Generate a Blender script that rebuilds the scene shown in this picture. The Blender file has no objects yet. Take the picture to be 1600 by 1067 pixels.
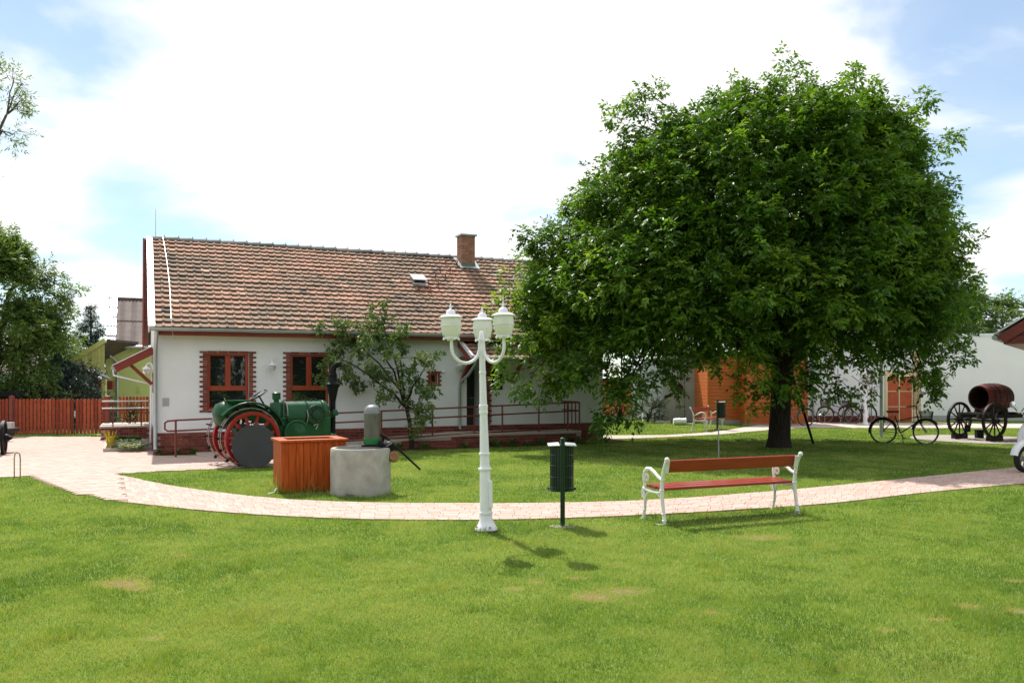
import bpy, math, random
import numpy as np
from mathutils import Vector, Matrix
random.seed(7); RNG = np.random.default_rng(11)
R = math.radians
scene = bpy.context.scene
C = scene.collection

# ------------------------------------------------------------------ camera
FPX, CX, HOR, EYE = 1300.0, 800.0, 592.0, 1.8      # focal length in photo pixels, principal column, horizon row, eye height
cam_d = bpy.data.cameras.new('camera'); cam = bpy.data.objects.new('camera', cam_d); C.objects.link(cam)
cam.location = (0, 0, EYE); cam.rotation_euler = (R(90), 0, 0)
cam_d.sensor_width = 36; cam_d.lens = 36 * FPX / 1600; cam_d.shift_y = 58.5 / 1600
cam_d.clip_start = 0.1; cam_d.clip_end = 3000
scene.camera = cam

# ------------------------------------------------------------------ sun, sky, exposure
SUN_EL = R(54.0); SUN_DIR = Vector((-0.43 * math.cos(SUN_EL), 0.903 * math.cos(SUN_EL), math.sin(SUN_EL))).normalized()
sd = bpy.data.lights.new('sun', 'SUN'); sd.energy = 4.2; sd.angle = R(0.55); sd.color = (1.0, 0.955, 0.88)
sun = bpy.data.objects.new('sun', sd); C.objects.link(sun)
sun.rotation_euler = (-SUN_DIR).to_track_quat('-Z', 'Y').to_euler(); sun.location = (-20, 40, 60)
world = bpy.data.worlds.new('World'); scene.world = world; world.use_nodes = True
wn = world.node_tree.nodes; wl = world.node_tree.links; wn.clear()
wo = wn.new('ShaderNodeOutputWorld')
sky = wn.new('ShaderNodeTexSky'); sky.sky_type = 'NISHITA'; sky.sun_disc = False
sky.sun_elevation = SUN_EL; sky.sun_rotation = math.atan2(SUN_DIR.x, SUN_DIR.y); sky.air_density = 1.0; sky.dust_density = 0.1; sky.ozone_density = 1.0
bg1 = wn.new('ShaderNodeBackground'); bg1.inputs[1].default_value = 0.095
tint = wn.new('ShaderNodeVectorMath'); tint.operation = 'MULTIPLY'; tint.inputs[1].default_value = (0.90, 1.01, 1.03)
wl.new(sky.outputs[0], tint.inputs[0]); wl.new(tint.outputs[0], bg1.inputs[0])
bg2 = wn.new('ShaderNodeBackground'); bg2.inputs[1].default_value = 0.78
tc = wn.new('ShaderNodeTexCoord')
sep = wn.new('ShaderNodeSeparateXYZ'); wl.new(tc.outputs['Generated'], sep.inputs[0])
def wmath(op, a, b=None, clamp=False):
    n = wn.new('ShaderNodeMath'); n.operation = op; n.use_clamp = clamp
    for i, v in enumerate((a, b)):
        if v is None: continue
        if isinstance(v, (int, float)): n.inputs[i].default_value = v
        else: wl.new(v, n.inputs[i])
    return n.outputs[0]
zz = wmath('ADD', wmath('ABSOLUTE', sep.outputs[2]), 0.22)
comb = wn.new('ShaderNodeCombineXYZ')
wl.new(wmath('DIVIDE', sep.outputs[0], zz), comb.inputs[0]); wl.new(wmath('DIVIDE', sep.outputs[1], zz), comb.inputs[1])
mp = wn.new('ShaderNodeMapping'); mp.inputs['Location'].default_value = (7.1225444, 5.98155966, -4.029776); wl.new(comb.outputs[0], mp.inputs[0])
nz = wn.new('ShaderNodeTexNoise'); nz.inputs['Scale'].default_value = 1.6; nz.inputs['Detail'].default_value = 10; nz.inputs['Roughness'].default_value = 0.52
nz.inputs['Distortion'].default_value = 0.35
wl.new(mp.outputs[0], nz.inputs['Vector'])
rp = wn.new('ShaderNodeValToRGB'); rp.color_ramp.elements[0].position = 0.40; rp.color_ramp.elements[1].position = 0.53
rp.color_ramp.elements[0].color = (0.30, 0.30, 0.30, 1)
wl.new(nz.outputs['Fac'], rp.inputs[0])
nz2 = wn.new('ShaderNodeTexNoise'); nz2.inputs['Scale'].default_value = 1.6; nz2.inputs['Detail'].default_value = 5; wl.new(mp.outputs[0], nz2.inputs['Vector'])
rp2 = wn.new('ShaderNodeValToRGB'); rp2.color_ramp.elements[0].color = (0.70, 0.79, 0.90, 1); rp2.color_ramp.elements[1].color = (1, 1, 1, 1)
rp2.color_ramp.elements[0].position = 0.34; rp2.color_ramp.elements[1].position = 0.50; wl.new(nz2.outputs['Fac'], rp2.inputs[0])
wl.new(rp2.outputs[0], bg2.inputs[0])
mx = wn.new('ShaderNodeMixShader'); wl.new(rp.outputs[0], mx.inputs[0]); wl.new(bg1.outputs[0], mx.inputs[1]); wl.new(bg2.outputs[0], mx.inputs[2])
wl.new(mx.outputs[0], wo.inputs[0])
scene.view_settings.view_transform = 'Standard'; scene.view_settings.look = 'None'; scene.view_settings.gamma = 1
scene.view_settings.use_curve_mapping = False; scene.view_settings.exposure = 0.68
scene.render.engine = 'CYCLES'; scene.cycles.max_bounces = 8; scene.cycles.transparent_max_bounces = 16

# ------------------------------------------------------------------ layout helpers
def G(px, py, z=0.0):
    """point of the plane at height z that the photograph shows at this pixel"""
    Y = FPX * (EYE - z) / (py - HOR)
    return Vector(((px - CX) / FPX * Y, Y, z))
def AT(px, py, Y):
    return Vector(((px - CX) / FPX * Y, Y, EYE + (HOR - py) / FPX * Y))

# ------------------------------------------------------------------ materials
def nodes_of(name):
    m = bpy.data.materials.new(name); m.use_nodes = True
    nt = m.node_tree; nt.nodes.clear()
    out = nt.nodes.new('ShaderNodeOutputMaterial'); b = nt.nodes.new('ShaderNodeBsdfPrincipled')
    nt.links.new(b.outputs[0], out.inputs[0])
    return m, nt, b, out
def noise(nt, scale, detail=4, vec=None, stretch=None, coord='Object', rough=0.55):
    n = nt.nodes.new('ShaderNodeTexNoise'); n.inputs['Scale'].default_value = scale; n.inputs['Detail'].default_value = detail; n.inputs['Roughness'].default_value = rough
    if vec is None:
        t = nt.nodes.new('ShaderNodeTexCoord') if coord != 'Position' else nt.nodes.new('ShaderNodeNewGeometry')
        vec = t.outputs[coord]
    if stretch:
        mp = nt.nodes.new('ShaderNodeMapping'); mp.inputs['Scale'].default_value = stretch; nt.links.new(vec, mp.inputs[0]); vec = mp.outputs[0]
    nt.links.new(vec, n.inputs['Vector'])
    return n
def ramp(nt, src, stops):
    r = nt.nodes.new('ShaderNodeValToRGB'); e = r.color_ramp.elements
    while len(e) < len(stops): e.new(0.5)
    for i, (p, c) in enumerate(stops):
        e[i].position = p; e[i].color = (*c, 1)
    nt.links.new(src, r.inputs[0]); return r
def sc(c, k): return tuple(min(1, max(0, x * k)) for x in c)
def M(name, col, rough=0.6, var=0.12, scale=6, metal=0.0, bump=0.0, bscale=60, spec=0.4, coat=0.0, stretch=None, col2=None, rvar=0.1, coord='Object'):
    m, nt, b, out = nodes_of(name)
    n = noise(nt, scale, 5, stretch=stretch, coord=coord)
    r = ramp(nt, n.outputs['Fac'], [(0.28, sc(col, 1 - var)), (0.72, col2 or sc(col, 1 + var))])
    nt.links.new(r.outputs[0], b.inputs['Base Color'])
    b.inputs['Metallic'].default_value = metal; b.inputs['Specular IOR Level'].default_value = spec; b.inputs['Coat Weight'].default_value = coat
    b.inputs['Coat Roughness'].default_value = 0.12
    n2 = noise(nt, scale * 2.3, 3, stretch=stretch, coord=coord)
    mr = nt.nodes.new('ShaderNodeMapRange'); mr.inputs[3].default_value = max(0.02, rough - rvar); mr.inputs[4].default_value = min(1, rough + rvar)
    nt.links.new(n2.outputs['Fac'], mr.inputs[0]); nt.links.new(mr.outputs[0], b.inputs['Roughness'])
    if bump:
        n3 = noise(nt, bscale, 4, stretch=stretch, coord=coord); bp = nt.nodes.new('ShaderNodeBump'); bp.inputs['Strength'].default_value = bump; bp.inputs['Distance'].default_value = 0.02
        nt.links.new(n3.outputs['Fac'], bp.inputs['Height']); nt.links.new(bp.outputs[0], b.inputs['Normal'])
    return m
def TM(name, stops, rough=0.75, mottle=0.25, scale=14, bump=0.3, bscale=70, spec=0.25):
    """colour of each piece from its own 'tint' value, mottled by noise"""
    m, nt, b, out = nodes_of(name)
    a = nt.nodes.new('ShaderNodeAttribute'); a.attribute_name = 'tint'
    r = ramp(nt, a.outputs['Fac'], stops)
    n = noise(nt, scale, 5, coord='Position')
    mr = nt.nodes.new('ShaderNodeMapRange'); mr.inputs[1].default_value = 0.25; mr.inputs[2].default_value = 0.75
    mr.inputs[3].default_value = 1 - mottle; mr.inputs[4].default_value = 1 + mottle; nt.links.new(n.outputs['Fac'], mr.inputs[0])
    mu = nt.nodes.new('ShaderNodeVectorMath'); mu.operation = 'SCALE'; nt.links.new(r.outputs[0], mu.inputs[0]); nt.links.new(mr.outputs[0], mu.inputs['Scale'])
    nt.links.new(mu.outputs[0], b.inputs['Base Color']); b.inputs['Roughness'].default_value = rough; b.inputs['Specular IOR Level'].default_value = spec
    if bump:
        n3 = noise(nt, bscale, 4, coord='Position'); bp = nt.nodes.new('ShaderNodeBump'); bp.inputs['Strength'].default_value = bump; bp.inputs['Distance'].default_value = 0.01
        nt.links.new(n3.outputs['Fac'], bp.inputs['Height']); nt.links.new(bp.outputs[0], b.inputs['Normal'])
    return m
def LM(name, stops, trans=0.4, tcol=1.5, rough=0.45, spec=0.35):
    """leaf: reflects on one side, glows through when the light is behind it"""
    m, nt, b, out = nodes_of(name)
    a = nt.nodes.new('ShaderNodeAttribute'); a.attribute_name = 'tint'
    r = ramp(nt, a.outputs['Fac'], stops); nt.links.new(r.outputs[0], b.inputs['Base Color'])
    b.inputs['Roughness'].default_value = rough; b.inputs['Specular IOR Level'].default_value = spec
    t = nt.nodes.new('ShaderNodeBsdfTranslucent')
    mu = nt.nodes.new('ShaderNodeVectorMath'); mu.operation = 'MULTIPLY'; nt.links.new(r.outputs[0], mu.inputs[0]); mu.inputs[1].default_value = (tcol * 1.1, tcol, tcol * 0.45) if name != 'opal_glass' else (1, 1, 0.96)
    nt.links.new(mu.outputs[0], t.inputs[0])
    mx = nt.nodes.new('ShaderNodeMixShader'); mx.inputs[0].default_value = trans
    nt.links.new(b.outputs[0], mx.inputs[1]); nt.links.new(t.outputs[0], mx.inputs[2]); nt.links.new(mx.outputs[0], out.inputs[0])
    return m
def glass(name, col, rough=0.03, alpha_t=0.0, spec=0.6):
    m, nt, b, out = nodes_of(name)
    b.inputs['Base Color'].default_value = (*col, 1); b.inputs['Roughness'].default_value = rough; b.inputs['Specular IOR Level'].default_value = spec
    b.inputs['Transmission Weight'].default_value = alpha_t
    n = noise(nt, 3.0, 2); bp = nt.nodes.new('ShaderNodeBump'); bp.inputs['Strength'].default_value = 0.06; bp.inputs['Distance'].default_value = 0.02
    nt.links.new(n.outputs['Fac'], bp.inputs['Height']); nt.links.new(bp.outputs[0], b.inputs['Normal'])
    return m

mat = {}
mat['stucco'] = M('white_stucco', (0.73, 0.75, 0.76), 0.85, 0.075, 0.9, bump=0.25, bscale=140, spec=0.2)
mat['stucco_cool'] = M('white_wall_paint', (0.74, 0.76, 0.77), 0.85, 0.04, 0.7, bump=0.2, bscale=90, spec=0.2)
mat['concrete'] = M('concrete', (0.37, 0.36, 0.325), 0.9, 0.22, 5, bump=0.5, bscale=50, spec=0.2)
mat['concrete_wall'] = M('grey_render', (0.36, 0.37, 0.36), 0.9, 0.14, 0.9, bump=0.3, bscale=60, spec=0.2)
def stained_concrete():
    m = M('well_concrete', (0.37, 0.36, 0.325), 0.9, 0.22, 5, bump=0.5, bscale=50, spec=0.2); nt = m.node_tree
    b = next(n for n in nt.nodes if n.type == 'BSDF_PRINCIPLED'); src = b.inputs['Base Color'].links[0].from_socket
    t = nt.nodes.new('ShaderNodeTexCoord'); mp_ = nt.nodes.new('ShaderNodeMapping'); mp_.inputs['Location'].default_value = (0.09, 0.47, -0.01); nt.links.new(t.outputs['Object'], mp_.inputs[0])
    sc_ = nt.nodes.new('ShaderNodeVectorMath'); sc_.operation = 'MULTIPLY'; sc_.inputs[1].default_value = (5.6, 5.0, 9.0); nt.links.new(mp_.outputs[0], sc_.inputs[0])
    ln = nt.nodes.new('ShaderNodeVectorMath'); ln.operation = 'LENGTH'; nt.links.new(sc_.outputs[0], ln.inputs[0])
    n = noise(nt, 9, 4); ad = nt.nodes.new('ShaderNodeMath'); nt.links.new(ln.outputs['Value'], ad.inputs[0]); nt.links.new(n.outputs['Fac'], ad.inputs[1])
    r = ramp(nt, ad.outputs[0], [(0.0, (0.5, 0.48, 0.45)), (1.0, (1, 1, 1))]); r.color_ramp.elements[0].position = 0.93
    mu = nt.nodes.new('ShaderNodeMix'); mu.data_type = 'RGBA'; mu.blend_type = 'MULTIPLY'; mu.inputs[0].default_value = 1; nt.links.new(src, mu.inputs[6]); nt.links.new(r.outputs[0], mu.inputs[7]); nt.links.new(mu.outputs[2], b.inputs['Base Color'])
    return m
mat['slab'] = M('ramp_slab', (0.44, 0.38, 0.33), 0.85, 0.12, 5, bump=0.3, bscale=80)
mat['mortar'] = M('mortar', (0.40, 0.33, 0.29), 0.95, 0.15, 20, bump=0.4, bscale=150, spec=0.1)
mat['brick'] = TM('red_brick', [(0, (0.11, 0.028, 0.022)), (0.5, (0.19, 0.048, 0.036)), (1, (0.25, 0.075, 0.055))], 0.8)
mat['chimney_brick'] = TM('chimney_brick', [(0, (0.24, 0.12, 0.085)), (0.5, (0.31, 0.155, 0.105)), (1, (0.37, 0.20, 0.14))], 0.85)
mat['tile'] = TM('clay_tile', [(0, (0.10, 0.088, 0.08)), (0.18, (0.19, 0.15, 0.12)), (0.42, (0.28, 0.20, 0.15)), (0.64, (0.36, 0.225, 0.165)), (0.86, (0.46, 0.26, 0.19)), (1, (0.50, 0.37, 0.30))], 0.9, 0.3, 9, 0.5, 60, 0.15)
mat['ridge'] = TM('weathered_ridge_tile', [(0, (0.09, 0.09, 0.09)), (0.5, (0.19, 0.18, 0.17)), (1, (0.27, 0.25, 0.23))], 0.9)
mat['underlay'] = M('roof_underlay', (0.05, 0.035, 0.03), 0.95, 0.2, 4)
mat['redwood'] = M('red_brown_painted_wood', (0.20, 0.032, 0.02), 0.5, 0.25, 3, bump=0.15, bscale=25, stretch=(1, 8, 8), coat=0.1)
mat['window_wood'] = M('red_orange_window_wood', (0.30, 0.046, 0.018), 0.4, 0.2, 4, bump=0.1, bscale=20, stretch=(6, 6, 1), coat=0.2)
mat['orange_wood'] = M('orange_stained_wood', (0.40, 0.072, 0.007), 0.55, 0.42, 3, bump=0.25, bscale=18, stretch=(9, 9, 0.8), spec=0.25)
mat['shed_wood'] = M('orange_shed_boards', (0.50, 0.125, 0.025), 0.55, 0.28, 3, bump=0.2, bscale=18, stretch=(0.8, 0.8, 9))
mat['fence_wood'] = TM('red_fence_wood', [(0, (0.18, 0.024, 0.011)), (0.5, (0.28, 0.043, 0.016)), (1, (0.36, 0.072, 0.025))], 0.55, 0.25, 12)
mat['bench_wood'] = M('red_glossy_bench_wood', (0.30, 0.030, 0.014), 0.4, 0.24, 3, bump=0.12, bscale=20, stretch=(1, 10, 10), coat=0.35)
mat['zinc'] = M('zinc_gutter', (0.42, 0.46, 0.47), 0.42, 0.12, 4, metal=0.75)
mat['whitemetal'] = M('white_painted_metal', (0.85, 0.84, 0.92), 0.35, 0.04, 5, bump=0.05, bscale=40, coat=0.2)
mat['castwhite'] = M('white_cast_iron', (0.76, 0.77, 0.74), 0.45, 0.07, 14, bump=0.15, bscale=60)
mat['opal'] = LM('opal_glass', [(0, (0.84, 0.86, 0.80)), (1, (0.86, 0.88, 0.82))], 0.5, 1.0, 0.15, 0.5)
mat['rail'] = M('red_brown_rail_paint', (0.16, 0.028, 0.022), 0.45, 0.15, 8, coat=0.1)
mat['glass'] = glass('window_glass', (0.012, 0.016, 0.014), 0.02, 0.0, 0.65)
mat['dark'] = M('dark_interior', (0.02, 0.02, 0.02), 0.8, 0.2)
mat['door_dark'] = M('dark_door_paint', (0.035, 0.04, 0.042), 0.5, 0.2)
mat['black'] = M('black_iron', (0.008, 0.0085, 0.0095), 0.55, 0.3, 10, bump=0.1, spec=0.16)
mat['rubber'] = M('black_rubber', (0.016, 0.016, 0.016), 0.8, 0.2)
mat['dark_green'] = M('dark_green_enamel', (0.007, 0.028, 0.017), 0.38, 0.2, 6, coat=0.2)
mat['tractor_green'] = M('tractor_green_paint', (0.005, 0.068, 0.022), 0.34, 0.3, 5, bump=0.1, bscale=16, coat=0.12, spec=0.3)
mat['tractor_dark'] = M('dark_green_oily_metal', (0.008, 0.045, 0.02), 0.4, 0.35, 9, bump=0.2)
mat['wheel_red'] = M('red_wheel_paint', (0.33, 0.013, 0.017), 0.38, 0.15, 5, coat=0.2)
mat['steel'] = M('bare_steel', (0.40, 0.38, 0.35), 0.38, 0.25, 12, metal=0.9)
mat['disc_grey'] = M('dark_grey_disc_paint', (0.045, 0.047, 0.053), 0.7, 0.14, 3, bump=0.15, bscale=60)
mat['pump_grey'] = M('weathered_grey_green_metal', (0.105, 0.11, 0.082), 0.5, 0.28, 5, bump=0.12, metal=0.25, stretch=(2, 2, 0.7))
mat['pump_cap'] = M('grey_pump_cap', (0.20, 0.215, 0.22), 0.5, 0.15, 6, metal=0.4)
mat['pump_green'] = M('green_pump_band', (0.02, 0.16, 0.045), 0.45, 0.2, 8)
mat['bronze'] = M('bronze_brown', (0.22, 0.12, 0.05), 0.45, 0.35, 15, metal=0.6)
mat['bark'] = M('dark_bark', (0.040, 0.034, 0.028), 0.95, 0.45, 7, bump=1.0, bscale=22, spec=0.1, stretch=(3, 3, 0.6))
mat['bark_light'] = M('grey_bark', (0.13, 0.10, 0.075), 0.95, 0.35, 10, bump=0.8, bscale=30, spec=0.1, stretch=(3, 3, 0.6))
mat['walnut'] = LM('walnut_leaf', [(0, (0.042, 0.106, 0.013)), (0.55, (0.074, 0.165, 0.017)), (1, (0.165, 0.27, 0.032))], 0.42, 1.55, 0.45, 0.30)
mat['pear'] = LM('pear_leaf', [(0, (0.075, 0.14, 0.035)), (0.7, (0.13, 0.20, 0.06)), (0.95, (0.20, 0.24, 0.07)), (1, (0.30, 0.19, 0.05))], 0.3, 1.3, 0.5, 0.25)
mat['acacia'] = LM('acacia_leaf', [(0, (0.06, 0.125, 0.03)), (1, (0.16, 0.245, 0.06))], 0.4, 1.4)
mat['spruce'] = LM('spruce_needle', [(0, (0.018, 0.048, 0.028)), (1, (0.045, 0.085, 0.05))], 0.12, 1.2)
mat['blue_spruce'] = LM('blue_spruce_needle', [(0, (0.04, 0.075, 0.075)), (1, (0.10, 0.15, 0.16))], 0.12, 1.2)
mat['shrub'] = LM('shrub_leaf', [(0, (0.04, 0.10, 0.02)), (1, (0.13, 0.22, 0.05))], 0.35, 1.4)
mat['pale_leaf'] = LM('pale_variegated_leaf', [(0, (0.14, 0.24, 0.08)), (0.5, (0.35, 0.42, 0.24)), (1, (0.60, 0.62, 0.45))], 0.3, 1.0)
mat['yellow_leaf'] = LM('yellow_leaf', [(0, (0.35, 0.30, 0.02)), (1, (0.60, 0.45, 0.03))], 0.3, 1.1)
mat['purple_leaf'] = LM('purple_leaf', [(0, (0.06, 0.022, 0.03)), (1, (0.13, 0.06, 0.07))], 0.25, 1.2)
mat['grass'] = LM('grass_blade', [(0, (0.092, 0.178, 0.032)), (0.3, (0.152, 0.258, 0.044)), (0.6, (0.228, 0.328, 0.064)), (0.84, (0.33, 0.39, 0.13)), (0.9, (0.40, 0.37, 0.14)), (1, (0.46, 0.38, 0.20))], 0.38, 1.3, 0.5, 0.25)
mat['paver'] = TM('pink_clay_paver', [(0, (0.43, 0.28, 0.235)), (0.5, (0.47, 0.335, 0.285)), (1, (0.50, 0.38, 0.33))], 0.85, 0.10, 8, 0.3, 90)
mat['joint'] = M('sand_joint', (0.34, 0.245, 0.20), 0.95, 0.2, 12, bump=0.3, bscale=120, spec=0.1)
mat['soil'] = M('soil', (0.09, 0.06, 0.04), 0.95, 0.35, 9, bump=0.8, bscale=40, spec=0.1)
mat['green_wall'] = M('lime_green_wall', (0.50, 0.56, 0.20), 0.85, 0.06, 1.0, bump=0.15, bscale=80, spec=0.2)
mat['lime_boards'] = TM('lime_boards', [(0, (0.38, 0.40, 0.13)), (1, (0.54, 0.55, 0.22))], 0.7, 0.12, 6)
mat['teal_wall'] = M('teal_wall', (0.18, 0.36, 0.36), 0.85, 0.08, 1)
mat['corrugated'] = TM('brown_corrugated_sheet', [(0, (0.085, 0.066, 0.060)), (1, (0.14, 0.105, 0.094))], 0.8, 0.25, 3)
mat['palesheet'] = M('pale_sheet_metal', (0.66, 0.70, 0.74), 0.3, 0.06, 3, metal=0.5)
mat['greybox'] = M('grey_plastic', (0.36, 0.37, 0.37), 0.5, 0.06)
mat['lamp_clear'] = glass('clear_lamp_glass', (0.7, 0.72, 0.73), 0.08, 0.6, 0.6)
mat['stone'] = TM('ochre_stone', [(0, (0.30, 0.22, 0.11)), (0.5, (0.48, 0.38, 0.22)), (1, (0.60, 0.52, 0.36))], 0.9, 0.2, 12)
mat['cream'] = M('cream_paint', (0.62, 0.52, 0.33), 0.7, 0.06)
mat['plinth_red'] = M('dark_red_plinth', (0.17, 0.022, 0.02), 0.8, 0.15, 4)
mat['barrel_red'] = M('barrel_red_wood', (0.16, 0.016, 0.018), 0.5, 0.35, 4, bump=0.2, stretch=(1, 6, 6))
mat['barrel_brown'] = TM('barrel_staves', [(0, (0.075, 0.016, 0.015)), (0.5, (0.13, 0.024, 0.02)), (1, (0.18, 0.036, 0.028))], 0.55, 0.3, 10)
mat['hoop'] = M('rusty_dark_hoop', (0.055, 0.038, 0.042), 0.5, 0.3, 12, metal=0.4)
mat['scooter_white'] = M('white_scooter_paint', (0.78, 0.78, 0.80), 0.2, 0.02, 3, coat=0.8)
mat['chrome'] = M('chrome', (0.7, 0.7, 0.7), 0.12, 0.05, 5, metal=1.0)
mat['cartwood'] = M('dark_cart_wood', (0.022, 0.017, 0.015), 0.8, 0.35, 5, bump=0.4, stretch=(1, 6, 6))
mat['reflector'] = M('amber_reflector', (0.75, 0.28, 0.02), 0.25, 0.05)
mat['brownframe'] = M('brown_frame_paint', (0.10, 0.045, 0.035), 0.4, 0.15)
mat['wicker'] = M('wicker', (0.10, 0.07, 0.045), 0.8, 0.3, 30, bump=0.6)
mat['plasticwhite'] = M('white_plastic', (0.75, 0.76, 0.76), 0.45, 0.04)

mat['well'] = stained_concrete()     # old damp patch low on the ring
# ------------------------------------------------------------------ mesh helpers
class MB:
    def __init__(s): s.v = []; s.f = []; s.t = []; s.tint = 0.5
    def add(s, vs, fs):
        o = len(s.v); s.v += [tuple(p) for p in vs]; s.f += [tuple(i + o for i in f) for f in fs]; s.t += [s.tint] * len(vs); return s
    def box(s, lo, hi, m=None):
        x0, y0, z0 = lo; x1, y1, z1 = hi
        vs = [Vector(p) for p in ((x0, y0, z0), (x1, y0, z0), (x1, y1, z0), (x0, y1, z0), (x0, y0, z1), (x1, y0, z1), (x1, y1, z1), (x0, y1, z1))]
        if m is not None: vs = [m @ p for p in vs]
        return s.add(vs, [(3, 2, 1, 0), (4, 5, 6, 7), (0, 1, 5, 4), (1, 2, 6, 5), (2, 3, 7, 6), (3, 0, 4, 7)])
    def cbox(s, c, size, m=None):
        c = Vector(c); h = Vector(size) / 2
        return s.box(c - h, c + h, m)
    def bar(s, a, b, w, d, up=(0, 0, 1)):
        """rectangular bar from a to b, w wide, d deep along 'up'"""
        a = Vector(a); b = Vector(b); z = (b - a).normalized(); x = z.cross(Vector(up))
        if x.length < 1e-4: x = z.cross(Vector((0, 1, 0)))
        x.normalize(); y = x.cross(z); x *= w / 2; y *= d / 2
        return s.add([a - x - y, a + x - y, a + x + y, a - x + y, b - x - y, b + x - y, b + x + y, b - x + y],
                     [(3, 2, 1, 0), (4, 5, 6, 7), (0, 1, 5, 4), (1, 2, 6, 5), (2, 3, 7, 6), (3, 0, 4, 7)])
    def tube(s, pts, r, n=8, closed=False, cap=True):
        pts = [Vector(p) for p in pts]; k = len(pts)
        rs = r if isinstance(r, (list, tuple)) else [r] * k
        vs = []; prev = None
        for i, p in enumerate(pts):
            if closed: d = pts[(i + 1) % k] - pts[i - 1]
            else: d = pts[min(i + 1, k - 1)] - pts[max(i - 1, 0)]
            if d.length < 1e-9: d = Vector((0, 0, 1))
            d.normalize()
            if prev is None:
                x = d.cross(Vector((0, 0, 1)))
                if x.length < 1e-3: x = d.cross(Vector((0, 1, 0)))
            else:
                x = prev - d * prev.dot(d)
                if x.length < 1e-6: x = d.orthogonal()
            x.normalize(); prev = x; y = d.cross(x)
            for j in range(n):
                a = 2 * math.pi * j / n; vs.append(p + (x * math.cos(a) + y * math.sin(a)) * rs[i])
        fs = []
        for i in range(k if closed else k - 1):
            i2 = (i + 1) % k
            for j in range(n):
                j2 = (j + 1) % n; fs.append((i * n + j, i * n + j2, i2 * n + j2, i2 * n + j))
        if cap and not closed:
            fs.append(tuple(range(n - 1, -1, -1))); fs.append(tuple((k - 1) * n + j for j in range(n)))
        return s.add(vs, fs)
    def lathe(s, prof, n=16, m=None, cap=True):
        vs = []; fs = []
        for (r, z) in prof:
            for j in range(n):
                a = 2 * math.pi * j / n; vs.append(Vector((r * math.cos(a), r * math.sin(a), z)))
        if m is not None: vs = [m @ p for p in vs]
        for i in range(len(prof) - 1):
            for j in range(n):
                j2 = (j + 1) % n; fs.append((i * n + j, i * n + j2, (i + 1) * n + j2, (i + 1) * n + j))
        if cap:
            fs.append(tuple(range(n - 1, -1, -1))); fs.append(tuple((len(prof) - 1) * n + j for j in range(n)))
        return s.add(vs, fs)
    def prism(s, poly, d, m=None):
        """polygon (list of 3D points) pushed along vector d"""
        n = len(poly); d = Vector(d); a = [Vector(p) for p in poly]; vs = a + [p + d for p in a]
        if m is not None: vs = [m @ p for p in vs]
        return s.add(vs, [tuple(range(n - 1, -1, -1)), tuple(range(n, 2 * n))] + [(i, (i + 1) % n, n + (i + 1) % n, n + i) for i in range(n)])
    def sphere(s, c, r, n=12, k=8, sz=1.0):
        prof = [(max(1e-4, r * math.sin(math.pi * i / k)), -r * sz * math.cos(math.pi * i / k)) for i in range(k + 1)]
        return s.lathe(prof, n, Matrix.Translation(c))
    def ring(s, c, r, tr, n=28, k=6, axis='y'):
        pts = []
        for i in range(n):
            a = 2 * math.pi * i / n
            pts.append(Vector(c) + (Vector((math.cos(a) * r, 0, math.sin(a) * r)) if axis == 'y' else Vector((math.cos(a) * r, math.sin(a) * r, 0))))
        return s.tube(pts, tr, k, closed=True)
    def mesh(s, name, smooth=False):
        me = bpy.data.meshes.new(name); me.from_pydata(s.v, [], s.f)
        at = me.attributes.new('tint', 'FLOAT', 'POINT'); at.data.foreach_set('value', s.t)
        if smooth:
            me.polygons.foreach_set('use_smooth', [True] * len(me.polygons))
            try: me.set_sharp_from_angle(angle=R(40))
            except Exception: pass
        me.update(); return me
    def build(s, name, m, parent=None, smooth=False, bevel=0):
        me = s.mesh(name, smooth); me.materials.append(m)
        return link(name, me, parent, bevel)
def link(name, me, parent=None, bevel=0, loc=None):
    o = bpy.data.objects.new(name, me); C.objects.link(o)
    if parent is not None: o.parent = parent
    if loc is not None: o.location = loc
    if bevel:
        b = o.modifiers.new('bevel', 'BEVEL'); b.width = bevel; b.segments = 2; b.limit_method = 'ANGLE'; b.angle_limit = R(40)
    return o
def tag(o, label, cat, group=None):
    o['label'] = label; o['category'] = cat
    if group: o['group'] = group
    return o
def thing(name, label, cat, loc=(0, 0, 0), rz=0.0, group=None):
    o = bpy.data.objects.new(name, None); C.objects.link(o); o.location = loc; o.rotation_euler = (0, 0, rz); o.empty_display_size = 0.2
    return tag(o, label, cat, group)
def structure(o): o['kind'] = 'structure'; return o
def stuff(o): o['kind'] = 'stuff'; return o
def copy_tree(o, parent=None):
    c = o.copy(); C.objects.link(c)
    if parent is not None: c.parent = parent
    for ch in list(o.children): copy_tree(ch, c)
    return c
def np_mesh(name, V, F, m, tint=None, parent=None, smooth=False):
    """big mesh from arrays: V (n,3), F (k,3) or (k,4)"""
    me = bpy.data.meshes.new(name); V = np.asarray(V, np.float32); F = np.asarray(F, np.int32)
    k, w = F.shape
    me.vertices.add(len(V)); me.vertices.foreach_set('co', V.ravel())
    me.loops.add(k * w); me.loops.foreach_set('vertex_index', F.ravel())
    me.polygons.add(k); me.polygons.foreach_set('loop_start', np.arange(0, k * w, w, dtype=np.int32))
    if smooth: me.polygons.foreach_set('use_smooth', np.ones(k, bool))
    at = me.attributes.new('tint', 'FLOAT', 'POINT')
    at.data.foreach_set('value', np.asarray(tint if tint is not None else np.full(len(V), 0.5), np.float32))
    me.update(calc_edges=True); me.validate(); me.materials.append(m)
    return link(name, me, parent)
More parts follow.
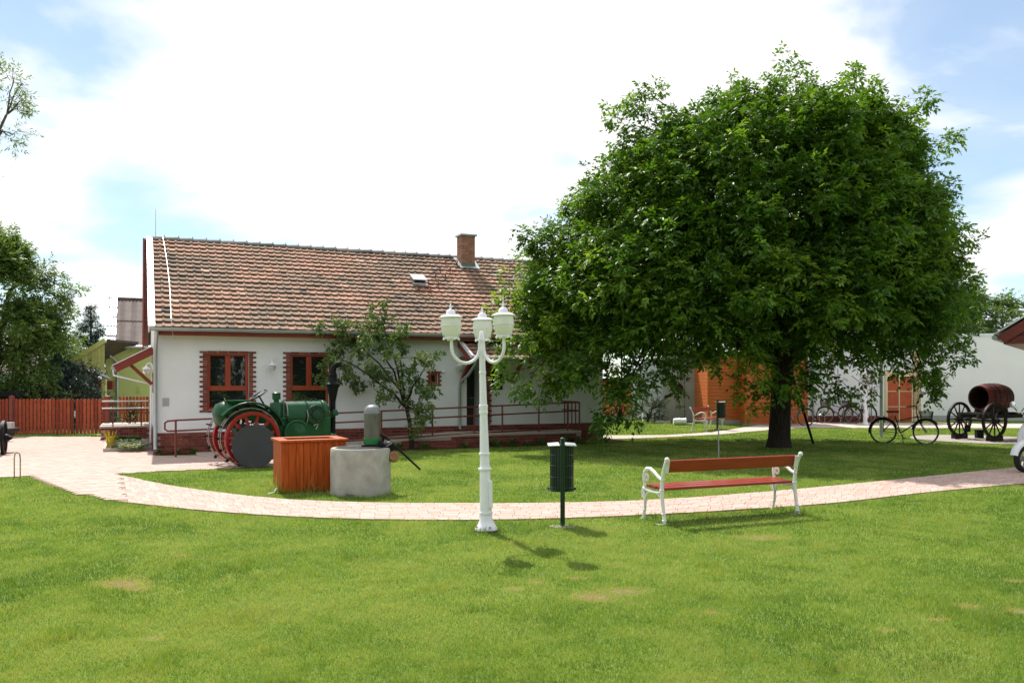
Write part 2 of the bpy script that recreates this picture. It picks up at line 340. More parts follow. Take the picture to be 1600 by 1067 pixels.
def vnoise(x, y, seed=0):
    """smooth value noise in numpy"""
    g = np.random.default_rng(seed).random((64, 64)); xi = np.floor(x).astype(int); yi = np.floor(y).astype(int); fx = x - xi; fy = y - yi
    fx = fx * fx * (3 - 2 * fx); fy = fy * fy * (3 - 2 * fy)
    a = g[xi % 64, yi % 64]; b = g[(xi + 1) % 64, yi % 64]; c = g[xi % 64, (yi + 1) % 64]; d = g[(xi + 1) % 64, (yi + 1) % 64]
    return a * (1 - fx) * (1 - fy) + b * fx * (1 - fy) + c * (1 - fx) * fy + d * fx * fy
def fbm(x, y, seed=0): return 0.55 * vnoise(x, y, seed) + 0.28 * vnoise(x * 2.1, y * 2.1, seed + 1) + 0.17 * vnoise(x * 4.3, y * 4.3, seed + 2)
def inside(px, py, poly):
    ins = np.zeros(px.shape, bool); n = len(poly)
    for i in range(n):
        x0, y0 = poly[i][0], poly[i][1]; x1, y1 = poly[(i + 1) % n][0], poly[(i + 1) % n][1]
        if y0 == y1: continue
        ins ^= ((y0 > py) != (y1 > py)) & (px < (x1 - x0) * (py - y0) / (y1 - y0) + x0)
    return ins
def smooth_line(pts, n):
    """Catmull-Rom through 2D points, n samples per span"""
    P = [Vector((p[0], p[1])) for p in pts]; out = []
    for i in range(len(P) - 1):
        p0 = P[max(i - 1, 0)]; p1 = P[i]; p2 = P[i + 1]; p3 = P[min(i + 2, len(P) - 1)]
        for k in range(n):
            t = k / n
            out.append(0.5 * ((2 * p1) + (p2 - p0) * t + (2 * p0 - 5 * p1 + 4 * p2 - p3) * t * t + (3 * p1 - p0 - 3 * p2 + p3) * t ** 3))
    out.append(P[-1]); return out
def pieces(name, items, make, material, parent, stuff_name, limit=300, key=None, bins=10):
    """items: (matrix, tint). The nearest 'limit' become parts that share mesh data, the rest one joined 'stuff' part."""
    items = sorted(items, key=key) if key else items
    cache = {}; pm = parent.matrix_world
    for mtx, t in items[:limit]:
        b = int(min(bins - 1, t * bins))
        if b not in cache:
            mb = MB(); mb.tint = (b + 0.5) / bins; make(mb); me = mb.mesh(name); me.materials.append(material); cache[b] = me
        o = link(name, cache[b], parent); o.matrix_local = mtx
    if len(items) > limit:
        base = MB(); make(base); P = np.array(base.v); nv = len(P); mb = MB(); tv = []
        VV = []; FF = []
        for i, (mtx, t) in enumerate(items[limit:]):
            A = np.array(mtx); VV.append(P @ A[:3, :3].T + A[:3, 3]); FF += [tuple(j + i * nv for j in f) for f in base.f]; tv += [t] * nv
        me = bpy.data.meshes.new(stuff_name); me.from_pydata(np.concatenate(VV).tolist(), [], FF)
        at = me.attributes.new('tint', 'FLOAT', 'POINT'); at.data.foreach_set('value', tv); me.materials.append(material)
        stuff(link(stuff_name, me, parent))
# ================================================================== GROUND, PATHS
def gp(lst, z=0.0): return [G(x, y, z) for x, y in lst]
near_edge = smooth_line([p.xy for p in gp([(200, 786), (300, 797), (420, 806), (560, 812), (740, 813.5), (870, 811), (1000, 806), (1130, 799), (1300, 787), (1450, 770), (1600, 756), (1800, 738), (2100, 716)])], 10)
far_edge = smooth_line([p.xy for p in gp([(192, 744), (270, 760), (400, 777), (545, 785.5), (740, 787.5), (870, 786.5), (1000, 783), (1140, 774), (1300, 760), (1450, 745), (1600, 730), (1800, 712), (2100, 690)])], 10)
path_poly = near_edge + far_edge[::-1]
plaza_px = [(-420, 754), (0, 747), (46, 744), (54, 748), (75, 757.5), (130, 773), (200, 786), (192, 744), (180, 741), (260, 736.5), (340, 733), (430, 728.5), (545, 722), (560, 708), (243, 713.5), (236, 700), (231, 683), (-420, 683)]
plaza_poly = [p.xy for p in gp(plaza_px)]
farpath_poly = [p.xy for p in gp([(930, 687), (1000, 685), (1060, 682.5), (1130, 678.5), (1200, 672), (1260, 668.5), (1400, 669), (1600, 669), (1900, 670), (1900, 663.5), (1600, 661.5), (1400, 661), (1262, 660.5), (1190, 663.5), (1130, 673), (1090, 677), (1040, 680), (960, 680.5), (930, 680)])]
slab_c = G(1530, 687); slab_r = 1.85
slab_poly = [Vector((slab_c.x + slab_r * math.cos(a), slab_c.y + slab_r * math.sin(a))) for a in np.linspace(0, 2 * math.pi, 40)[:-1]]

# bare / straw spots in the lawn: centre, half width, half depth
spots = [(G(930, 932), 0.24, 0.20), (G(975, 924), 0.20, 0.13), (G(190, 912), 0.26, 0.20), (G(215, 920), 0.12, 0.12), (G(838, 909), 0.09, 0.07), (G(238, 998), 0.07, 0.06), (G(280, 868), 0.10, 0.06), (G(1515, 948), 0.12, 0.07), (G(1460, 968), 0.10, 0.05), (G(1595, 955), 0.12, 0.08),
         (G(1380, 985), 0.08, 0.05), (G(1110, 957), 0.07, 0.05), (G(1190, 840), 0.3, 0.14), (G(1585, 908), 0.1, 0.06), (G(805, 920), 0.08, 0.06), (G(900, 903), 0.12, 0.06)]
def lawn_material():
    m, nt, b, out = nodes_of('lawn_turf')
    geo = nt.nodes.new('ShaderNodeNewGeometry')
    n1 = noise(nt, 0.55, 6, geo.outputs['Position']); n2 = noise(nt, 9, 5, geo.outputs['Position']); n3 = noise(nt, 60, 4, geo.outputs['Position'])
    r1 = ramp(nt, n1.outputs['Fac'], [(0.3, (0.11, 0.185, 0.03)), (0.55, (0.16, 0.24, 0.042)), (0.75, (0.21, 0.28, 0.055))])
    r3 = ramp(nt, n3.outputs['Fac'], [(0.3, (0.55, 0.55, 0.5)), (0.7, (1.25, 1.25, 1.2))])
    mu = nt.nodes.new('ShaderNodeMix'); mu.data_type = 'RGBA'; mu.blend_type = 'MULTIPLY'; mu.inputs[0].default_value = 1.0
    nt.links.new(r1.outputs[0], mu.inputs[6]); nt.links.new(r3.outputs[0], mu.inputs[7])
    col = mu.outputs[2]
    # worn spots, each where the turf has died back
    acc = None
    for (c, rx, ry) in spots:
        sub = nt.nodes.new('ShaderNodeVectorMath'); sub.operation = 'SUBTRACT'; nt.links.new(geo.outputs['Position'], sub.inputs[0]); sub.inputs[1].default_value = (c.x, c.y, 0)
        dv = nt.nodes.new('ShaderNodeVectorMath'); dv.operation = 'DIVIDE'; nt.links.new(sub.outputs[0], dv.inputs[0]); dv.inputs[1].default_value = (rx * 1.3, ry * 1.3, 1)
        ln = nt.nodes.new('ShaderNodeVectorMath'); ln.operation = 'LENGTH'; nt.links.new(dv.outputs[0], ln.inputs[0])
        if acc is None: acc = ln.outputs['Value']
        else:
            mn = nt.nodes.new('ShaderNodeMath'); mn.operation = 'MINIMUM'; nt.links.new(acc, mn.inputs[0]); nt.links.new(ln.outputs['Value'], mn.inputs[1]); acc = mn.outputs[0]
    ad = nt.nodes.new('ShaderNodeMath'); ad.operation = 'ADD'; nt.links.new(acc, ad.inputs[0]); nt.links.new(n2.outputs['Fac'], ad.inputs[1])
    rr = ramp(nt, ad.outputs[0], [(0.75, (1, 1, 1)), (1.0, (0, 0, 0))])
    mx = nt.nodes.new('ShaderNodeMix'); mx.data_type = 'RGBA'; nt.links.new(rr.outputs[0], mx.inputs[0]); nt.links.new(col, mx.inputs[6]); mx.inputs[7].default_value = (0.21, 0.175, 0.085, 1)
    nt.links.new(mx.outputs[2], b.inputs['Base Color']); b.inputs['Roughness'].default_value = 0.9; b.inputs['Specular IOR Level'].default_value = 0.1
    bp = nt.nodes.new('ShaderNodeBump'); bp.inputs['Strength'].default_value = 0.8; bp.inputs['Distance'].default_value = 0.03; nt.links.new(n3.outputs['Fac'], bp.inputs['Height']); nt.links.new(bp.outputs[0], b.inputs['Normal'])
    return m
mat['lawn'] = lawn_material()
mb = MB(); mb.add([(-900, -300, 0), (900, -300, 0), (900, 1500, 0), (-900, 1500, 0)], [(0, 1, 2, 3)])
ground = structure(mb.build('lawn', mat['lawn']))

def sheet(name, poly, z, m):
    from mathutils.geometry import tessellate_polygon
    pts = [Vector((p[0], p[1], 0)) for p in poly]; mb = MB(); tri = []
    for t in tessellate_polygon([pts]):
        a, b, c = (pts[i] for i in t); tri.append(tuple(t) if (b - a).cross(c - a).z > 0 else tuple(reversed(t)))
    mb.add([(p.x, p.y, z) for p in pts], tri); return structure(mb.build(name, m))
path = sheet('garden_path', path_poly, 0.004, mat['joint'])
plaza = sheet('paved_yard', plaza_poly, 0.008, mat['joint'])
def paver(q, t, mb):
    """one paver from its four ground corners, joints left open around it"""
    c = (q[0] + q[1] + q[2] + q[3]) / 4; mb.tint = t; zt = 0.018 + random.uniform(-0.0015, 0.0025)
    lo = []; hi = []
    for p in q:
        d = p - c; L = max(d.length, 1e-6); lo.append(c + d * (1 - 0.0025 / L)); hi.append(c + d * (1 - 0.006 / L))
    mb.add([(*p, 0.006) for p in lo] + [(*p, zt - 0.003) for p in lo] + [(*p, zt) for p in hi],
           [(8, 9, 10, 11)] + [(4 + i, 4 + (i + 1) % 4, 8 + (i + 1) % 4, 8 + i) for i in range(4)] + [(i, (i + 1) % 4, 4 + (i + 1) % 4, 4 + i) for i in range(4)])
def lay(quads, parent, limit):
    quads.sort(key=lambda q: (q[0][0] + q[0][2]).length / 2 + (30 if abs((q[0][0] + q[0][2]).x) / max(0.1, (q[0][0] + q[0][2]).y) > 0.66 else 0))
    for q, t in quads[:limit]:
        mb = MB(); paver(q, t, mb); mb.build('paver', mat['paver'], parent)
    if len(quads) > limit:
        mb = MB()
        for q, t in quads[limit:]: paver(q, t, mb)
        stuff(mb.build('pavers', mat['paver'], parent))
# curved path: courses follow the path
def pt_on(line, s):
    i = min(int(s), len(line) - 2); return line[i].lerp(line[i + 1], s - i)
quads = []; NC = 9
mid = [(near_edge[i] + far_edge[i]) / 2 for i in range(len(near_edge))]
for c in range(NC):
    s = 0.0 + random.uniform(0, 0.15)
    first = True
    while s < len(mid) - 1.02:
        i = min(int(s), len(mid) - 2); seg = (mid[i + 1] - mid[i]).length
        s2 = min(len(mid) - 1.001, s + random.choice((0.21, 0.21, 0.27, 0.16)) / seg)
        t0 = (c + 0.0) / NC; t1 = (c + 1.0) / NC
        a0, b0 = pt_on(near_edge, s), pt_on(far_edge, s); a1, b1 = pt_on(near_edge, s2), pt_on(far_edge, s2)
        q = [a0.lerp(b0, t0), a1.lerp(b1, t0), a1.lerp(b1, t1), a0.lerp(b0, t1)]
        quads.append((q, min(1, max(0, random.gauss(0.5, 0.22))))); s = s2
lay(quads, path, 300)
# yard: straight courses
quads = []; ang = R(8); ux = Vector((math.cos(ang), math.sin(ang))); uy = Vector((-ux.y, ux.x)); o0 = Vector((-20, 9.0)); row = 0; y = 0
pw = 0.21
while y < 21.5:
    x = (row % 2) * 0.1 - 4
    while x < 20:
        ww = pw
        q = [o0 + ux * x + uy * y, o0 + ux * (x + ww) + uy * y, o0 + ux * (x + ww) + uy * (y + 0.165), o0 + ux * x + uy * (y + 0.165)]
        quads.append((q, min(1, max(0, random.gauss(0.62, 0.18))))); x += ww
    y += 0.165; row += 1
allp = np.array([[p for p in q] for q, t in quads]).mean(1); ok = inside(allp[:, 0], allp[:, 1], plaza_poly) & ~inside(allp[:, 0], allp[:, 1], path_poly)
lay([quads[i] for i in np.nonzero(ok)[0]], plaza, 300)
# far path and the round slab under the cart
mat['farpave'] = M('far_pavement', (0.50, 0.40, 0.35), 0.9, 0.14, 6, bump=0.3, bscale=40, coord='Object')
sheet('far_path', farpath_poly, 0.012, mat['farpave'])
mb = MB(); mb.prism([(p.x, p.y, -0.05) for p in slab_poly], (0, 0, 0.075))
structure(mb.build('round_pavement', M('cart_slab', (0.33, 0.29, 0.26), 0.9, 0.2, 5, bump=0.4)))

# ------------------------------------------------------------------ grass
def make_grass():
    tufts = [((WELL.x, WELL.y), 0.49), ((lamp_loc.x, lamp_loc.y), 0.17)] + [((p_.x, p_.y), 0.10) for p_ in (G(879, 823), G(1014, 808), G(1035, 820), G(1250, 803), G(1222, 796))]
    for i_ in range(14):
        for e0, e1 in (((0, 0), (PW, 0)), ((0, 0), (0, PD))):
            q_ = (e0[0] + (e1[0] - e0[0]) * i_ / 13, e0[1] + (e1[1] - e0[1]) * i_ / 13); tufts.append(((pc.x + math.cos(pr_) * q_[0] - math.sin(pr_) * q_[1], pc.y + math.sin(pr_) * q_[0] + math.cos(pr_) * q_[1]), 0.03))
    # blades thin out and widen steadily with distance, without steps
    Vs = []; Ts = []; yy = np.linspace(3.9, 40, 4000); dens = 11500 * (5.0 / yy) ** 1.75; area = 2 * (0.64 * yy + 1.2) * dens; cum = np.cumsum(area) * (yy[1] - yy[0])
    for part in range(4):
        n = int(cum[-1] / 4); y = np.interp(RNG.random(n) * cum[-1], cum, yy); x = RNG.uniform(-1, 1, n) * (0.64 * y + 1.2); w = 0.0040 * (y / 5.0) ** 0.9
        edge = 0.02
        jx = x + (vnoise(x * 9, y * 9, 5) - 0.5) * 0.14; jy = y + (vnoise(x * 9 + 7, y * 9, 6) - 0.5) * 0.14     # turf creeps over the paving edge unevenly
        bad = inside(jx, jy, path_poly) | inside(jx, jy, plaza_poly) | inside(x, y, farpath_poly)
        bad |= (np.hypot(x - slab_c.x, y - slab_c.y) < slab_r + edge)
        hx = (x - HO.x) * UD.x + (y - HO.y) * UD.y; hy = (x - HO.x) * ND.x + (y - HO.y) * ND.y
        bad |= (hx > -1.6) & (hx < 12.45) & (hy > -0.35) & (hy < 9); bad |= (hx > 0.1) & (hx < 11.0) & (hy > -1.5) & (hy < 0.5)
        bad |= np.hypot(x - WELL.x, y - WELL.y) < 0.44
        big = fbm(x * 0.9, y * 0.9, 3); fine = fbm(x * 5, y * 5, 9)
        straw = np.zeros(len(x))
        for c, rx, ry in spots:
            d = np.hypot((x - c.x) / rx, (y - c.y) / ry) + (fine - 0.5) * 1.3
            straw = np.maximum(straw, np.clip(1.35 - d, 0, 1))
        bad |= RNG.random(len(x)) < straw * 0.2
        k = ~bad; x = x[k]; y = y[k]; big = big[k]; fine = fine[k]; straw = straw[k]; w = w[k]; n = len(x)
        h = (0.016 + 0.021 * RNG.random(n)) * (0.65 + 0.75 * fine) * (1 - 0.5 * straw) * (1 + 0.9 * np.clip((vnoise(x * 3.1, y * 3.1, 71) - 0.78) * 6, 0, 1)); ww = w * RNG.uniform(0.7, 1.3, n)
        for c, rad_ in tufts: h = np.where(np.abs(np.hypot(x - c[0], y - c[1]) - rad_) < 0.05, h * RNG.uniform(1.2, 2.6, n), h)     # uncut grass round the feet of things
        th = RNG.uniform(0, 2 * np.pi, n); lean = RNG.normal(0, 0.65, n) * h; la = RNG.uniform(0, 2 * np.pi, n)
        z0 = np.zeros(n)
        A = np.stack([x - np.cos(th) * ww / 2, y - np.sin(th) * ww / 2, z0 - 0.002], 1); B = np.stack([x + np.cos(th) * ww / 2, y + np.sin(th) * ww / 2, z0 - 0.002], 1)
        T = np.stack([x + np.cos(la) * lean, y + np.sin(la) * lean, h], 1)
        Vs.append(np.stack([A, B, T], 1).reshape(-1, 3))
        painted_sheen = fbm(x * 1.7 + 20, y * 1.7, 33); t = np.clip(0.38 + 1.2 * (big - 0.5) + 0.9 * (fine - 0.5) + RNG.normal(0, 0.13, n), 0, 0.84); t = np.where((painted_sheen > 0.58) & (RNG.random(n) < 0.45), RNG.uniform(0.72, 0.86, n), t); dry = RNG.random(n); t = np.where(dry > 0.965, 0.93, t); t = np.where(RNG.random(n) < straw * 1.8, RNG.uniform(0.88, 1.0, n), t)  # whitish sheen painted into the tint of scattered blades
        Ts.append(np.repeat(t, 3))
    V = np.concatenate(Vs); F = np.arange(len(V)).reshape(-1, 3)
    o = np_mesh('grass', V, F, mat['grass'], np.concatenate(Ts)); stuff(o)
    o['label'] = 'short mown green grass of the lawn'; o['category'] = 'grass'

# ================================================================== HOUSE
HA = math.atan2(1300, 2900); HO = G(242, 710); UD = Vector((math.cos(HA), math.sin(HA))); ND = Vector((-math.sin(HA), math.cos(HA)))
WELL = Vector((-2.385, 13.12, 0))
def FA(px, py, v=0.0):
    """u along the facade and height z of what the photograph shows at this pixel on the plane v"""
    Ov = HO.xy + ND * v; dx = (px - CX) / FPX; s = Ov.dot(ND) / (dx * ND.x + ND.y)
    return (Vector((dx * s, s)) - Ov).dot(UD), EYE + (HOR - py) / FPX * s
def house_world(u, v): p = HO.xy + UD * u + ND * v; return p
EAVE_V, EAVE_Z, RIDGE_V, RIDGE_Z, LEN, DEP = -0.42, 2.99, 3.75, 5.70, 12.3, 7.5
SL = (RIDGE_Z - EAVE_Z) / (RIDGE_V - EAVE_V)
def roof_z(v): return EAVE_Z + (v - EAVE_V) * SL
def roof_hit(px, py):
    v = 1.5
    for _ in range(12):
        u, z = FA(px, py, v); v = v + (z - roof_z(v)) / (SL - 0.05) * 0.8
    u, z = FA(px, py, v); return u, v
house = thing('white_house', 'long white rendered house with red brick plinth and weathered clay tile roof', 'house', (HO.x, HO.y, 0), HA)
hkey = lambda it: (house_world(it[0].translation.x, it[0].translation.y).length, random.random())

def wall_holes(mb, u0, u1, z0, z1, holes, depth=0.16):
    us = sorted({u0, u1, *[h[0] for h in holes], *[h[1] for h in holes]}); zs = sorted({z0, z1, *[h[2] for h in holes], *[h[3] for h in holes]})
    for i in range(len(us) - 1):
        for j in range(len(zs) - 1):
            cu = (us[i] + us[i + 1]) / 2; cz = (zs[j] + zs[j + 1]) / 2
            if any(h[0] < cu < h[1] and h[2] < cz < h[3] for h in holes): continue
            mb.add([(us[i], 0, zs[j]), (us[i + 1], 0, zs[j]), (us[i + 1], 0, zs[j + 1]), (us[i], 0, zs[j + 1])], [(0, 1, 2, 3)])
    for a, b, c, d in holes:
        q = [(a, c), (b, c), (b, d), (a, d)]
        for k in range(4):
            p, r = q[k], q[(k + 1) % 4]
            mb.add([(p[0], 0, p[1]), (r[0], 0, r[1]), (r[0], depth, r[1]), (p[0], depth, p[1])], [(3, 2, 1, 0)])
W1 = (1.17, 2.15, 1.04, 2.43); W2 = (3.15, 4.13, 1.04, 2.43); S1 = (6.885, 7.105, 1.665, 1.955); S2 = (10.39, 10.61, 1.62, 1.90); DOOR = (7.95, 8.50, 0.36, 2.45)
mb = MB(); wall_holes(mb, 0, LEN, 0.0, 3.06, [W1, W2, S1, S2], 0.16)
# door recess cut separately so that it is deep
mb2 = MB(); wall_holes(mb2, 0, LEN, 0.0, 3.06, [W1, W2, S1, S2, DOOR], 0.16)
mb2.add([(DOOR[0], 0.16, DOOR[2]), (DOOR[0], 0.9, DOOR[2]), (DOOR[0], 0.9, DOOR[3]), (DOOR[0], 0.16, DOOR[3])], [(0, 1, 2, 3)])
mb2.add([(DOOR[1], 0.16, DOOR[2]), (DOOR[1], 0.9, DOOR[2]), (DOOR[1], 0.9, DOOR[3]), (DOOR[1], 0.16, DOOR[3])], [(3, 2, 1, 0)])
mb2.add([(DOOR[0], 0.16, DOOR[3]), (DOOR[1], 0.16, DOOR[3]), (DOOR[1], 0.9, DOOR[3]), (DOOR[0], 0.9, DOOR[3])], [(0, 1, 2, 3)])
mb2.add([(DOOR[0], 0.16, DOOR[2]), (DOOR[1], 0.16, DOOR[2]), (DOOR[1], 0.9, DOOR[2]), (DOOR[0], 0.9, DOOR[2])], [(0, 1, 2, 3)])
# gable walls and back wall
zt = roof_z(0) - 0.05
for u in (0, LEN):
    mb2.add([(u, 0, 0), (u, DEP, 0), (u, DEP, zt), (u, RIDGE_V, RIDGE_Z - 0.10), (u, 0, zt)], [(0, 1, 2, 3, 4)])
mb2.add([(0, DEP, 0), (LEN, DEP, 0), (LEN, DEP, zt), (0, DEP, zt)], [(3, 2, 1, 0)])
mb2.build('wall', mat['stucco'], house)
# --- plinth
plinth = MB().box((-0.012, -0.012, 0.0), (LEN + 0.012, 0.004, 0.50)).box((-0.012, 0.006, 0), (0.004, DEP, 0.50)).box((LEN - 0.004, 0.006, 0), (LEN + 0.012, DEP, 0.50)).build('plinth', mat['mortar'], house)
def brick_mesh(mb): mb.box((-0.1175, -0.012, -0.031), (0.1175, 0.006, 0.031))
items = []
for r in range(7):
    z = 0.036 + r * 0.0715; u = 0.12 * (r % 2)
    while u + 0.2 < LEN:
        items.append((Matrix.Translation((u + 0.1175, -0.016, z)), min(1, max(0, random.gauss(0.5, 0.25))))); u += 0.247
    v = 0.12 * (r % 2)
    while v + 0.2 < 5:
        items.append((Matrix.Translation((-0.016, v + 0.1175, z)) @ Matrix.Rotation(-math.pi / 2, 4, 'Z'), random.random())); v += 0.247
pieces('brick', items, brick_mesh, mat['brick'], plinth, 'bricks', 300, hkey)
MB().box((-0.022, -0.03, 0.502), (LEN + 0.02, 0.0, 0.512)).build('plinth_capping', mat['mortar'], house)

# --- windows with toothed brick surrounds
def window(rect, rows, big=True):
    a, b, c, d = rect
    fr = MB(); y0, y1 = 0.06, 0.13; t = 0.06
    fr.box((a, y0, c), (a + t, y1, d)).box((b - t, y0, c), (b, y1, d)).box((a + t, y0, d - t), (b - t, y1, d)).box((a + t, y0, c), (b - t, y1, c + t))
    zt_ = 1.60; um = (a + b) / 2
    if big:
        fr.box((a + t, y0 - 0.004, zt_ - 0.09), (b - t, y1, zt_ + 0.03)); fr.box((um - 0.05, y0 - 0.008, zt_ + 0.03), (um + 0.05, y1, d - t))
    o = fr.build('window', mat['window_wood'], house, bevel=0.006)
    panes = [(a + t, um - 0.05, zt_ + 0.03, d - t), (um + 0.05, b - t, zt_ + 0.03, d - t), (a + t, b - t, c + t, zt_ - 0.09)] if big else [(a + t, b - t, c + t, d - t)]
    for p in panes: MB().box((p[0], 0.095, p[2]), (p[1], 0.105, p[3])).build('pane', mat['glass'], o)
    if big:
        MB().box((a + 0.02, 0.02, c - 0.002), (b - 0.02, 0.09, c + 0.025)).build('sill', mat['window_wood'], o)
        # inner sash beads
        for p in panes[:2]:
            MB().box((p[0], 0.075, p[2]), (p[0] + 0.02, 0.094, p[3])).box((p[1] - 0.02, 0.075, p[2]), (p[1], 0.094, p[3])).build('sash', mat['window_wood'], o)
    its = []; L, S, H = (0.17, 0.095, 0.056) if big else (0.10, 0.055, 0.05)
    n = rows; zlo, zhi = (c - 0.055, d + 0.055) if big else (c - 0.06, d + 0.06); step = (zhi - zlo) / n
    for i in range(n):
        z = zlo + (i + 0.5) * step; w = L if (n - 1 - i) % 2 == 0 else S
        for side in (-1, 1):
            uu = a - w / 2 - 0.002 if side < 0 else b + w / 2 + 0.002
            its.append((uu, z, w, step * 0.80))
    k = 4 if big else 2
    for i in range(k):
        w = (b - a) / k
        its.append((a + (i + 0.5) * w, d + 0.03, w - 0.012, 0.05)); its.append((a + (i + 0.5) * w, c - 0.03, w - 0.012, 0.05))
    for (u, z, w, hh) in its:
        mb = MB(); mb.tint = random.random(); mb.box((u - w / 2, -0.022, z - hh / 2), (u + w / 2, -0.001, z + hh / 2)); mb.build('brick', mat['brick'], o)
    MB().box((a - S - 0.002, -0.0105, c - 0.05), (a - 0.001, -0.0005, d + 0.05)).box((b + 0.001, -0.0105, c - 0.05), (b + S + 0.002, -0.0005, d + 0.05)).build('mortar_bed', mat['mortar'], o)
window(W1, 25); window(W2, 25); window(S1, 7, False); window(S2, 7, False)
# dark room behind the panes
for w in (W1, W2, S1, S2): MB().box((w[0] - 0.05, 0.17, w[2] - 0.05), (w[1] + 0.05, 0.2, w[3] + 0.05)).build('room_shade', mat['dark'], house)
# --- door in its recess, brick jamb, notice board
door = MB().box((DOOR[0] + 0.01, 0.80, 0.365), (DOOR[1] - 0.01, 0.86, DOOR[3] - 0.02)).build('door', mat['door_dark'], house)
MB().box((DOOR[0] + 0.06, 0.785, 1.35), (DOOR[1] - 0.06, 0.802, 2.2)).build('pane', mat['glass'], door)
MB().tube([(DOOR[1] - 0.06, 0.79, 1.25), (DOOR[1] - 0.06, 0.73, 1.25), (DOOR[1] - 0.16, 0.73, 1.25)], 0.01, 6).build('handle', mat['steel'], door)
jamb = MB().box((DOOR[1] + 0.004, -0.012, 0.515), (DOOR[1] + 0.19, -0.001, 2.45)).build('door_jamb', mat['mortar'], house)
its = []
for i in range(27):
    w = 0.19 if i % 2 else 0.13
    mb = MB(); mb.tint = random.random(); mb.box((DOOR[1] + 0.003, -0.026, 0.52 + i * 0.0715), (DOOR[1] + 0.003 + w, -0.002, 0.52 + i * 0.0715 + 0.061)); mb.build('brick', mat['brick'], jamb)
nb = MB().box((8.70, -0.04, 1.50), (9.02, -0.002, 2.08)).build('notice_board', mat['black'], house, bevel=0.004)
MB().box((8.725, -0.045, 1.525), (8.995, -0.041, 2.055)).build('pane', mat['glass'], nb)
# --- meter box, alarm box
MB().box((0.165, -0.02, 1.155), (0.31, 0.0, 1.345)).build('meter_box', mat['greybox'], house, bevel=0.004)
MB().box((7.20, -0.05, 1.98), (7.30, 0.0, 2.05)).build('small_box', mat['whitemetal'], house, bevel=0.004)

# --- roof: deck, tiles in rows, ridge
slope = math.atan(SL); slen = (RIDGE_V - EAVE_V) / math.cos(slope); RU0, RU1 = -0.06, LEN + 0.2
def plane_m(u, s, lift=0.0, tilt=0.0):
    """matrix of a point s up the front slope: x along the eave, y up the slope, z off the roof"""
    return Matrix.Translation((u, EAVE_V + s * math.cos(slope), EAVE_Z + s * math.sin(slope))) @ Matrix.Rotation(slope, 4, 'X') @ Matrix.Translation((0, 0, lift)) @ Matrix.Rotation(tilt, 4, 'X')
mb = MB(); pm = plane_m(0, 0)
mb.box((RU0, 0.02, -0.06), (RU1, slen, -0.02), pm)
back = Matrix.Translation((0, 2 * RIDGE_V, 0)) @ Matrix.Scale(-1, 4, (0, 1, 0)) @ pm
mb.box((RU0, -0.1, -0.06), (RU1, slen - 0.002, 0.02), back)
roof = mb.build('roof', mat['underlay'], house)
TW, ROWS = 0.203, 20; TE = slen / ROWS
prof = [(-0.102, 0.006), (-0.088, 0.020), (-0.068, 0.026), (-0.046, 0.018), (-0.03, 0.005), (0.04, 0.002), (0.101, 0.006)]
def tile_mesh(mb):
    n = len(prof); L = TE + 0.075; t = 0.024
    vs = [(x, 0, z) for x, z in prof] + [(x, L, z) for x, z in prof] + [(x, 0, -0.022) for x, z in prof]
    fs = [(i, i + 1, n + i + 1, n + i) for i in range(n - 1)] + [(2 * n + i, 2 * n + i + 1, i + 1, i) for i in range(n - 1)]
    vs += [(prof[0][0], L, -0.022)]; fs.append((0, n, 3 * n, 2 * n)); mb.add(vs, fs)
items = []
tilt = -math.atan2(0.056, TE + 0.02)
hole = lambda u, s: False
for r in range(ROWS):
    nT = int((RU1 - RU0 - 0.05) / TW)
    for k in range(nT):
        u = RU0 + 0.11 + k * TW + random.uniform(-0.004, 0.004); s = r * TE + random.uniform(-0.007, 0.007) + 0.012 * math.sin(u * 1.1 + r)
        if hole(u, s): continue
        m_ = plane_m(u, s - 0.02, 0.062 + random.uniform(-0.004, 0.005) + 0.010 * math.sin(u * 0.7), tilt + random.uniform(-0.014, 0.014)) @ Matrix.Rotation(random.uniform(-0.012, 0.012), 4, 'Z')
        f = float(fbm(np.array([u * 0.8 + 3]), np.array([s * 1.1]), 21)[0]); t = 0.54 + 0.75 * (f - 0.5) + 0.12 * (u / LEN - 0.4) + random.gauss(0, 0.10)
        if random.random() < 0.014: t = random.uniform(0, 0.12)
        if random.random() < 0.02: t = random.uniform(0.88, 1)
        items.append((m_, min(1, max(0, t))))
pieces('roof_tile', items, tile_mesh, mat['tile'], roof, 'roof_tiles', 300, hkey, 16)
# ridge tiles
nr = 34; rw = (RU1 - RU0) / nr
for k in range(nr):
    mb = MB(); mb.tint = random.random(); u = RU0 + k * rw; P = []
    for i in range(7):
        a = math.pi * i / 6; P.append((0.12 * math.cos(a), 0.105 * math.sin(a)))
    mb.add([(u, RIDGE_V + p[0], RIDGE_Z - 0.015 + p[1] * 0.9) for p in P] + [(u + rw * 1.06, RIDGE_V + p[0] * 1.08, RIDGE_Z - 0.008 + p[1] * 1.08) for p in P] + [(u + rw * 1.06, RIDGE_V + p[0] * 0.9, RIDGE_Z - 0.03 + p[1] * 0.9) for p in P],
           [(i, 7 + i, 8 + i, i + 1) for i in range(6)] + [(7 + i, 14 + i, 15 + i, 8 + i) for i in range(6)])
    if k % 1 == 0: mb.tube([(u + rw, RIDGE_V, RIDGE_Z + 0.09), (u + rw, RIDGE_V, RIDGE_Z + 0.135)], 0.013, 5)
    mb.build('ridge_tile', mat['ridge'], roof)
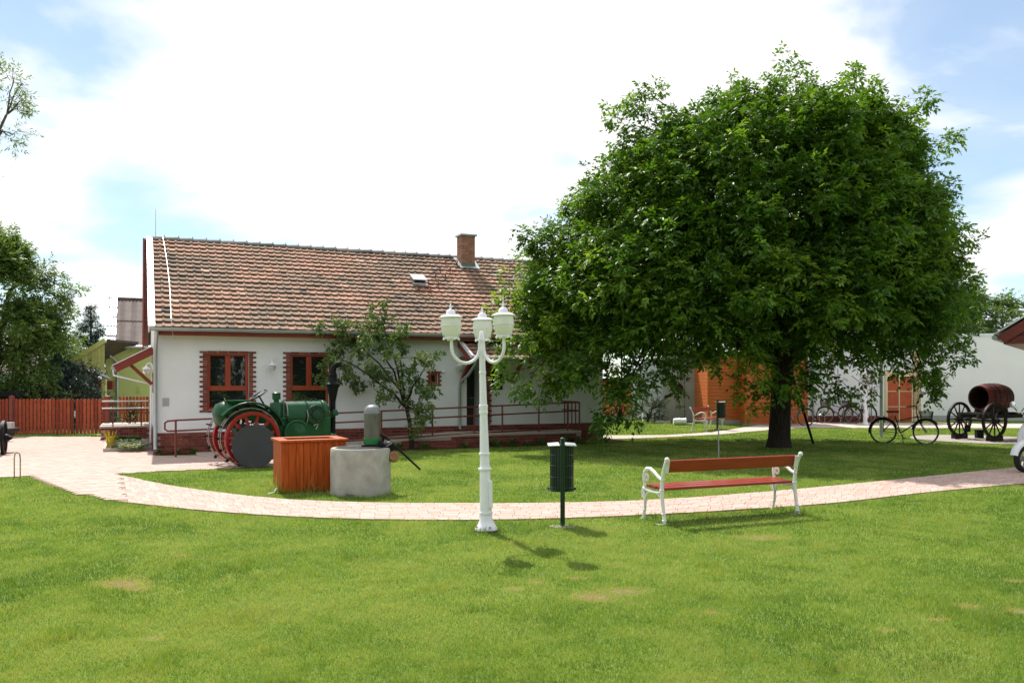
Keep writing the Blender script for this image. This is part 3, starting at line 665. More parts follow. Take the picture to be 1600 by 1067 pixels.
# verge on the left gable: white sheet edge and red barge board
mb = MB(); mb.box((RU0 - 0.09, -0.03, 0.03), (RU0 + 0.055, slen, 0.085), pm); mb.box((RU0 - 0.09, -0.03, -0.10), (RU0 - 0.06, slen, 0.03), pm)
mb.build('verge_flashing', mat['whitemetal'], roof)
mb = MB(); bb = Matrix.Translation((0, 2 * RIDGE_V, 0)) @ Matrix.Scale(-1, 4, (0, 1, 0)) @ pm
mb.box((RU0 - 0.19, -0.2, -0.24), (RU0 - 0.15, slen - 0.01, 0.03), bb); mb.box((RU0 - 0.149, -0.2, -0.02), (RU0 - 0.002, slen - 0.01, 0.018), bb)
mb.build('barge_board', mat['redwood'], roof)
mb = MB(); mb.box((RU1 + 0.002, 0, -0.14), (RU1 + 0.03, slen, 0.08), pm); mb.build('barge_board', mat['redwood'], roof)
# fascia, soffit, gutter
MB().box((0.02, EAVE_V + 0.06, EAVE_Z - 0.16), (RU1 - 0.1, EAVE_V + 0.09, EAVE_Z + 0.0)).build('fascia_board', mat['redwood'], roof)
MB().box((0.0, EAVE_V + 0.0915, EAVE_Z - 0.13), (RU1 - 0.1, 0.03, EAVE_Z - 0.11)).build('soffit', mat['redwood'], roof)
mb = MB(); n = 9; gv = []; r = 0.062
for u in (RU0 - 0.05, RU1):
    gv += [(u, EAVE_V - 0.02 + r * math.cos(math.pi + math.pi * i / (n - 1)), EAVE_Z - 0.005 + r * math.sin(math.pi + math.pi * i / (n - 1))) for i in range(n)]
mb.add(gv, [(i, i + 1, n + i + 1, n + i) for i in range(n - 1)] + [tuple(range(n)), tuple(range(2 * n - 1, n - 1, -1))])
mb.tube([(RU0 - 0.05, EAVE_V - 0.02 - r, EAVE_Z), (RU1, EAVE_V - 0.02 - r, EAVE_Z)], 0.011, 6)
mb.build('gutter', mat['zinc'], roof, smooth=True)
MB().tube([(0.03, EAVE_V - 0.02, EAVE_Z - 0.06), (0.03, EAVE_V, EAVE_Z - 0.14), (0.02, -0.16, EAVE_Z - 0.36), (0.01, -0.075, EAVE_Z - 0.55), (0.01, -0.07, 0.22), (0.01, -0.11, 0.12)], 0.045, 10).build('downpipe', mat['zinc'], house, smooth=True)
# lightning conductor down the slope, rod, overflow pipe
(u0, v0), (u1, v1) = roof_hit(254, 376), roof_hit(267, 506)
lc = []
for i in range(9):
    t = i / 8; v = v0 + (v1 - v0) * t; lc.append((u0 + (u1 - u0) * t + 0.05 * math.sin(t * 3.1), v, roof_z(v) + 0.13))
MB().tube([(u0, RIDGE_V, RIDGE_Z + 0.14)] + lc + [(u1 + 0.02, EAVE_V - 0.09, EAVE_Z - 0.02), (u1 + 0.05, EAVE_V - 0.02, EAVE_Z - 0.26)], 0.006, 6).build('lightning_conductor', mat['zinc'], roof)
MB().tube([(0.08, RIDGE_V, RIDGE_Z), (0.08, RIDGE_V, RIDGE_Z + 0.85)], [0.010, 0.005], 6).build('lightning_rod', mat['steel'], roof)
# chimney
cu0, cu1, cv0, cv1, cz0, cz1 = 8.98, 9.44, 3.12, 3.55, 4.9, 6.34
ch = MB().box((cu0 + 0.008, cv0 + 0.008, cz0), (cu1 - 0.008, cv1 - 0.008, cz1)).build('chimney', mat['mortar'], house)
for i in range(19):
    z = cz0 + 0.02 + i * 0.0755
    if z + 0.06 > cz1: break
    cut = [cu0, cu0 + 0.235, cu1] if i % 2 else [cu0, cu0 + 0.12, cu0 + 0.35, cu1]
    for k in range(len(cut) - 1):
        mb = MB(); mb.tint = random.random(); mb.box((cut[k], cv0, z), (cut[k + 1] - 0.008, cv0 + 0.05, z + 0.068)); mb.build('brick', mat['chimney_brick'], ch)
    for s in (cu0, cu1 - 0.05):
        mb = MB(); mb.tint = random.random(); mb.box((s, cv0 + 0.055, z), (s + 0.05, cv0 + 0.24, z + 0.068)).box((s, cv0 + 0.248, z), (s + 0.05, cv1, z + 0.068)); mb.build('brick', mat['chimney_brick'], ch)
MB().box((cu0 - 0.05, cv0 - 0.05, cz1), (cu1 + 0.05, cv1 + 0.05, cz1 + 0.06)).build('cap', mat['zinc'], ch, bevel=0.008)
zf = roof_z(cv0)
MB().box((cu0 - 0.005, cv0 - 0.006, zf + 0.02), (cu1 + 0.005, cv0 - 0.001, zf + 0.19)).build('collar', M('green_copper', (0.13, 0.18, 0.13), 0.6, 0.25, 8), ch)
sA = (cv0 - EAVE_V) / math.cos(slope)
MB().box((cu0 - 0.10, sA - 0.14, 0.085), (cu1 + 0.10, sA + 0.0, 0.10), pm).box((cu0 - 0.12, sA + 0.002, 0.085), (cu0 - 0.01, sA + 0.6, 0.10), pm).box((cu1 + 0.01, sA + 0.002, 0.085), (cu1 + 0.12, sA + 0.6, 0.10), pm).build('flashing', mat['zinc'], ch)
# skylight
(su, sv), (su2, sv2) = roof_hit(637, 437), roof_hit(662, 455)
s1 = (max(sv, sv2) - EAVE_V) / math.cos(slope); s0 = s1 - 0.42
sl = MB().box((6.99, s0, 0.02), (7.03, s1, 0.16), pm).box((7.36, s0, 0.02), (7.40, s1, 0.16), pm).box((7.03, s1 - 0.05, 0.02), (7.36, s1, 0.16), pm).box((7.03, s0, 0.02), (7.36, s0 + 0.05, 0.12), pm).build('skylight', mat['zinc'], roof)
MB().box((6.98, 0, -0.012), (7.41, s1 - s0, 0.012), plane_m(0, s0, 0.22, R(-6)) @ Matrix.Identity(4)).build('pane', mat['palesheet'], sl)
MB().box((6.98, s0 - 0.09, 0.095), (7.44, s0 - 0.004, 0.107), pm).build('apron', mat['palesheet'], sl)
# roof steps up to the chimney
for (xa, ya, xb, yb) in ((655, 452, 673, 461), (670, 441, 685, 453), (681, 430, 696, 441), (688, 418, 703, 430), (697, 407, 714, 419)):
    (ua, va), (ub, vb) = roof_hit(xa, yb), roof_hit(xb, yb)
    v = (va + vb) / 2; z = roof_z(v) + 0.05; hh = 0.20
    MB().tube([(ua, v + 0.12, z + 0.08), (ua, v - 0.02, z + hh), (ub, v - 0.02, z + hh), (ub, v + 0.12, z + 0.08)], 0.014, 6).tube([(ua, v - 0.02, z + hh), (ua, v - 0.02, z - 0.02)], 0.012, 6).tube([(ub, v - 0.02, z + hh), (ub, v - 0.02, z - 0.02)], 0.012, 6).build('roof_step', mat['rail'], roof)
# wall lanterns: white swan-neck with glass bowl
def lantern(parent, u, z, out, name='wall_lamp', gl='lamp_clear'):
    """out: unit vector away from the wall"""
    ox, oy = out
    P = [(u[0] + ox * 0.02, u[1] + oy * 0.02, z + 0.02)]
    for i in range(9):
        a = math.pi * i / 8; P.append((u[0] + ox * (0.10 - 0.075 * math.cos(a)), u[1] + oy * (0.10 - 0.075 * math.cos(a)), z + 0.12 + 0.075 * math.sin(a)))
    l = MB().tube(P, 0.013, 8).build(name, mat['whitemetal'], parent, smooth=True)
    c = (u[0] + ox * 0.175, u[1] + oy * 0.175, z)
    MB().lathe([(0.02, 0.13), (0.03, 0.11), (0.085, 0.07), (0.105, 0.05), (0.105, 0.04), (0.02, 0.055)], 14, Matrix.Translation(c)).build('shade', mat['whitemetal'], l, smooth=True)
    MB().lathe([(0.07, 0.045), (0.092, 0.02), (0.09, -0.03), (0.06, -0.08), (0.01, -0.095)], 14, Matrix.Translation(c)).build('bowl', mat[gl], l, smooth=True)
    return l
lantern(house, (2.69, 0), 2.10, (0, -1)); lantern(house, (7.70, 0), 2.12, (0, -1))

# --- canopy over the door
cn = MB(); CV, CZ0, CZ1, CU0, CU1 = -1.02, 2.36, 2.86, 7.72, 9.42
cs = math.atan2(CZ1 - CZ0, -CV); cl = math.hypot(CZ1 - CZ0, CV); cm = Matrix.Translation((0, CV, CZ0)) @ Matrix.Rotation(cs, 4, 'X')
cn.box((CU0, 0, -0.03), (CU1, cl - 0.02, 0.0), cm)
canopy = cn.build('door_canopy', mat['redwood'], house)
for r_ in range(4):
    for k in range(8):
        mb = MB(); mb.tint = min(1, max(0, random.gauss(0.5, 0.2))); tile_mesh(mb)
        m_ = cm @ Matrix.Translation((CU0 + 0.15 + k * TW, r_ * TE - 0.03, 0.05)) @ Matrix.Rotation(tilt, 4, 'X')
        mb.v = [tuple(m_ @ Vector(p)) for p in mb.v]
        mb.build('roof_tile', mat['tile'], canopy)
MB().box((CU0 - 0.04, -0.02, 0.0), (CU0 + 0.02, cl, 0.09), cm).build('verge_strip', mat['whitemetal'], canopy)
MB().box((CU0 - 0.045, -0.02, -0.15), (CU0 - 0.002, cl, -0.002), cm).box((CU1 + 0.002, -0.02, -0.15), (CU1 + 0.045, cl, -0.002), cm).build('barge_board', mat['redwood'], canopy)
for u in (CU0 + 0.06, CU1 - 0.10):
    MB().bar((u, -0.03, 1.72), (u, CV + 0.22, CZ0 + 0.02), 0.08, 0.09, (1, 0, 0)).build('bracket', mat['redwood'], canopy)
    MB().box((u - 0.04, CV + 0.1, CZ0 - 0.02), (u + 0.04, 0.0, CZ0 + 0.05)).build('beam', mat['redwood'], canopy)
MB().tube([(CU0 - 0.03, CV - 0.05, CZ0 - 0.01), (CU1 + 0.05, CV - 0.05, CZ0 - 0.01)], 0.052, 10).build('gutter', mat['zinc'], canopy, smooth=True)
MB().tube([(CU0 + 0.08, CV - 0.05, CZ0 - 0.05), (CU0 + 0.08, CV - 0.02, CZ0 - 0.16), (CU0 + 0.02, CV + 0.35, CZ0 - 0.45), (CU0 + 0.0, -0.16, CZ0 - 0.62), (CU0 + 0.0, -0.08, CZ0 - 0.75), (CU0 + 0.0, -0.08, 0.42)], 0.04, 10).build('downpipe', mat['zinc'], canopy, smooth=True)

# --- side awning over the gable entrance, seen edge on
aw = MB(); AV0, AV1 = 2.6, 6.6
am = Matrix.Translation((-0.92, 0, 2.13)) @ Matrix.Rotation(-math.atan2(0.50, 0.92), 4, 'Y'); al = math.hypot(0.50, 0.92)
awn = aw.box((0, AV0, -0.035), (al - 0.02, AV1, 0.03), am).build('side_awning', mat['redwood'], house)
MB().box((-0.03, AV0 - 0.06, -0.16), (al - 0.02, AV0 - 0.005, 0.04), am).build('rafter', mat['redwood'], awn)
MB().box((-0.05, AV0 - 0.08, 0.042), (al - 0.02, AV1, 0.06), am).build('roof_sheet', mat['whitemetal'], awn)
MB().bar((-0.03, AV0 + 0.1, 1.66), (-0.58, AV0 + 0.1, 2.20), 0.09, 0.09, (0, 1, 0)).build('bracket', mat['redwood'], awn)
MB().tube([(-0.98, AV0 - 0.05, 2.09), (-0.98, AV1, 2.07)], 0.05, 8).build('gutter', mat['zinc'], awn)
MB().tube([(-0.96, AV0 + 0.02, 2.05), (-0.96, AV0 + 0.05, 1.90), (-0.06, AV0 + 0.12, 1.66), (-0.06, AV0 + 0.12, 0.1)], 0.025, 8).build('downpipe', mat['whitemetal'], awn)
lantern(house, (0, 2.3), 2.02, (-1, 0), 'wall_lamp', 'lamp_clear')
pl = MB().box((-0.03, 1.3, 1.45), (-0.001, 2.0, 1.95)).build('brick_window_surround', mat['brick'], house)
MB().box((-0.032, 1.45, 1.55), (-0.0305, 1.85, 1.85)).build('pane', mat['glass'], pl)

# --- side porch with brick base and rails
porch = thing('side_porch', 'brick porch with pale handrails at the gable end of the white house', 'porch', (HO.x + ND.x * 5.6, HO.y + ND.y * 5.6, 0), HA)
pb = MB().box((-1.36, 0, 0), (-0.06, 2.2, 0.36)).build('base', mat['mortar'], porch)
for r_ in range(5):
    u = -1.36 + 0.1 * (r_ % 2)
    while u < -0.16:
        w = min(0.235, -0.06 - u); mb = MB(); mb.tint = random.random(); mb.box((u, -0.02, 0.01 + r_ * 0.0715), (u + w, 0.01, 0.01 + r_ * 0.0715 + 0.061)); mb.build('brick', mat['brick'], pb); u += 0.247
MB().box((-1.40, -0.06, 0.361), (-0.06, 2.2, 0.41)).build('deck', mat['slab'], porch, bevel=0.006)
for u in (-1.05, -0.28): MB().box((u - 0.025, -0.015, 0.1), (u + 0.025, 0.02, 1.12)).build('post', mat['rail'], porch)
for z in (1.13, 0.92, 0.44): MB().box((-1.34, -0.035, z), (-0.08, 0.06, z + 0.035)).build('rail', mat['castwhite'], porch, bevel=0.006)
MB().box((-1.33, -0.01, 0.86), (-0.08, 0.01, 0.90)).build('lower_rail', mat['rail'], porch)

# --- access ramp with brick face and railing
ramp_o = thing('access_ramp', 'long ramp with brick side and red-brown tube railing in front of the white house', 'ramp', (HO.x - ND.x * 1.1, HO.y - ND.y * 1.1, 0), HA)
def ramp_z(u):
    return 0.03 if u < 1.2 else (0.03 + (u - 1.2) / 6.3 * 0.33 if u < 7.5 else 0.36)
mb = MB()
us = [0.9, 1.2, 7.5, 10.95]
for i in range(3):
    a, b = us[i], us[i + 1]
    mb.add([(a, -0.03, ramp_z(a) - 0.05), (b, -0.03, ramp_z(b) - 0.05), (b, 1.06, ramp_z(b) - 0.05), (a, 1.06, ramp_z(a) - 0.05), (a, -0.03, ramp_z(a)), (b, -0.03, ramp_z(b)), (b, 1.06, ramp_z(b)), (a, 1.06, ramp_z(a))],
           [(4, 5, 6, 7), (0, 1, 5, 4), (1, 2, 6, 5), (3, 0, 4, 7)])
mb.build('slab', mat['slab'], ramp_o)
mb = MB()
for i in (1, 2):
    a, b = us[i], us[i + 1]; mb.add([(a, 0, 0), (b, 0, 0), (b, 1.05, 0), (a, 1.05, 0), (a, 0, ramp_z(a) - 0.051), (b, 0, ramp_z(b) - 0.051), (b, 1.05, ramp_z(b) - 0.051), (a, 1.05, ramp_z(a) - 0.051)], [(0, 1, 5, 4), (1, 2, 6, 5), (3, 0, 4, 7)])
rw_ = mb.build('side_wall', mat['mortar'], ramp_o)
items = []
for r_ in range(5):
    z = 0.034 + r_ * 0.0715; u = 1.3 + 0.12 * (r_ % 2)
    while u + 0.24 < 10.95:
        if z + 0.035 < ramp_z(u) - 0.045: items.append((Matrix.Translation((u + 0.1175, -0.006, z)), min(1, max(0, random.gauss(0.5, 0.25)))))
        u += 0.247
    v = 0.02 + 0.12 * (r_ % 2)
    while v + 0.24 < 1.06:
        if z + 0.035 < 0.31: items.append((Matrix.Translation((10.956, v + 0.1175, z)) @ Matrix.Rotation(math.pi / 2, 4, 'Z'), random.random()))
        v += 0.247
pieces('brick', items, brick_mesh, mat['brick'], rw_, 'bricks', 300, hkey)
top = lambda u: 0.85 + (u - 0.2) / 10.7 * 0.30 if u < 10.9 else 1.15
def rail(dz, u0, u1, nm):
    MB().tube([(u0 + (u1 - u0) * i / 8, 0.0, top(u0 + (u1 - u0) * i / 8) - dz) for i in range(9)], 0.021, 8).build(nm, mat['rail'], ramp_o, smooth=True)
u0 = 0.25
MB().tube([(10.9, 0, 1.15), (7.0, 0, top(7)), (3.5, 0, top(3.5)), (0.42, 0, top(0.42)), (0.25, 0, top(0.25) - 0.01), (0.19, 0, 0.80), (0.19, 0, 0.66), (0.25, 0, 0.615), (0.42, 0, 0.615), (3.5, 0, top(3.5) - 0.235), (7.0, 0, top(7) - 0.235), (10.9, 0, 0.915)], 0.021, 8).build('handrail', mat['rail'], ramp_o, smooth=True)
rail(0.70, 2.4, 10.9, 'foot_rail')
for u in (0.42, 2.2, 3.91, 5.23, 6.58, 7.74, 8.55, 9.64, 10.53, 10.90):
    MB().tube([(u, 0.0, max(0.0, ramp_z(u) - 0.06) if u > 1.2 else 0.0), (u, 0.0, top(u))], 0.024, 8).build('post', mat['rail'], ramp_o, smooth=True)
for v in (0.22, 0.44, 0.66, 0.88):
    MB().tube([(10.9, v, 0.36), (10.9, v, 1.15)], 0.018, 8).build('baluster', mat['rail'], ramp_o, smooth=True)
MB().tube([(10.9, 0, 1.15), (10.9, 1.02, 1.15)], 0.021, 8).tube([(10.9, 0, 0.915), (10.9, 1.02, 0.915)], 0.018, 8).build('end_rail', mat['rail'], ramp_o, smooth=True)
# ================================================================== STREET FURNITURE
TAU = 2 * math.pi
# --- triple lamp post
def make_lamp(label, loc, lean=0.0, rz=0.0):
    t = thing('lamp_post', label, 'lamp', loc, rz, 'three-armed white lamp posts')
    o8 = 8
    MB().lathe([(0.135, 0.0), (0.135, 0.03), (0.105, 0.07), (0.078, 0.13), (0.072, 0.20), (0.082, 0.205), (0.082, 0.225), (0.074, 0.23)], 24).build('base', mat['whitemetal'], t, smooth=True)
    MB().lathe([(0.074, 0.23), (0.062, 0.72), (0.080, 0.725), (0.080, 0.745), (0.060, 0.75), (0.055, 0.90), (0.066, 0.905), (0.066, 0.925), (0.056, 0.93)], 12).build('lower_shaft', mat['whitemetal'], t)
    MB().lathe([(0.055, 0.93), (0.046, 1.38), (0.052, 1.385), (0.054, 1.41), (0.050, 1.43), (0.054, 1.47), (0.054, 1.49), (0.044, 1.50), (0.038, 1.86), (0.043, 1.865), (0.043, 1.885), (0.037, 1.89), (0.034, 2.12)], 12).build('shaft', mat['whitemetal'], t)
    MB().lathe([(0.036, 2.12), (0.042, 2.13), (0.042, 2.16), (0.036, 2.17), (0.036, 2.24), (0.044, 2.25), (0.044, 2.27), (0.03, 2.30), (0.022, 2.36), (0.012, 2.37)], 16).build('collar', mat['whitemetal'], t, smooth=True)
    MB().box((0.04, -0.075, 0.28), (0.085, -0.035, 0.60)).build('service_hatch', mat['whitemetal'], t, bevel=0.006)
    for k in range(4):
        a = TAU * k / 4 + 0.4; MB().lathe([(0.012, 0.0), (0.012, 0.02)], 6, Matrix.Translation((0.115 * math.cos(a), 0.115 * math.sin(a), 0.045))).build('bolt', mat['steel'], t)
    for k, a in enumerate((R(90), R(207), R(313))):
        dx, dy = math.cos(a), math.sin(a); L = 0.36; zb = 2.02; P = []
        for i in range(15):
            b = math.pi * i / 14; P.append((dx * (0.03 + L / 2 * (1 - math.cos(b))), dy * (0.03 + L / 2 * (1 - math.cos(b))), 2.18 - (0.19) * math.sin(b)))
        P = [(dx * 0.03, dy * 0.03, 2.23)] + P + [(dx * (0.03 + L), dy * (0.03 + L), 2.26)]
        arm = MB().tube(P, 0.019, 10).build('arm', mat['whitemetal'], t, smooth=True)
        T = Matrix.Translation((dx * (0.03 + L), dy * (0.03 + L), 2.26))
        hd = MB().lathe([(0.02, 0.0), (0.075, 0.012), (0.085, 0.02), (0.085, 0.035), (0.06, 0.04)], 20, T).build('lamp_head', mat['whitemetal'], t, smooth=True)
        MB().lathe([(0.052, 0.03), (0.080, 0.048), (0.102, 0.085), (0.116, 0.135), (0.121, 0.18), (0.116, 0.232), (0.104, 0.262)], 24, T).build('globe', mat['opal'], hd, smooth=True)
        cg = MB(); cg.ring(T @ Vector((0, 0, 0.165)), 0.124, 0.005, 28, 6, 'z')
        for j in range(4):
            b = TAU * j / 4 + 0.5; cb, sb = math.cos(b), math.sin(b)
            cg.tube([T @ Vector((r * cb, r * sb, z)) for r, z in ((0.085, 0.02), (0.105, 0.06), (0.122, 0.13), (0.126, 0.18), (0.112, 0.25))], 0.004, 5)
            cg.sphere(T @ Vector((0.095 * cb, 0.095 * sb, 0.012)), 0.015, 8, 6)
        cg.build('cage', mat['whitemetal'], hd, smooth=True)
        MB().lathe([(0.10, 0.258), (0.138, 0.262), (0.140, 0.270), (0.10, 0.288), (0.058, 0.298), (0.052, 0.335), (0.036, 0.352), (0.012, 0.360), (0.014, 0.375), (0.017, 0.385), (0.011, 0.40), (0.006, 0.425), (0.001, 0.435)], 24, T).build('cap', mat['whitemetal'], hd, smooth=True)
    t.rotation_euler = (0, lean, rz); return t
lamp_loc = G(760, 829)
lamp = make_lamp('three-armed white lamp post standing on the lawn beside the curved path', lamp_loc, R(-1.4))
mb = MB(); mb.lathe([(0.165, 0.0), (0.16, 0.012), (0.1, 0.02)], 18); o = mb.build('footing', mat['soil'], lamp)
lamp2 = copy_tree(lamp); lamp2.location = G(1352, 664); lamp2.rotation_euler = (0, 0, R(20)); lamp2['label'] = 'three-armed white lamp post standing before the white wall near parked bicycles'

# --- litter bin on a post
def make_bin(label, loc, rz=0.0):
    t = thing('litter_bin', label, 'bin', loc, rz, 'dark green litter bins')
    MB().lathe([(0.16, 0.0), (0.155, 0.012), (0.0501, 0.014)], 14, Matrix.Scale(0.7, 4, (0, 1, 0))).build('footing', mat['concrete'], t)
    MB().box((-0.028, -0.028, 0.0), (0.028, 0.028, 1.01)).build('post', mat['dark_green'], t, bevel=0.005)
    MB().lathe([(0.03, 1.011), (0.03, 1.03), (0.022, 1.035), (0.034, 1.055), (0.03, 1.08), (0.005, 1.09)], 12).build('finial', mat['dark_green'], t, smooth=True)
    m = Matrix.Translation((0, 0.16, 0)); body = MB().lathe([(0.125, 0.44), (0.135, 0.442), (0.138, 0.97), (0.132, 0.972), (0.13, 0.45)], 22, m, cap=False)
    body.lathe([(0.001, 0.446), (0.13, 0.447)], 22, m, cap=False)
    bo = body.build('basket', mat['dark_green'], t, smooth=True)
    bars = MB()
    for j in range(26):
        a = TAU * j / 26; bars.bar((0.143 * math.cos(a), 0.16 + 0.143 * math.sin(a), 0.45), (0.143 * math.cos(a), 0.16 + 0.143 * math.sin(a), 0.965), 0.012, 0.006, (math.cos(a), math.sin(a), 0))
    bars.build('slats', mat['dark_green'], bo)
    for z in (0.47, 0.60, 0.74, 0.87): MB().ring((0, 0.16, z), 0.147, 0.005, 26, 5, 'z').build('hoop', mat['dark_green'], bo)
    MB().lathe([(0.165, 0.425), (0.168, 0.44), (0.12, 0.443)], 22, m).build('bottom_ring', mat['dark_green'], t)
    for s in (-1, 1): MB().sphere((s * 0.165, 0.16, 0.445), 0.016, 8, 6).build('hinge', mat['dark_green'], t)
    for s in (-1, 1):
        MB().prism([(s * 0.032, -0.02, 0.985), (s * 0.175, 0.02, 0.975), (s * 0.175, 0.30, 0.985), (s * 0.032, 0.33, 0.995)], (0, 0, 0.014)).build('lid', mat['zinc'], t, bevel=0.003)
    return t
bin1 = make_bin('dark green post-mounted litter bin beside the curved path', G(879, 823))
bin2 = copy_tree(bin1); bin2.location = G(1121, 672); bin2.rotation_euler = (0, 0, R(-70)); bin2['label'] = 'dark green litter bin on a post before the orange shed'

# --- bench: cast iron ends and three planks
def bench_end(mb_parent, x):
    P = lambda d, z: (x, d, z)
    fr = MB()
    fr.tube([P(0.0, 0.0), P(0.005, 0.02), P(0.03, 0.16), P(0.055, 0.30), P(0.068, 0.42), P(0.055, 0.55), P(0.02, 0.68), P(-0.03, 0.78)], [0.030, 0.022, 0.022, 0.024, 0.024, 0.022, 0.021, 0.022], 10)
    for z, d in ((0.13, 0.024), (0.42, 0.066), (0.05, 0.008)): fr.ring(P(d, z), 0.024, 0.008, 14, 6, 'z')
    fr.sphere(P(-0.05, 0.805), 0.032, 12, 8)
    fr.build('back_leg', mat['castwhite'], mb_parent, smooth=True)
    fl = MB(); fl.tube([P(0.50, 0.0), P(0.495, 0.02), P(0.46, 0.15), P(0.455, 0.25), P(0.48, 0.36), P(0.50, 0.40)], [0.030, 0.020, 0.019, 0.02, 0.022, 0.022], 10); fl.ring(P(0.47, 0.12), 0.022, 0.007, 14, 6, 'z')
    fl.build('front_leg', mat['castwhite'], mb_parent, smooth=True)
    am = MB(); arm = [P(0.035, 0.56), P(0.07, 0.545), P(0.14, 0.57), P(0.24, 0.625), P(0.33, 0.66), P(0.41, 0.655), P(0.465, 0.61), P(0.485, 0.54), P(0.475, 0.47), P(0.455, 0.42)]
    am.tube(arm, [0.02, 0.02, 0.021, 0.023, 0.024, 0.024, 0.022, 0.020, 0.018, 0.02], 10)
    sp = []
    for i in range(16):
        a = -0.4 + i * 0.42; r = 0.078 - i * 0.0042; sp.append(P(0.405 + r * math.cos(a) * 0.62, 0.525 + r * math.sin(a)))
    am.tube(sp, [0.017 - 0.0005 * i for i in range(16)], 8)
    am.build('armrest', mat['castwhite'], mb_parent, smooth=True)
    br = MB(); br.tube([P(0.07, 0.395), P(0.16, 0.375), P(0.30, 0.375), P(0.42, 0.385), P(0.50, 0.40)], 0.018, 8)
    br.tube([P(0.045, 0.23), P(0.075, 0.31), P(0.13, 0.355), P(0.19, 0.372)], 0.014, 8); br.tube([P(0.455, 0.23), P(0.42, 0.32), P(0.36, 0.36), P(0.30, 0.374)], 0.014, 8)
    sp = [P(0.50 + (0.05 - i * 0.004) * math.cos(1.0 - i * 0.55) * 0.6, 0.33 + (0.065 - i * 0.004) * math.sin(1.0 - i * 0.55)) for i in range(11)]
    br.tube(sp, 0.013, 8); br.build('seat_bracket', mat['castwhite'], mb_parent, smooth=True)
    MB().box((x - 0.004, 0.018, 0.63), (x + 0.03 * (1 if x < 0 else -1), 0.032, 0.79)) if False else None
    s = 1 if x < 0 else -1
    MB().prism([(x + s * 0.012, 0.020, 0.635), (x + s * 0.06, 0.020, 0.635), (x + s * 0.06, -0.014, 0.785), (x + s * 0.012, -0.014, 0.785)], (0, -0.01, -0.002)).build('plank_plate', mat['castwhite'], mb_parent)
    MB().box((x - 0.12, -0.05, 0.0), (x + 0.06, 0.05, 0.012)).build('foot_slab', mat['concrete'], mb_parent)
def make_bench(label, loc, rz):
    t = thing('park_bench', label, 'bench', loc, rz, 'red plank benches with white cast-iron ends')
    L = 2.08
    bench_end(t, -L / 2); bench_end(t, L / 2)
    tl = R(-14)
    MB().box((-L / 2 + 0.02, -0.018, -0.078), (L / 2 - 0.02, 0.018, 0.078), Matrix.Translation((0, 0.036, 0.715)) @ Matrix.Rotation(-tl, 4, 'X')).build('back_plank', mat['bench_wood'], t, bevel=0.008)
    for d, w, z in ((0.145, 0.12, 0.407), (0.285, 0.13, 0.412), (0.425, 0.12, 0.414)):
        MB().box((-L / 2 + 0.015, d - w / 2, z), (L / 2 - 0.015, d + w / 2, z + 0.036)).build('seat_plank', mat['bench_wood'], t, bevel=0.009)
    return t
pL, pR = G(1035, 820), G(1250, 803); bc = (pL + pR) / 2; br_ = math.atan2(pR.y - pL.y, pR.x - pL.x)
bench = make_bench('red plank bench with white cast-iron ends beside the curved path', (bc.x, bc.y, 0), br_)
bench2 = copy_tree(bench); bench2.location = (6.68, 29.4, 0); bench2.rotation_euler = (0, 0, R(240)); bench2['label'] = 'red plank bench with white cast-iron ends on the lawn before the orange shed'

# --- wooden planter box
pc = G(440, 772); pr_ = R(26); PW, PD, PH = 1.02, 0.74, 0.80
planter = thing('wooden_planter', 'large orange stained plank planter box beside the concrete well ring', 'planter', (pc.x, pc.y, 0), pr_)
def plank_row(n, a, b, mk, nm='plank'):
    w = (b - a) / n
    for i in range(n): mk(a + i * w + 0.003, a + (i + 1) * w - 0.003, random.uniform(-0.002, 0.002))
plank_row(9, 0, PW, lambda p, q, j: MB().box((p, 0.0 + j, 0.02), (q, 0.03 + j, PH)).build('plank', mat['orange_wood'], planter, bevel=0.004))
plank_row(9, 0, PW, lambda p, q, j: MB().box((p, PD - 0.03 + j, 0.02), (q, PD + j, PH)).build('plank', mat['orange_wood'], planter, bevel=0.004))
plank_row(6, 0.032, PD - 0.032, lambda p, q, j: MB().box((j, p, 0.02), (0.03 + j, q, PH)).build('plank', mat['orange_wood'], planter, bevel=0.004))
plank_row(6, 0.032, PD - 0.032, lambda p, q, j: MB().box((PW - 0.03 + j, p, 0.02), (PW + j, q, PH)).build('plank', mat['orange_wood'], planter, bevel=0.004))
e = 0.035; tw = 0.13
for lo, hi in (((-e, -e, PH + 0.003), (PW + e, tw, PH + 0.04)), ((-e, PD - tw, PH + 0.003), (PW + e, PD + e, PH + 0.04)), ((-e, tw + 0.002, PH + 0.003), (tw, PD - tw - 0.002, PH + 0.038)), ((PW - tw, tw + 0.002, PH + 0.003), (PW + e, PD - tw - 0.002, PH + 0.038))):
    MB().box(lo, hi).build('rim_board', mat['orange_wood'], planter, bevel=0.006)
MB().box((0.035, 0.035, 0.0), (PW - 0.035, PD - 0.035, 0.34)).build('soil', mat['soil'], planter)
MB().tube([(-0.05, 0.2, 0.0), (-0.08, 0.16, 0.05), (-0.06, 0.1, 0.085), (-0.1, 0.05, 0.03), (-0.2, 0.06, 0.008)], 0.012, 6).build('drain_hose', mat['castwhite'], planter)

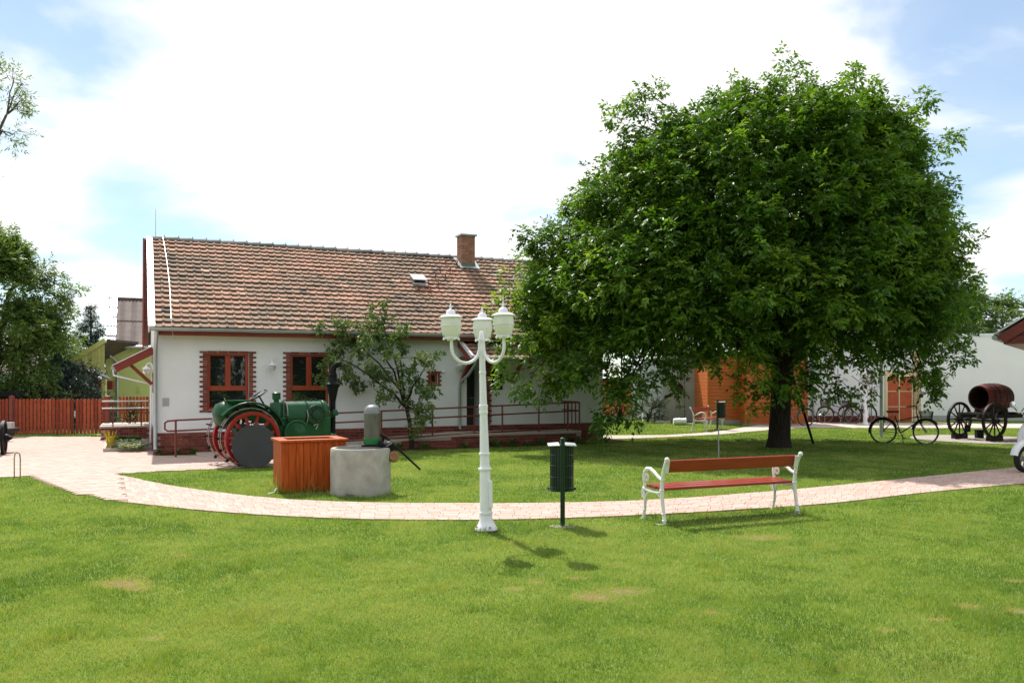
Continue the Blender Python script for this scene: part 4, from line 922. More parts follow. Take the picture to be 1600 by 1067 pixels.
# --- concrete well ring and pump
well = thing('well_ring', 'round grey concrete well ring standing on the lawn', 'well', WELL)
n = 40; prof_ = [(0.475, 0.0), (0.47, 0.04), (0.470, 0.60), (0.468, 0.70), (0.455, 0.72), (0.40, 0.722), (0.388, 0.705), (0.385, 0.2)]
MB().lathe(prof_, n, cap=False).build('ring', mat['well'], well, smooth=True)
MB().lathe([(0.001, 0.2), (0.39, 0.201)], n, cap=False).build('well_bottom', mat['soil'], well)
MB().prism([(0.24 * math.cos(a) * 1.0 - 0.03, -0.478 + 0.02 * math.sin(a), 0.10 + 0.10 * math.sin(a)) for a in np.linspace(0, math.pi, 12)], (0, 0.01, 0)) if False else None
pump = thing('water_pump', 'grey domed hand pump with green band on the rim of the concrete well', 'pump', (WELL.x + 0.15, WELL.y + 0.18, 0.72), R(10))
MB().box((-0.17, -0.12, 0.004), (0.20, 0.12, 0.04)).build('base_plate', mat['black'], pump, bevel=0.006)
MB().lathe([(0.134, 0.04), (0.138, 0.045), (0.138, 0.135), (0.133, 0.14)], 24).build('green_band', mat['pump_green'], pump, smooth=True)
MB().lathe([(0.130, 0.135), (0.131, 0.52), (0.128, 0.535)], 24).build('cylinder', mat['pump_grey'], pump, smooth=True)
MB().lathe([(0.133, 0.53), (0.130, 0.575), (0.108, 0.625), (0.07, 0.655), (0.03, 0.667), (0.001, 0.67)], 24).build('dome_cap', mat['pump_cap'], pump, smooth=True)
for s in (-0.05, 0.05): MB().tube([(s - 0.03, -0.128, 0.50), (s - 0.02, -0.14, 0.493), (s + 0.02, -0.14, 0.493), (s + 0.03, -0.128, 0.50)], 0.007, 6).build('grip', mat['pump_grey'], pump)
gb = MB(); gb.tube([(0.1, -0.05, 0.06), (0.24, -0.12, 0.02), (0.30, -0.20, -0.06)], [0.05, 0.06, 0.05], 10); gb.sphere((0.27, -0.16, 0.0), 0.10, 12, 8); gb.sphere((0.20, -0.24, -0.04), 0.06, 10, 8); gb.tube([(0.16, -0.3, -0.03), (0.30, -0.26, 0.05), (0.36, -0.18, 0.0)], [0.02, 0.03, 0.025], 8); gb.tube([(0.10, -0.2, -0.08), (0.2, -0.2, -0.09), (0.28, -0.2, -0.06)], [0.022, 0.03, 0.03], 8)
gb.build('gear_housing', mat['black'], pump, smooth=True)
MB().lathe([(0.03, -0.03), (0.07, -0.026), (0.078, 0.0), (0.07, 0.026), (0.03, 0.03)], 18, Matrix.Translation((0.33, -0.27, -0.14)) @ Matrix.Scale(1.2, 4) @ Matrix.Rotation(R(70), 4, 'X') @ Matrix.Rotation(R(20), 4, 'Y')).build('flywheel', mat['bronze'], pump, smooth=True)
MB().tube([(0.24, -0.2, 0.0), (0.31, -0.24, -0.06), (0.33, -0.26, -0.13)], [0.04, 0.035, 0.03], 8).build('hose_neck', mat['black'], pump)
MB().tube([(0.16, -0.02, 0.0), (0.18, -0.03, 0.14), (0.15, -0.02, 0.19)], 0.018, 8).build('lever_fork', mat['black'], pump)
MB().tube([(0.13, -0.02, 0.20), (0.20, -0.03, 0.16), (0.76, -0.12, -0.37)], [0.02, 0.02, 0.016], 8).build('lever', mat['black'], pump)

# ================================================================== TRACTOR
tp = G(395, 730); TA = R(33)
tractor = thing('vintage_tractor', 'dark green vintage tractor with red spoked wheels and spiked rings by the house', 'tractor', (tp.x + 0.50 * -math.sin(TA) * -1 * 0, tp.y, 0), TA)
off = Vector((-math.sin(TA), math.cos(TA))) * 0.52; tractor.location = (tp.x + off.x, tp.y + off.y, 0)
def spoked(parent, x, y, z, r, width, nsp, name='rear_wheel', hub=0.12, rimw=0.05):
    m = Matrix.Translation((x, y, z)) @ Matrix.Rotation(R(90), 4, 'X')
    rim = MB().lathe([(r, -width / 2), (r, width / 2), (r - 0.02, width / 2), (r - rimw - 0.02, width / 2 - 0.02), (r - rimw - 0.02, -width / 2 + 0.02), (r - 0.02, -width / 2), (r, -width / 2)], 40, m, cap=False)
    w = rim.build(name, mat['wheel_red'], parent, smooth=True)
    for k in range(nsp):
        a = TAU * k / nsp + 0.3; c, s = math.cos(a), math.sin(a)
        MB().bar((x + c * hub * 0.8, y, z + s * hub * 0.8), (x + c * (r - rimw), y, z + s * (r - rimw)), 0.055, 0.03, (0, 1, 0)).build('spoke', mat['wheel_red'], w)
    MB().lathe([(hub * 1.5, -0.02), (hub * 1.5, 0.02)], 20, m).build('spoke_plate', mat['wheel_red'], w)
    MB().lathe([(hub, -0.09), (hub, 0.09)], 18, m).build('hub', mat['tractor_dark'], w, smooth=True)
    return w
def spike_ring(parent, x, y, z, r):
    o = MB()
    for d in (-0.07, 0.07): o.ring((x, y + d, z), r, 0.012, 40, 6)
    ro = o.build('spike_ring', mat['steel'], parent, smooth=True)
    for k in range(16):
        a = TAU * k / 16; c, s = math.cos(a), math.sin(a); sp = MB(); q = r - 0.012
        sp.bar((x + c * q, y - 0.085, z + s * q), (x + c * q, y + 0.085, z + s * q), 0.05, 0.014, (c, 0, s)); tipr = r + 0.07
        if z + s * tipr < 0.012: tipr = (z - 0.012) / -s
        for d in (-0.06, 0.06): sp.bar((x + c * q, y + d, z + s * q), (x + c * tipr - s * 0.015, y + d, z + s * tipr + c * 0.015), 0.03, 0.012, (0, 1, 0))
        sp.build('spike', mat['black'], ro)
for y in (-0.50, 0.46):
    spoked(tractor, 0, y, 0.575, 0.555, 0.13, 12)
spike_ring(tractor, 0, -0.28, 0.60, 0.60); spike_ring(tractor, 0, 0.70, 0.60, 0.60)
for y in (-0.30, 0.30): spoked(tractor, 1.62, y, 0.29, 0.29, 0.10, 8, 'front_wheel', 0.06, 0.04)
MB().tube([(0, -0.62, 0.575), (0, 0.80, 0.575)], 0.05, 12).build('rear_axle', mat['tractor_dark'], tractor)
MB().tube([(1.62, -0.34, 0.29), (1.62, 0.34, 0.29)], 0.04, 10).build('front_axle', mat['tractor_dark'], tractor)
# hull: gearbox, engine block, bonnet
MB().box((-0.25, -0.20, 0.40), (0.72, 0.20, 0.86)).build('gearbox', mat['tractor_dark'], tractor, bevel=0.05)
eb = MB().box((0.62, -0.24, 0.48), (1.78, 0.24, 0.98)).build('engine_block', mat['tractor_green'], tractor, bevel=0.04)
mb = MB(); nn = 13; hv = []
for x in (0.78, 1.62):
    hv += [(x, 0.27 * math.cos(a), 0.96 + (0.36 * math.sin(a) ** 0.55 if math.sin(a) > 0 else 0)) for a in np.linspace(0, math.pi, nn)]
mb.add(hv, [(i, i + 1, nn + i + 1, nn + i) for i in range(nn - 1)] + [tuple(range(nn - 1, -1, -1)), tuple(range(nn, 2 * nn))])
bonnet = mb.build('bonnet', mat['tractor_green'], tractor, smooth=True)
MB().lathe([(0.27, 0.0), (0.275, 0.02), (0.25, 0.10), (0.18, 0.14), (0.05, 0.15)], 20, Matrix.Translation((1.62, 0, 1.08)) @ Matrix.Rotation(R(90), 4, 'Y') @ Matrix.Scale(0.95, 4, (1, 0, 0))).build('nose', mat['tractor_green'], tractor, smooth=True)
for x in (0.80, 1.25, 1.60): MB().tube([(x, 0.285 * math.cos(a), 0.96 + 0.375 * (max(math.sin(a), 0) ** 0.55)) for a in np.linspace(0.02, math.pi - 0.02, 13)], 0.010, 5).build('bonnet_strap', mat['steel'] if x < 1 else mat['tractor_green'], bonnet)
for x in (1.03, 1.40, 1.52): MB().lathe([(0.022, 0), (0.022, 0.03), (0.012, 0.05)], 8, Matrix.Translation((x, -0.02, 1.32))).build('filler_cap', mat['tractor_dark'], bonnet)
MB().lathe([(0.13, 0.84), (0.135, 0.86), (0.135, 1.28), (0.12, 1.30), (0.055, 1.305), (0.055, 1.36), (0.085, 1.37), (0.088, 1.50), (0.07, 1.515), (0.001, 1.52)], 18, Matrix.Translation((0.62, -0.08, 0))).build('air_cleaner', mat['tractor_green'], tractor, smooth=True)
fw = MB().lathe([(0.27, -0.05), (0.275, -0.04), (0.275, 0.04), (0.25, 0.05), (0.22, 0.03), (0.20, 0.03), (0.07, 0.06), (0.001, 0.07)], 30, Matrix.Translation((0.98, -0.30, 0.66)) @ Matrix.Rotation(R(90), 4, 'X')).build('flywheel_cover', mat['tractor_green'], tractor, smooth=True)
for k in range(6): MB().lathe([(0.014, 0), (0.014, 0.02)], 6, Matrix.Translation((0.98 + 0.15 * math.cos(k * TAU / 6), -0.33, 0.66 + 0.15 * math.sin(k * TAU / 6))) @ Matrix.Rotation(R(90), 4, 'X')).build('bolt', mat['tractor_dark'], fw)
rd = MB().lathe([(0.21, 0.0), (0.21, 0.05), (0.19, 0.055), (0.185, 0.03), (0.10, 0.03), (0.095, 0.07), (0.05, 0.08), (0.001, 0.082)], 26, Matrix.Translation((1.42, -0.25, 1.03)) @ Matrix.Rotation(R(90), 4, 'X')).build('cooling_fan_ring', mat['tractor_dark'], tractor, smooth=True)
for k in range(9):
    a = TAU * k / 9; MB().bar((1.42 + 0.09 * math.cos(a), -0.29, 1.03 + 0.09 * math.sin(a)), (1.42 + 0.19 * math.cos(a), -0.29, 1.03 + 0.19 * math.sin(a)), 0.03, 0.012, (0, 1, 0)).build('vane', mat['tractor_dark'], rd)
MB().tube([(1.22, -0.28, 0.86), (1.24, -0.31, 1.0), (1.22, -0.29, 1.14)], 0.014, 6).tube([(1.36, -0.30, 0.80), (1.46, -0.32, 0.84), (1.40, -0.33, 0.72)], 0.012, 6).build('fuel_pipe', mat['steel'], tractor)
MB().box((0.80, -0.29, 0.90), (1.18, -0.25, 0.95)).tube([(0.7, -0.28, 0.92), (0.78, -0.33, 1.02), (0.70, -0.34, 1.05)], 0.02, 6).build('linkage', mat['tractor_dark'], tractor)
MB().lathe([(0.08, 0), (0.085, 0.05), (0.05, 0.12), (0.02, 0.13)], 12, Matrix.Translation((1.90, -0.12, 1.0))).build('head_lamp', mat['tractor_green'], tractor, smooth=True)
MB().tube([(1.78, -0.12, 0.98), (1.90, -0.12, 0.98), (1.90, -0.12, 1.02)], 0.018, 6).build('lamp_bracket', mat['tractor_green'], tractor)
MB().tube([(1.75, -0.16, 0.55), (1.86, -0.16, 0.55), (1.92, -0.16, 0.57)], [0.06, 0.06, 0.03], 10).build('front_boss', mat['tractor_green'], tractor)
MB().tube([(1.94, 0.10, 0.48), (1.94, 0.10, 1.30)], 0.062, 14).build('exhaust_pipe', mat['black'], tractor, smooth=True)
MB().lathe([(0.062, 1.28), (0.075, 1.36), (0.125, 1.60), (0.150, 1.665), (0.155, 1.69), (0.11, 1.72), (0.09, 1.75), (0.085, 1.85), (0.095, 1.86), (0.095, 1.90), (0.085, 1.91)], 20, Matrix.Translation((1.94, 0.10, 0))).build('spark_arrester', mat['black'], tractor, smooth=True)
MB().tube([(1.94, 0.10, 1.90), (1.94, 0.10, 1.97), (1.96, 0.08, 2.06), (2.02, 0.04, 2.13), (2.08, 0.0, 2.14)], [0.085, 0.07, 0.066, 0.064, 0.064], 14).build('exhaust_elbow', mat['black'], tractor, smooth=True)
MB().tube([(1.78, 0.10, 0.62), (1.94, 0.10, 0.62)], 0.05, 10).build('exhaust_manifold', mat['black'], tractor)
# fenders with closed side cheeks
for y0, y1 in ((-0.40, -0.16), (0.18, 0.42)):
    mb = MB(); A = np.linspace(R(18), R(140), 18); r0, r1 = 0.70, 0.72; vs = []
    for a in A:
        for (r, y) in ((r0, y0), (r1, y0), (r1, y1), (r0, y1)): vs.append((r * math.cos(a), y, 0.60 + r * math.sin(a)))
    fs = []
    for i in range(len(A) - 1):
        for j in range(4): fs.append((i * 4 + j, i * 4 + (j + 1) % 4, i * 4 + 4 + (j + 1) % 4, i * 4 + 4 + j))
    fs += [(0, 1, 2, 3), tuple(4 * (len(A) - 1) + j for j in (3, 2, 1, 0))]
    mb.add(vs, fs); fd = mb.build('fender', mat['tractor_green'], tractor, smooth=True)
    yy = y1 - 0.015 if y0 < 0 else y0
    MB().prism([(0.69 * math.cos(a), yy, 0.60 + 0.69 * math.sin(a)) for a in A], (0, 0.015, 0)).build('fender_cheek', mat['tractor_green'], fd)
    MB().tube([(0.725 * math.cos(a), y0 if y0 < 0 else y1, 0.60 + 0.725 * math.sin(a)) for a in A], 0.010, 5).build('fender_bead', mat['tractor_green'], fd)
# rear hump, seat, steering wheel
MB().lathe([(0.001, 0), (0.18, 0.02), (0.27, 0.10), (0.30, 0.28), (0.26, 0.45), (0.14, 0.52), (0.001, 0.53)], 18, Matrix.Translation((-0.62, 0.10, 1.0)) @ Matrix.Rotation(R(78), 4, 'Y')).build('rear_tank', mat['tractor_green'], tractor, smooth=True)
seat = MB().lathe([(0.05, 0.0), (0.19, 0.02), (0.24, 0.07), (0.25, 0.10), (0.235, 0.10), (0.18, 0.045), (0.02, 0.03)], 20, Matrix.Translation((-0.16, 0.02, 1.26))).build('seat', mat['tractor_green'], tractor, smooth=True)
MB().prism([(-0.40, -0.08, 1.28), (-0.36, 0.12, 1.28), (-0.42, 0.12, 1.40), (-0.46, -0.08, 1.42)], (0.012, 0, 0)).build('seat_back', M('worn_olive_seat', (0.20, 0.21, 0.09), 0.6, 0.3), seat)
MB().tube([(-0.16, 0.02, 1.27), (-0.05, 0.02, 0.95), (0.1, 0.02, 0.84)], 0.03, 8).build('seat_spring', mat['tractor_dark'], seat)
sm = Matrix.Translation((0.28, 0.06, 1.46)) @ Matrix.Rotation(R(-32), 4, 'Y')
st = MB(); st.tube([sm @ Vector((0.20 * math.cos(a), 0.20 * math.sin(a), 0)) for a in np.linspace(0, TAU, 29)[:-1]], 0.014, 8, closed=True)
so = st.build('steering_wheel', mat['black'], tractor, smooth=True)
for k in range(3):
    a = TAU * k / 3 + 0.5; MB().tube([sm @ Vector((0, 0, 0)), sm @ Vector((0.2 * math.cos(a), 0.2 * math.sin(a), 0))], 0.009, 6).build('spoke', mat['steel'], so)
MB().tube([sm @ Vector((0, 0, 0)), (0.50, 0.04, 1.08), (0.58, 0.03, 0.85)], 0.017, 8).build('steering_column', mat['black'], so)
# dark disc standing against the wheel
dp = G(397, 731); disc = thing('steel_disc', 'plain dark grey steel disc leaning upright against the red tractor wheel', 'disc', (dp.x, dp.y, 0), TA - R(4))
MB().lathe([(0.001, -0.02), (0.43, -0.02), (0.44, -0.014), (0.44, 0.014), (0.43, 0.02), (0.001, 0.02)], 48, Matrix.Translation((0, -0.04, 0.44)) @ Matrix.Rotation(R(85), 4, 'X')).build('plate', mat['disc_grey'], disc)

# ================================================================== FENCE AND GATE
FY = 26.6
def fx(px): return (px - CX) / FPX * FY
def picket(mb_, w=0.085, h=1.12, t=0.02):
    mb_.add([(-w / 2, 0, 0), (w / 2, 0, 0), (w / 2, 0, h - 0.02), (0, 0, h), (-w / 2, 0, h - 0.02), (-w / 2, t, 0), (w / 2, t, 0), (w / 2, t, h - 0.02), (0, t, h), (-w / 2, t, h - 0.02)],
            [(0, 1, 2, 3, 4), (9, 8, 7, 6, 5), (0, 5, 6, 1), (1, 6, 7, 2), (2, 7, 8, 3), (3, 8, 9, 4), (4, 9, 5, 0)])
pk = {}
def fence(name, label, cat, x0, x1, y, step, z0=0.05, h=1.12, rails=(0.22, 0.62, 1.0), gatef=False):
    t = thing(name, label, cat, (x0, y, 0))
    L = x1 - x0; n = int(L / step); w = step - 0.028
    for i in range(n):
        b = random.randrange(6); key = (b, round(w, 3), h)
        if key not in pk:
            mb = MB(); mb.tint = b / 5; picket(mb, w, h); me = mb.mesh('picket'); me.materials.append(mat['fence_wood']); pk[key] = me
        o = link('picket', pk[key], t, loc=((i + 0.5) * L / n, random.uniform(-0.003, 0.003), z0 + random.uniform(-0.008, 0.008)))
    for z in rails: MB().box((0, 0.022, z0 + z), (L, 0.055, z0 + z + 0.06)).build('rail', mat['redwood'], t)
    return t
x_g0, x_gm, x_g1 = fx(22), fx(116), fx(164)
fence('picket_fence', 'red-brown picket fence left of the yard gate under the trees', 'fence', fx(-330), fx(13), FY, 0.115)
fence('yard_gate', 'wide red-brown picket gate leaf closing the paved yard', 'gate', x_g0, x_gm - 0.02, FY + 0.02, 0.115)
fence('yard_gate', 'narrow red-brown picket gate leaf with steel handle beside the porch', 'gate', x_gm + 0.02, x_g1, FY + 0.02, 0.115)
fence('picket_fence', 'red-brown picket fence behind the side porch before the lime green house', 'fence', x_g1 + 0.15, fx(236), FY + 0.6, 0.105, h=1.18)
for k, (x, lb) in enumerate(((fx(17.5), 'square red-brown gate post beside the wide gate leaf'), (x_g1 + 0.07, 'square red-brown gate post beside the side porch'))):
    t = thing('gate_post', lb, 'post', (x, FY + 0.03, 0)); MB().box((-0.06, -0.06, 0), (0.06, 0.06, 1.22)).build('post', mat['redwood'], t, bevel=0.008); MB().lathe([(0.09, 1.22), (0.09, 1.24), (0.01, 1.28)], 4, Matrix.Rotation(R(45), 4, 'Z')).build('cap', mat['redwood'], t)
gl = [o for o in C.objects if o.name.startswith('yard_gate')][1]
MB().box((-0.02, -0.03, 0.55), (0.03, -0.004, 0.78)).tube([(0.0, -0.03, 0.72), (0.0, -0.06, 0.72), (0.09, -0.06, 0.72)], 0.01, 6).build('handle', mat['steel'], gl)
MB().tube([(0.0, -0.03, 0.60), (0.0, -0.03, 0.02)], 0.012, 6).build('drop_bolt', mat['black'], gl)

# flowerbed with kerb and plants
bed = [G(*p) for p in ((163, 707), (236, 704), (222, 690), (168, 690))]
fb = thing('flowerbed', 'small kerbed flowerbed at the corner of the white house', 'flowerbed', (bed[0].x, bed[0].y, 0))
lb = [p - bed[0] for p in bed]
MB().prism([(p.x, p.y, 0.0) for p in lb], (0, 0, 0.06)).build('soil', mat['soil'], fb)
for i in range(4):
    a, b = lb[i], lb[(i + 1) % 4]; MB().bar((a.x, a.y, 0.05), (b.x, b.y, 0.05), 0.06, 0.10).build('kerb', mat['slab'], fb)
def leafy(name, label, loc, n, spread, height, m, lw=0.05, ll=0.16, arch=0.6, cat='plant', group=None):
    """a plant of arching strap or oval leaves, each with its own bend"""
    V = []; F = []; T = []
    for i in range(n):
        a = random.uniform(0, TAU); r0 = spread * math.sqrt(random.random()) * 0.6; bx, by = r0 * math.cos(a), r0 * math.sin(a); a2 = a + random.uniform(-0.9, 0.9)
        h = height * random.uniform(0.5, 1.0); L = ll * random.uniform(0.7, 1.3); c, s = math.cos(a2), math.sin(a2); w = lw * random.uniform(0.7, 1.2) / 2; t = random.random(); o = len(V)
        for k, (f, ww) in enumerate(((0, 0.25), (0.35, 1.0), (0.7, 0.85), (1.0, 0.05))):
            px_, pz = L * f * (0.4 + 0.6 * f), h * (0.35 + f * 1.1 - arch * f * f); x, y = bx + c * px_, by + s * px_
            V += [(x - s * w * ww, y + c * w * ww, pz), (x + s * w * ww, y - c * w * ww, pz)]; T += [t, t]
        for k in range(3): F.append((o + 2 * k, o + 2 * k + 1, o + 2 * k + 3, o + 2 * k + 2))
        # stem
        V += [(bx - 0.003, by, 0), (bx + 0.003, by, 0), (bx + 0.003, by, h * 0.36), (bx - 0.003, by, h * 0.36)]; T += [0.2] * 4; F.append((len(V) - 4, len(V) - 3, len(V) - 2, len(V) - 1))
    o = np_mesh(name, V, F, m, T); o.location = loc; return tag(o, label, cat, group)
g1 = 'pale plants in the flowerbed'
for (px, py) in ((190, 701), (200, 703), (212, 703), (206, 697), (219, 700), (195, 696)):
    p = G(px, py, 0.05); leafy('variegated_plant', 'pale variegated leafy plant in the kerbed flowerbed', p, 60, 0.30, 0.22, mat['pale_leaf'], 0.06, 0.17, 0.7, group=g1)
leafy('yellow_flower', 'tall yellow flowering plant in the kerbed flowerbed', G(172, 701, 0.05), 34, 0.14, 0.46, mat['yellow_leaf'], 0.03, 0.10, 0.35)
for px in (182, 196, 211): leafy('green_plant', 'dark green bushy plant at the back of the kerbed flowerbed', G(px, 692, 0.05), 60, 0.28, 0.24, mat['shrub'], 0.05, 0.14, 0.6, group='green plants in the flowerbed')
g2 = 'small plants along the house plinth'
for u in (0.1, 0.48, 0.85, 1.3, 1.75): 
    p = house_world(u, -0.14); leafy('young_plant', 'small green seedling growing along the plinth below the windows', (p.x, p.y, 0), 16, 0.07, 0.17, mat['shrub'], 0.04, 0.09, 0.5, group=g2)
for u in (5.6, 6.3, 7.4, 7.95, 8.3, 8.75, 9.2, 9.6, 10.4, 10.75, 11.6):
    p = house_world(u, -1.28); leafy('border_plant', 'small leafy plant growing at the foot of the ramp wall', (p.x, p.y, 0), 26, 0.20, random.uniform(0.14, 0.32), mat['shrub'], 0.045, 0.12, 0.5, group='plants along the ramp wall')
# soil strip along the ramp and plinth
mb = MB(); a, b, c_, d = house_world(2.0, -1.15), house_world(12.3, -1.15), house_world(12.3, -1.42), house_world(2.0, -1.40)
mb.add([(p.x, p.y, 0.016) for p in (d, c_, b, a)], [(0, 1, 2, 3)]); structure(mb.build('soil_border', mat['soil']))
mb = MB(); a, b, c_, d = house_world(-0.05, -0.02), house_world(2.4, -0.02), house_world(2.4, -0.30), house_world(-0.05, -0.26)
mb.add([(p.x, p.y, 0.024) for p in (d, c_, b, a)], [(0, 1, 2, 3)]); structure(mb.build('soil_strip', mat['soil']))

# bicycle hoop stand, grey box, cart at the left edge
hp = G(27, 747)
t = tag(MB().tube([(-0.05, 0, 0), (-0.05, 0, 0.30), (-0.04, 0, 0.36), (0.0, 0, 0.385), (0.04, 0, 0.36), (0.05, 0, 0.30), (0.05, 0, 0)], 0.012, 8).build('bicycle_stand', mat['steel'], smooth=True), 'thin bent steel hoop stand at the edge of the paved yard', 'bike stand')
t.location = hp; t.rotation_euler = (0, 0, R(10)); t.scale = (1.0, 1, 1.22)
p = G(12, 690); t = thing('utility_box', 'pale grey box on a post before the picket fence', 'box', (p.x, p.y, 0))
MB().box((-0.16, -0.08, 0.30), (0.16, 0.08, 0.56)).build('box', mat['greybox'], t, bevel=0.01); MB().box((-0.03, -0.03, 0), (0.03, 0.03, 0.30)).build('post', mat['steel'], t)
MB().box((-0.155, -0.086, 0.305), (0.155, -0.081, 0.55)).build('door', mat['greybox'], t)
def cart_wheel(parent, m, r, nsp, rimm, name='wheel', thick=0.07, w=0.06):
    rim = MB().lathe([(r, -w / 2), (r, w / 2), (r - thick, w / 2), (r - thick, -w / 2), (r, -w / 2)], 36, m, cap=False).build(name, rimm, parent)
    MB().lathe([(r + 0.012, -w / 2 - 0.002), (r + 0.012, w / 2 + 0.002), (r + 0.001, w / 2 + 0.002), (r + 0.001, -w / 2 - 0.002), (r + 0.012, -w / 2 - 0.002)], 36, m, cap=False).build('tyre', mat['black'], rim)
    for k in range(nsp):
        a = TAU * k / nsp; c, s = math.cos(a), math.sin(a)
        MB().tube([m @ Vector((c * 0.06, s * 0.06, 0)), m @ Vector((c * r * 0.5, s * r * 0.5, 0)), m @ Vector((c * (r - thick), s * (r - thick), 0))], [0.026, 0.022, 0.018], 7).build('spoke', rimm, rim)
    MB().lathe([(0.05, -0.14), (0.075, -0.10), (0.095, -0.04), (0.095, 0.04), (0.075, 0.10), (0.05, 0.14)], 14, m).build('hub', rimm, rim, smooth=True)
    return rim
p = G(6, 711); t = thing('hand_cart', 'dark old cart with spoked wheels at the edge of the paved yard', 'cart', (p.x, p.y, 0), R(0))
wm = Matrix.Translation((0, 0, 0.41)) @ Matrix.Rotation(R(90), 4, 'Y') @ Matrix.Rotation(R(0), 4, 'X')
cart_wheel(t, Matrix.Translation((0, 0, 0.41)) @ Matrix.Rotation(R(24), 4, 'Z') @ Matrix.Rotation(R(90), 4, 'Y'), 0.40, 10, mat['black']); cart_wheel(t, Matrix.Translation((-1.2, 0, 0.41)) @ Matrix.Rotation(R(90), 4, 'Y'), 0.40, 10, mat['black'])
MB().tube([(0.19, 0, 0.41), (-1.4, 0, 0.41)], 0.035, 8).build('axle', mat['black'], t)
MB().box((-1.05, -0.7, 0.50), (-0.15, 0.9, 0.60)).build('bed', mat['cartwood'], t, bevel=0.01)
for x in (-0.95, -0.25): MB().box((x - 0.03, -0.65, 0.41), (x + 0.03, 0.8, 0.498)).build('bearer', mat['cartwood'], t)
MB().tube([(-0.2, -0.6, 0.25), (-0.05, -0.75, 0.22), (-0.2, -0.85, 0.2)], 0.015, 6).build('chain_hook', mat['black'], t)
# ================================================================== NEIGHBOURS ON THE LEFT
np0 = G(165, 592 + 2340 / 33.0)
green = thing('lime_green_house', 'lime green rendered house with brown corrugated roof behind the picket fence', 'house', (np0.x, np0.y, 0), HA)
gz0, gz1, gd = 3.12, 5.30, 3.6
MB().box((0.0, 0.15, 0), (9.0, 2 * gd - 0.3, gz0)).build('wall', mat['green_wall'], green)
MB().prism([(0.36, 0.2, gz0), (0.36, 2 * gd - 0.4, gz0), (0.36, gd, gz1 - 0.1)], (8.6, 0, 0)).build('gable', mat['green_wall'], green)
for r_ in range(2):
    mb = MB(); a = r_ * 0.5; b = (r_ + 1) * 0.5 + 0.02; nx = 140; vs = []; fs = []
    for i in range(nx + 1):
        u = 0.36 + 8.7 * i / nx; w = 0.022 * math.sin(TAU * u / 0.145)
        for t_ in (a, b): vs.append((u, -0.12 + (gd + 0.12) * t_, gz0 + (gz1 - gz0) * t_ + w + (0.03 if r_ else 0)))
    fs = [(2 * i, 2 * i + 2, 2 * i + 3, 2 * i + 1) for i in range(nx)]; mb.add(vs, fs)
    for i in range(len(mb.t)): mb.t[i] = 0.4 + 0.6 * random.random()
    mb.build('corrugated_sheet', mat['corrugated'], green, smooth=True)
MB().box((0.36, gd - 0.12, gz1 - 0.02), (9.06, gd + 0.12, gz1 + 0.06)).build('ridge', mat['corrugated'], green)
end = MB().prism([(0.0, -0.16, gz0 - 0.02), (0.0, gd, gz1 + 0.18), (0.0, 2 * gd, gz0)], (0.35, 0, 0)).build('end_parapet', mat['palesheet'], green)
for k in range(6):
    t_ = k / 5.2; MB().box((-0.02, -0.2 + t_ * (gd + 0.1), gz0 + 0.0 + t_ * (gz1 + 0.18 - gz0) - 0.01), (0.372, -0.14 + t_ * (gd + 0.1), gz0 + 0.035 + t_ * (gz1 + 0.18 - gz0))).build('seam', mat['steel'], end)
MB().tube([(-0.1, -0.18, gz0 - 0.05), (9.0, -0.18, gz0 - 0.05)], 0.065, 10).build('gutter', mat['zinc'], green, smooth=True)
MB().tube([(0.02, -0.18, gz0 - 0.1), (0.1, -0.1, gz0 - 0.35), (0.42, 0.06, gz0 - 0.65), (0.42, 0.06, 0.2)], 0.05, 10).build('downpipe', mat['zinc'], green, smooth=True)
MB().box((1.15, 0.10, 1.25), (1.25, 0.148, 1.5)).build('meter_box', mat['lime_boards'], green)
mb = MB(); mb.add([(-40, 27.6, 0.006), (-9, 27.6, 0.006), (-9, 30.8, 0.006), (-40, 30.8, 0.006)], [(0, 1, 2, 3)]); structure(mb.build('street', mat['farpave']))
# boarded porch gable of the same neighbour
yp = 31.0
pg = thing('boarded_porch', 'lime painted boarded porch gable with sloping verge and gutter beside the green house', 'porch', AT(163, 592, yp) * Vector((1, 1, 0)) if False else (AT(163, 592, yp).x, yp, 0))
xl = AT(117, 592, yp).x - AT(163, 592, yp).x; zt0, zt1 = AT(117, 563, yp).z, AT(163, 534, yp).z; zb0, zb1 = AT(117, 565, yp).z, AT(163, 590, yp).z
nb_ = 9
for i in range(nb_):
    a, b = xl * (1 - i / nb_), xl * (1 - (i + 1) / nb_); f = lambda x, p, q: q + (p - q) * (x / xl)
    mb = MB(); mb.tint = random.random(); j = random.uniform(-0.006, 0.006)
    mb.prism([(a + 0.006, j, f(a, zb0, zb1)), (b - 0.006, j, f(b, zb0, zb1)), (b - 0.006, j, f(b, zt0, zt1)), (a + 0.006, j, f(a, zt0, zt1))], (0, 0.03, 0)); mb.build('board', mat['lime_boards'], pg)
MB().bar((xl - 0.12, -0.05, zt0 - 0.04), (0.06, -0.05, zt1 + 0.06), 0.16, 0.10, (0, 1, 0)).build('verge_board', mat['lime_boards'], pg)
MB().tube([(xl - 0.05, -0.08, zb0 + 0.0), (0.25, -0.08, zb1 - 0.05)], 0.055, 8).build('gutter', mat['zinc'], pg)
MB().prism([(xl - 0.15, 0.04, zt0), (0.1, 0.04, zt1 + 0.12), (0.1, 0.04, zt1 + 0.04), (xl - 0.15, 0.04, zt0 - 0.08)], (0, 3, 0)).build('roof', mat['corrugated'], pg)
MB().box((-0.12, 0.035, 0), (0.02, 0.16, zb1 + 0.1)).build('post', mat['lime_boards'], pg)
MB().box((xl * 0.55, 0.6, zb1 - 0.45), (0.0, 0.8, zb1 - 0.12)).build('beam', mat['redwood'], pg)
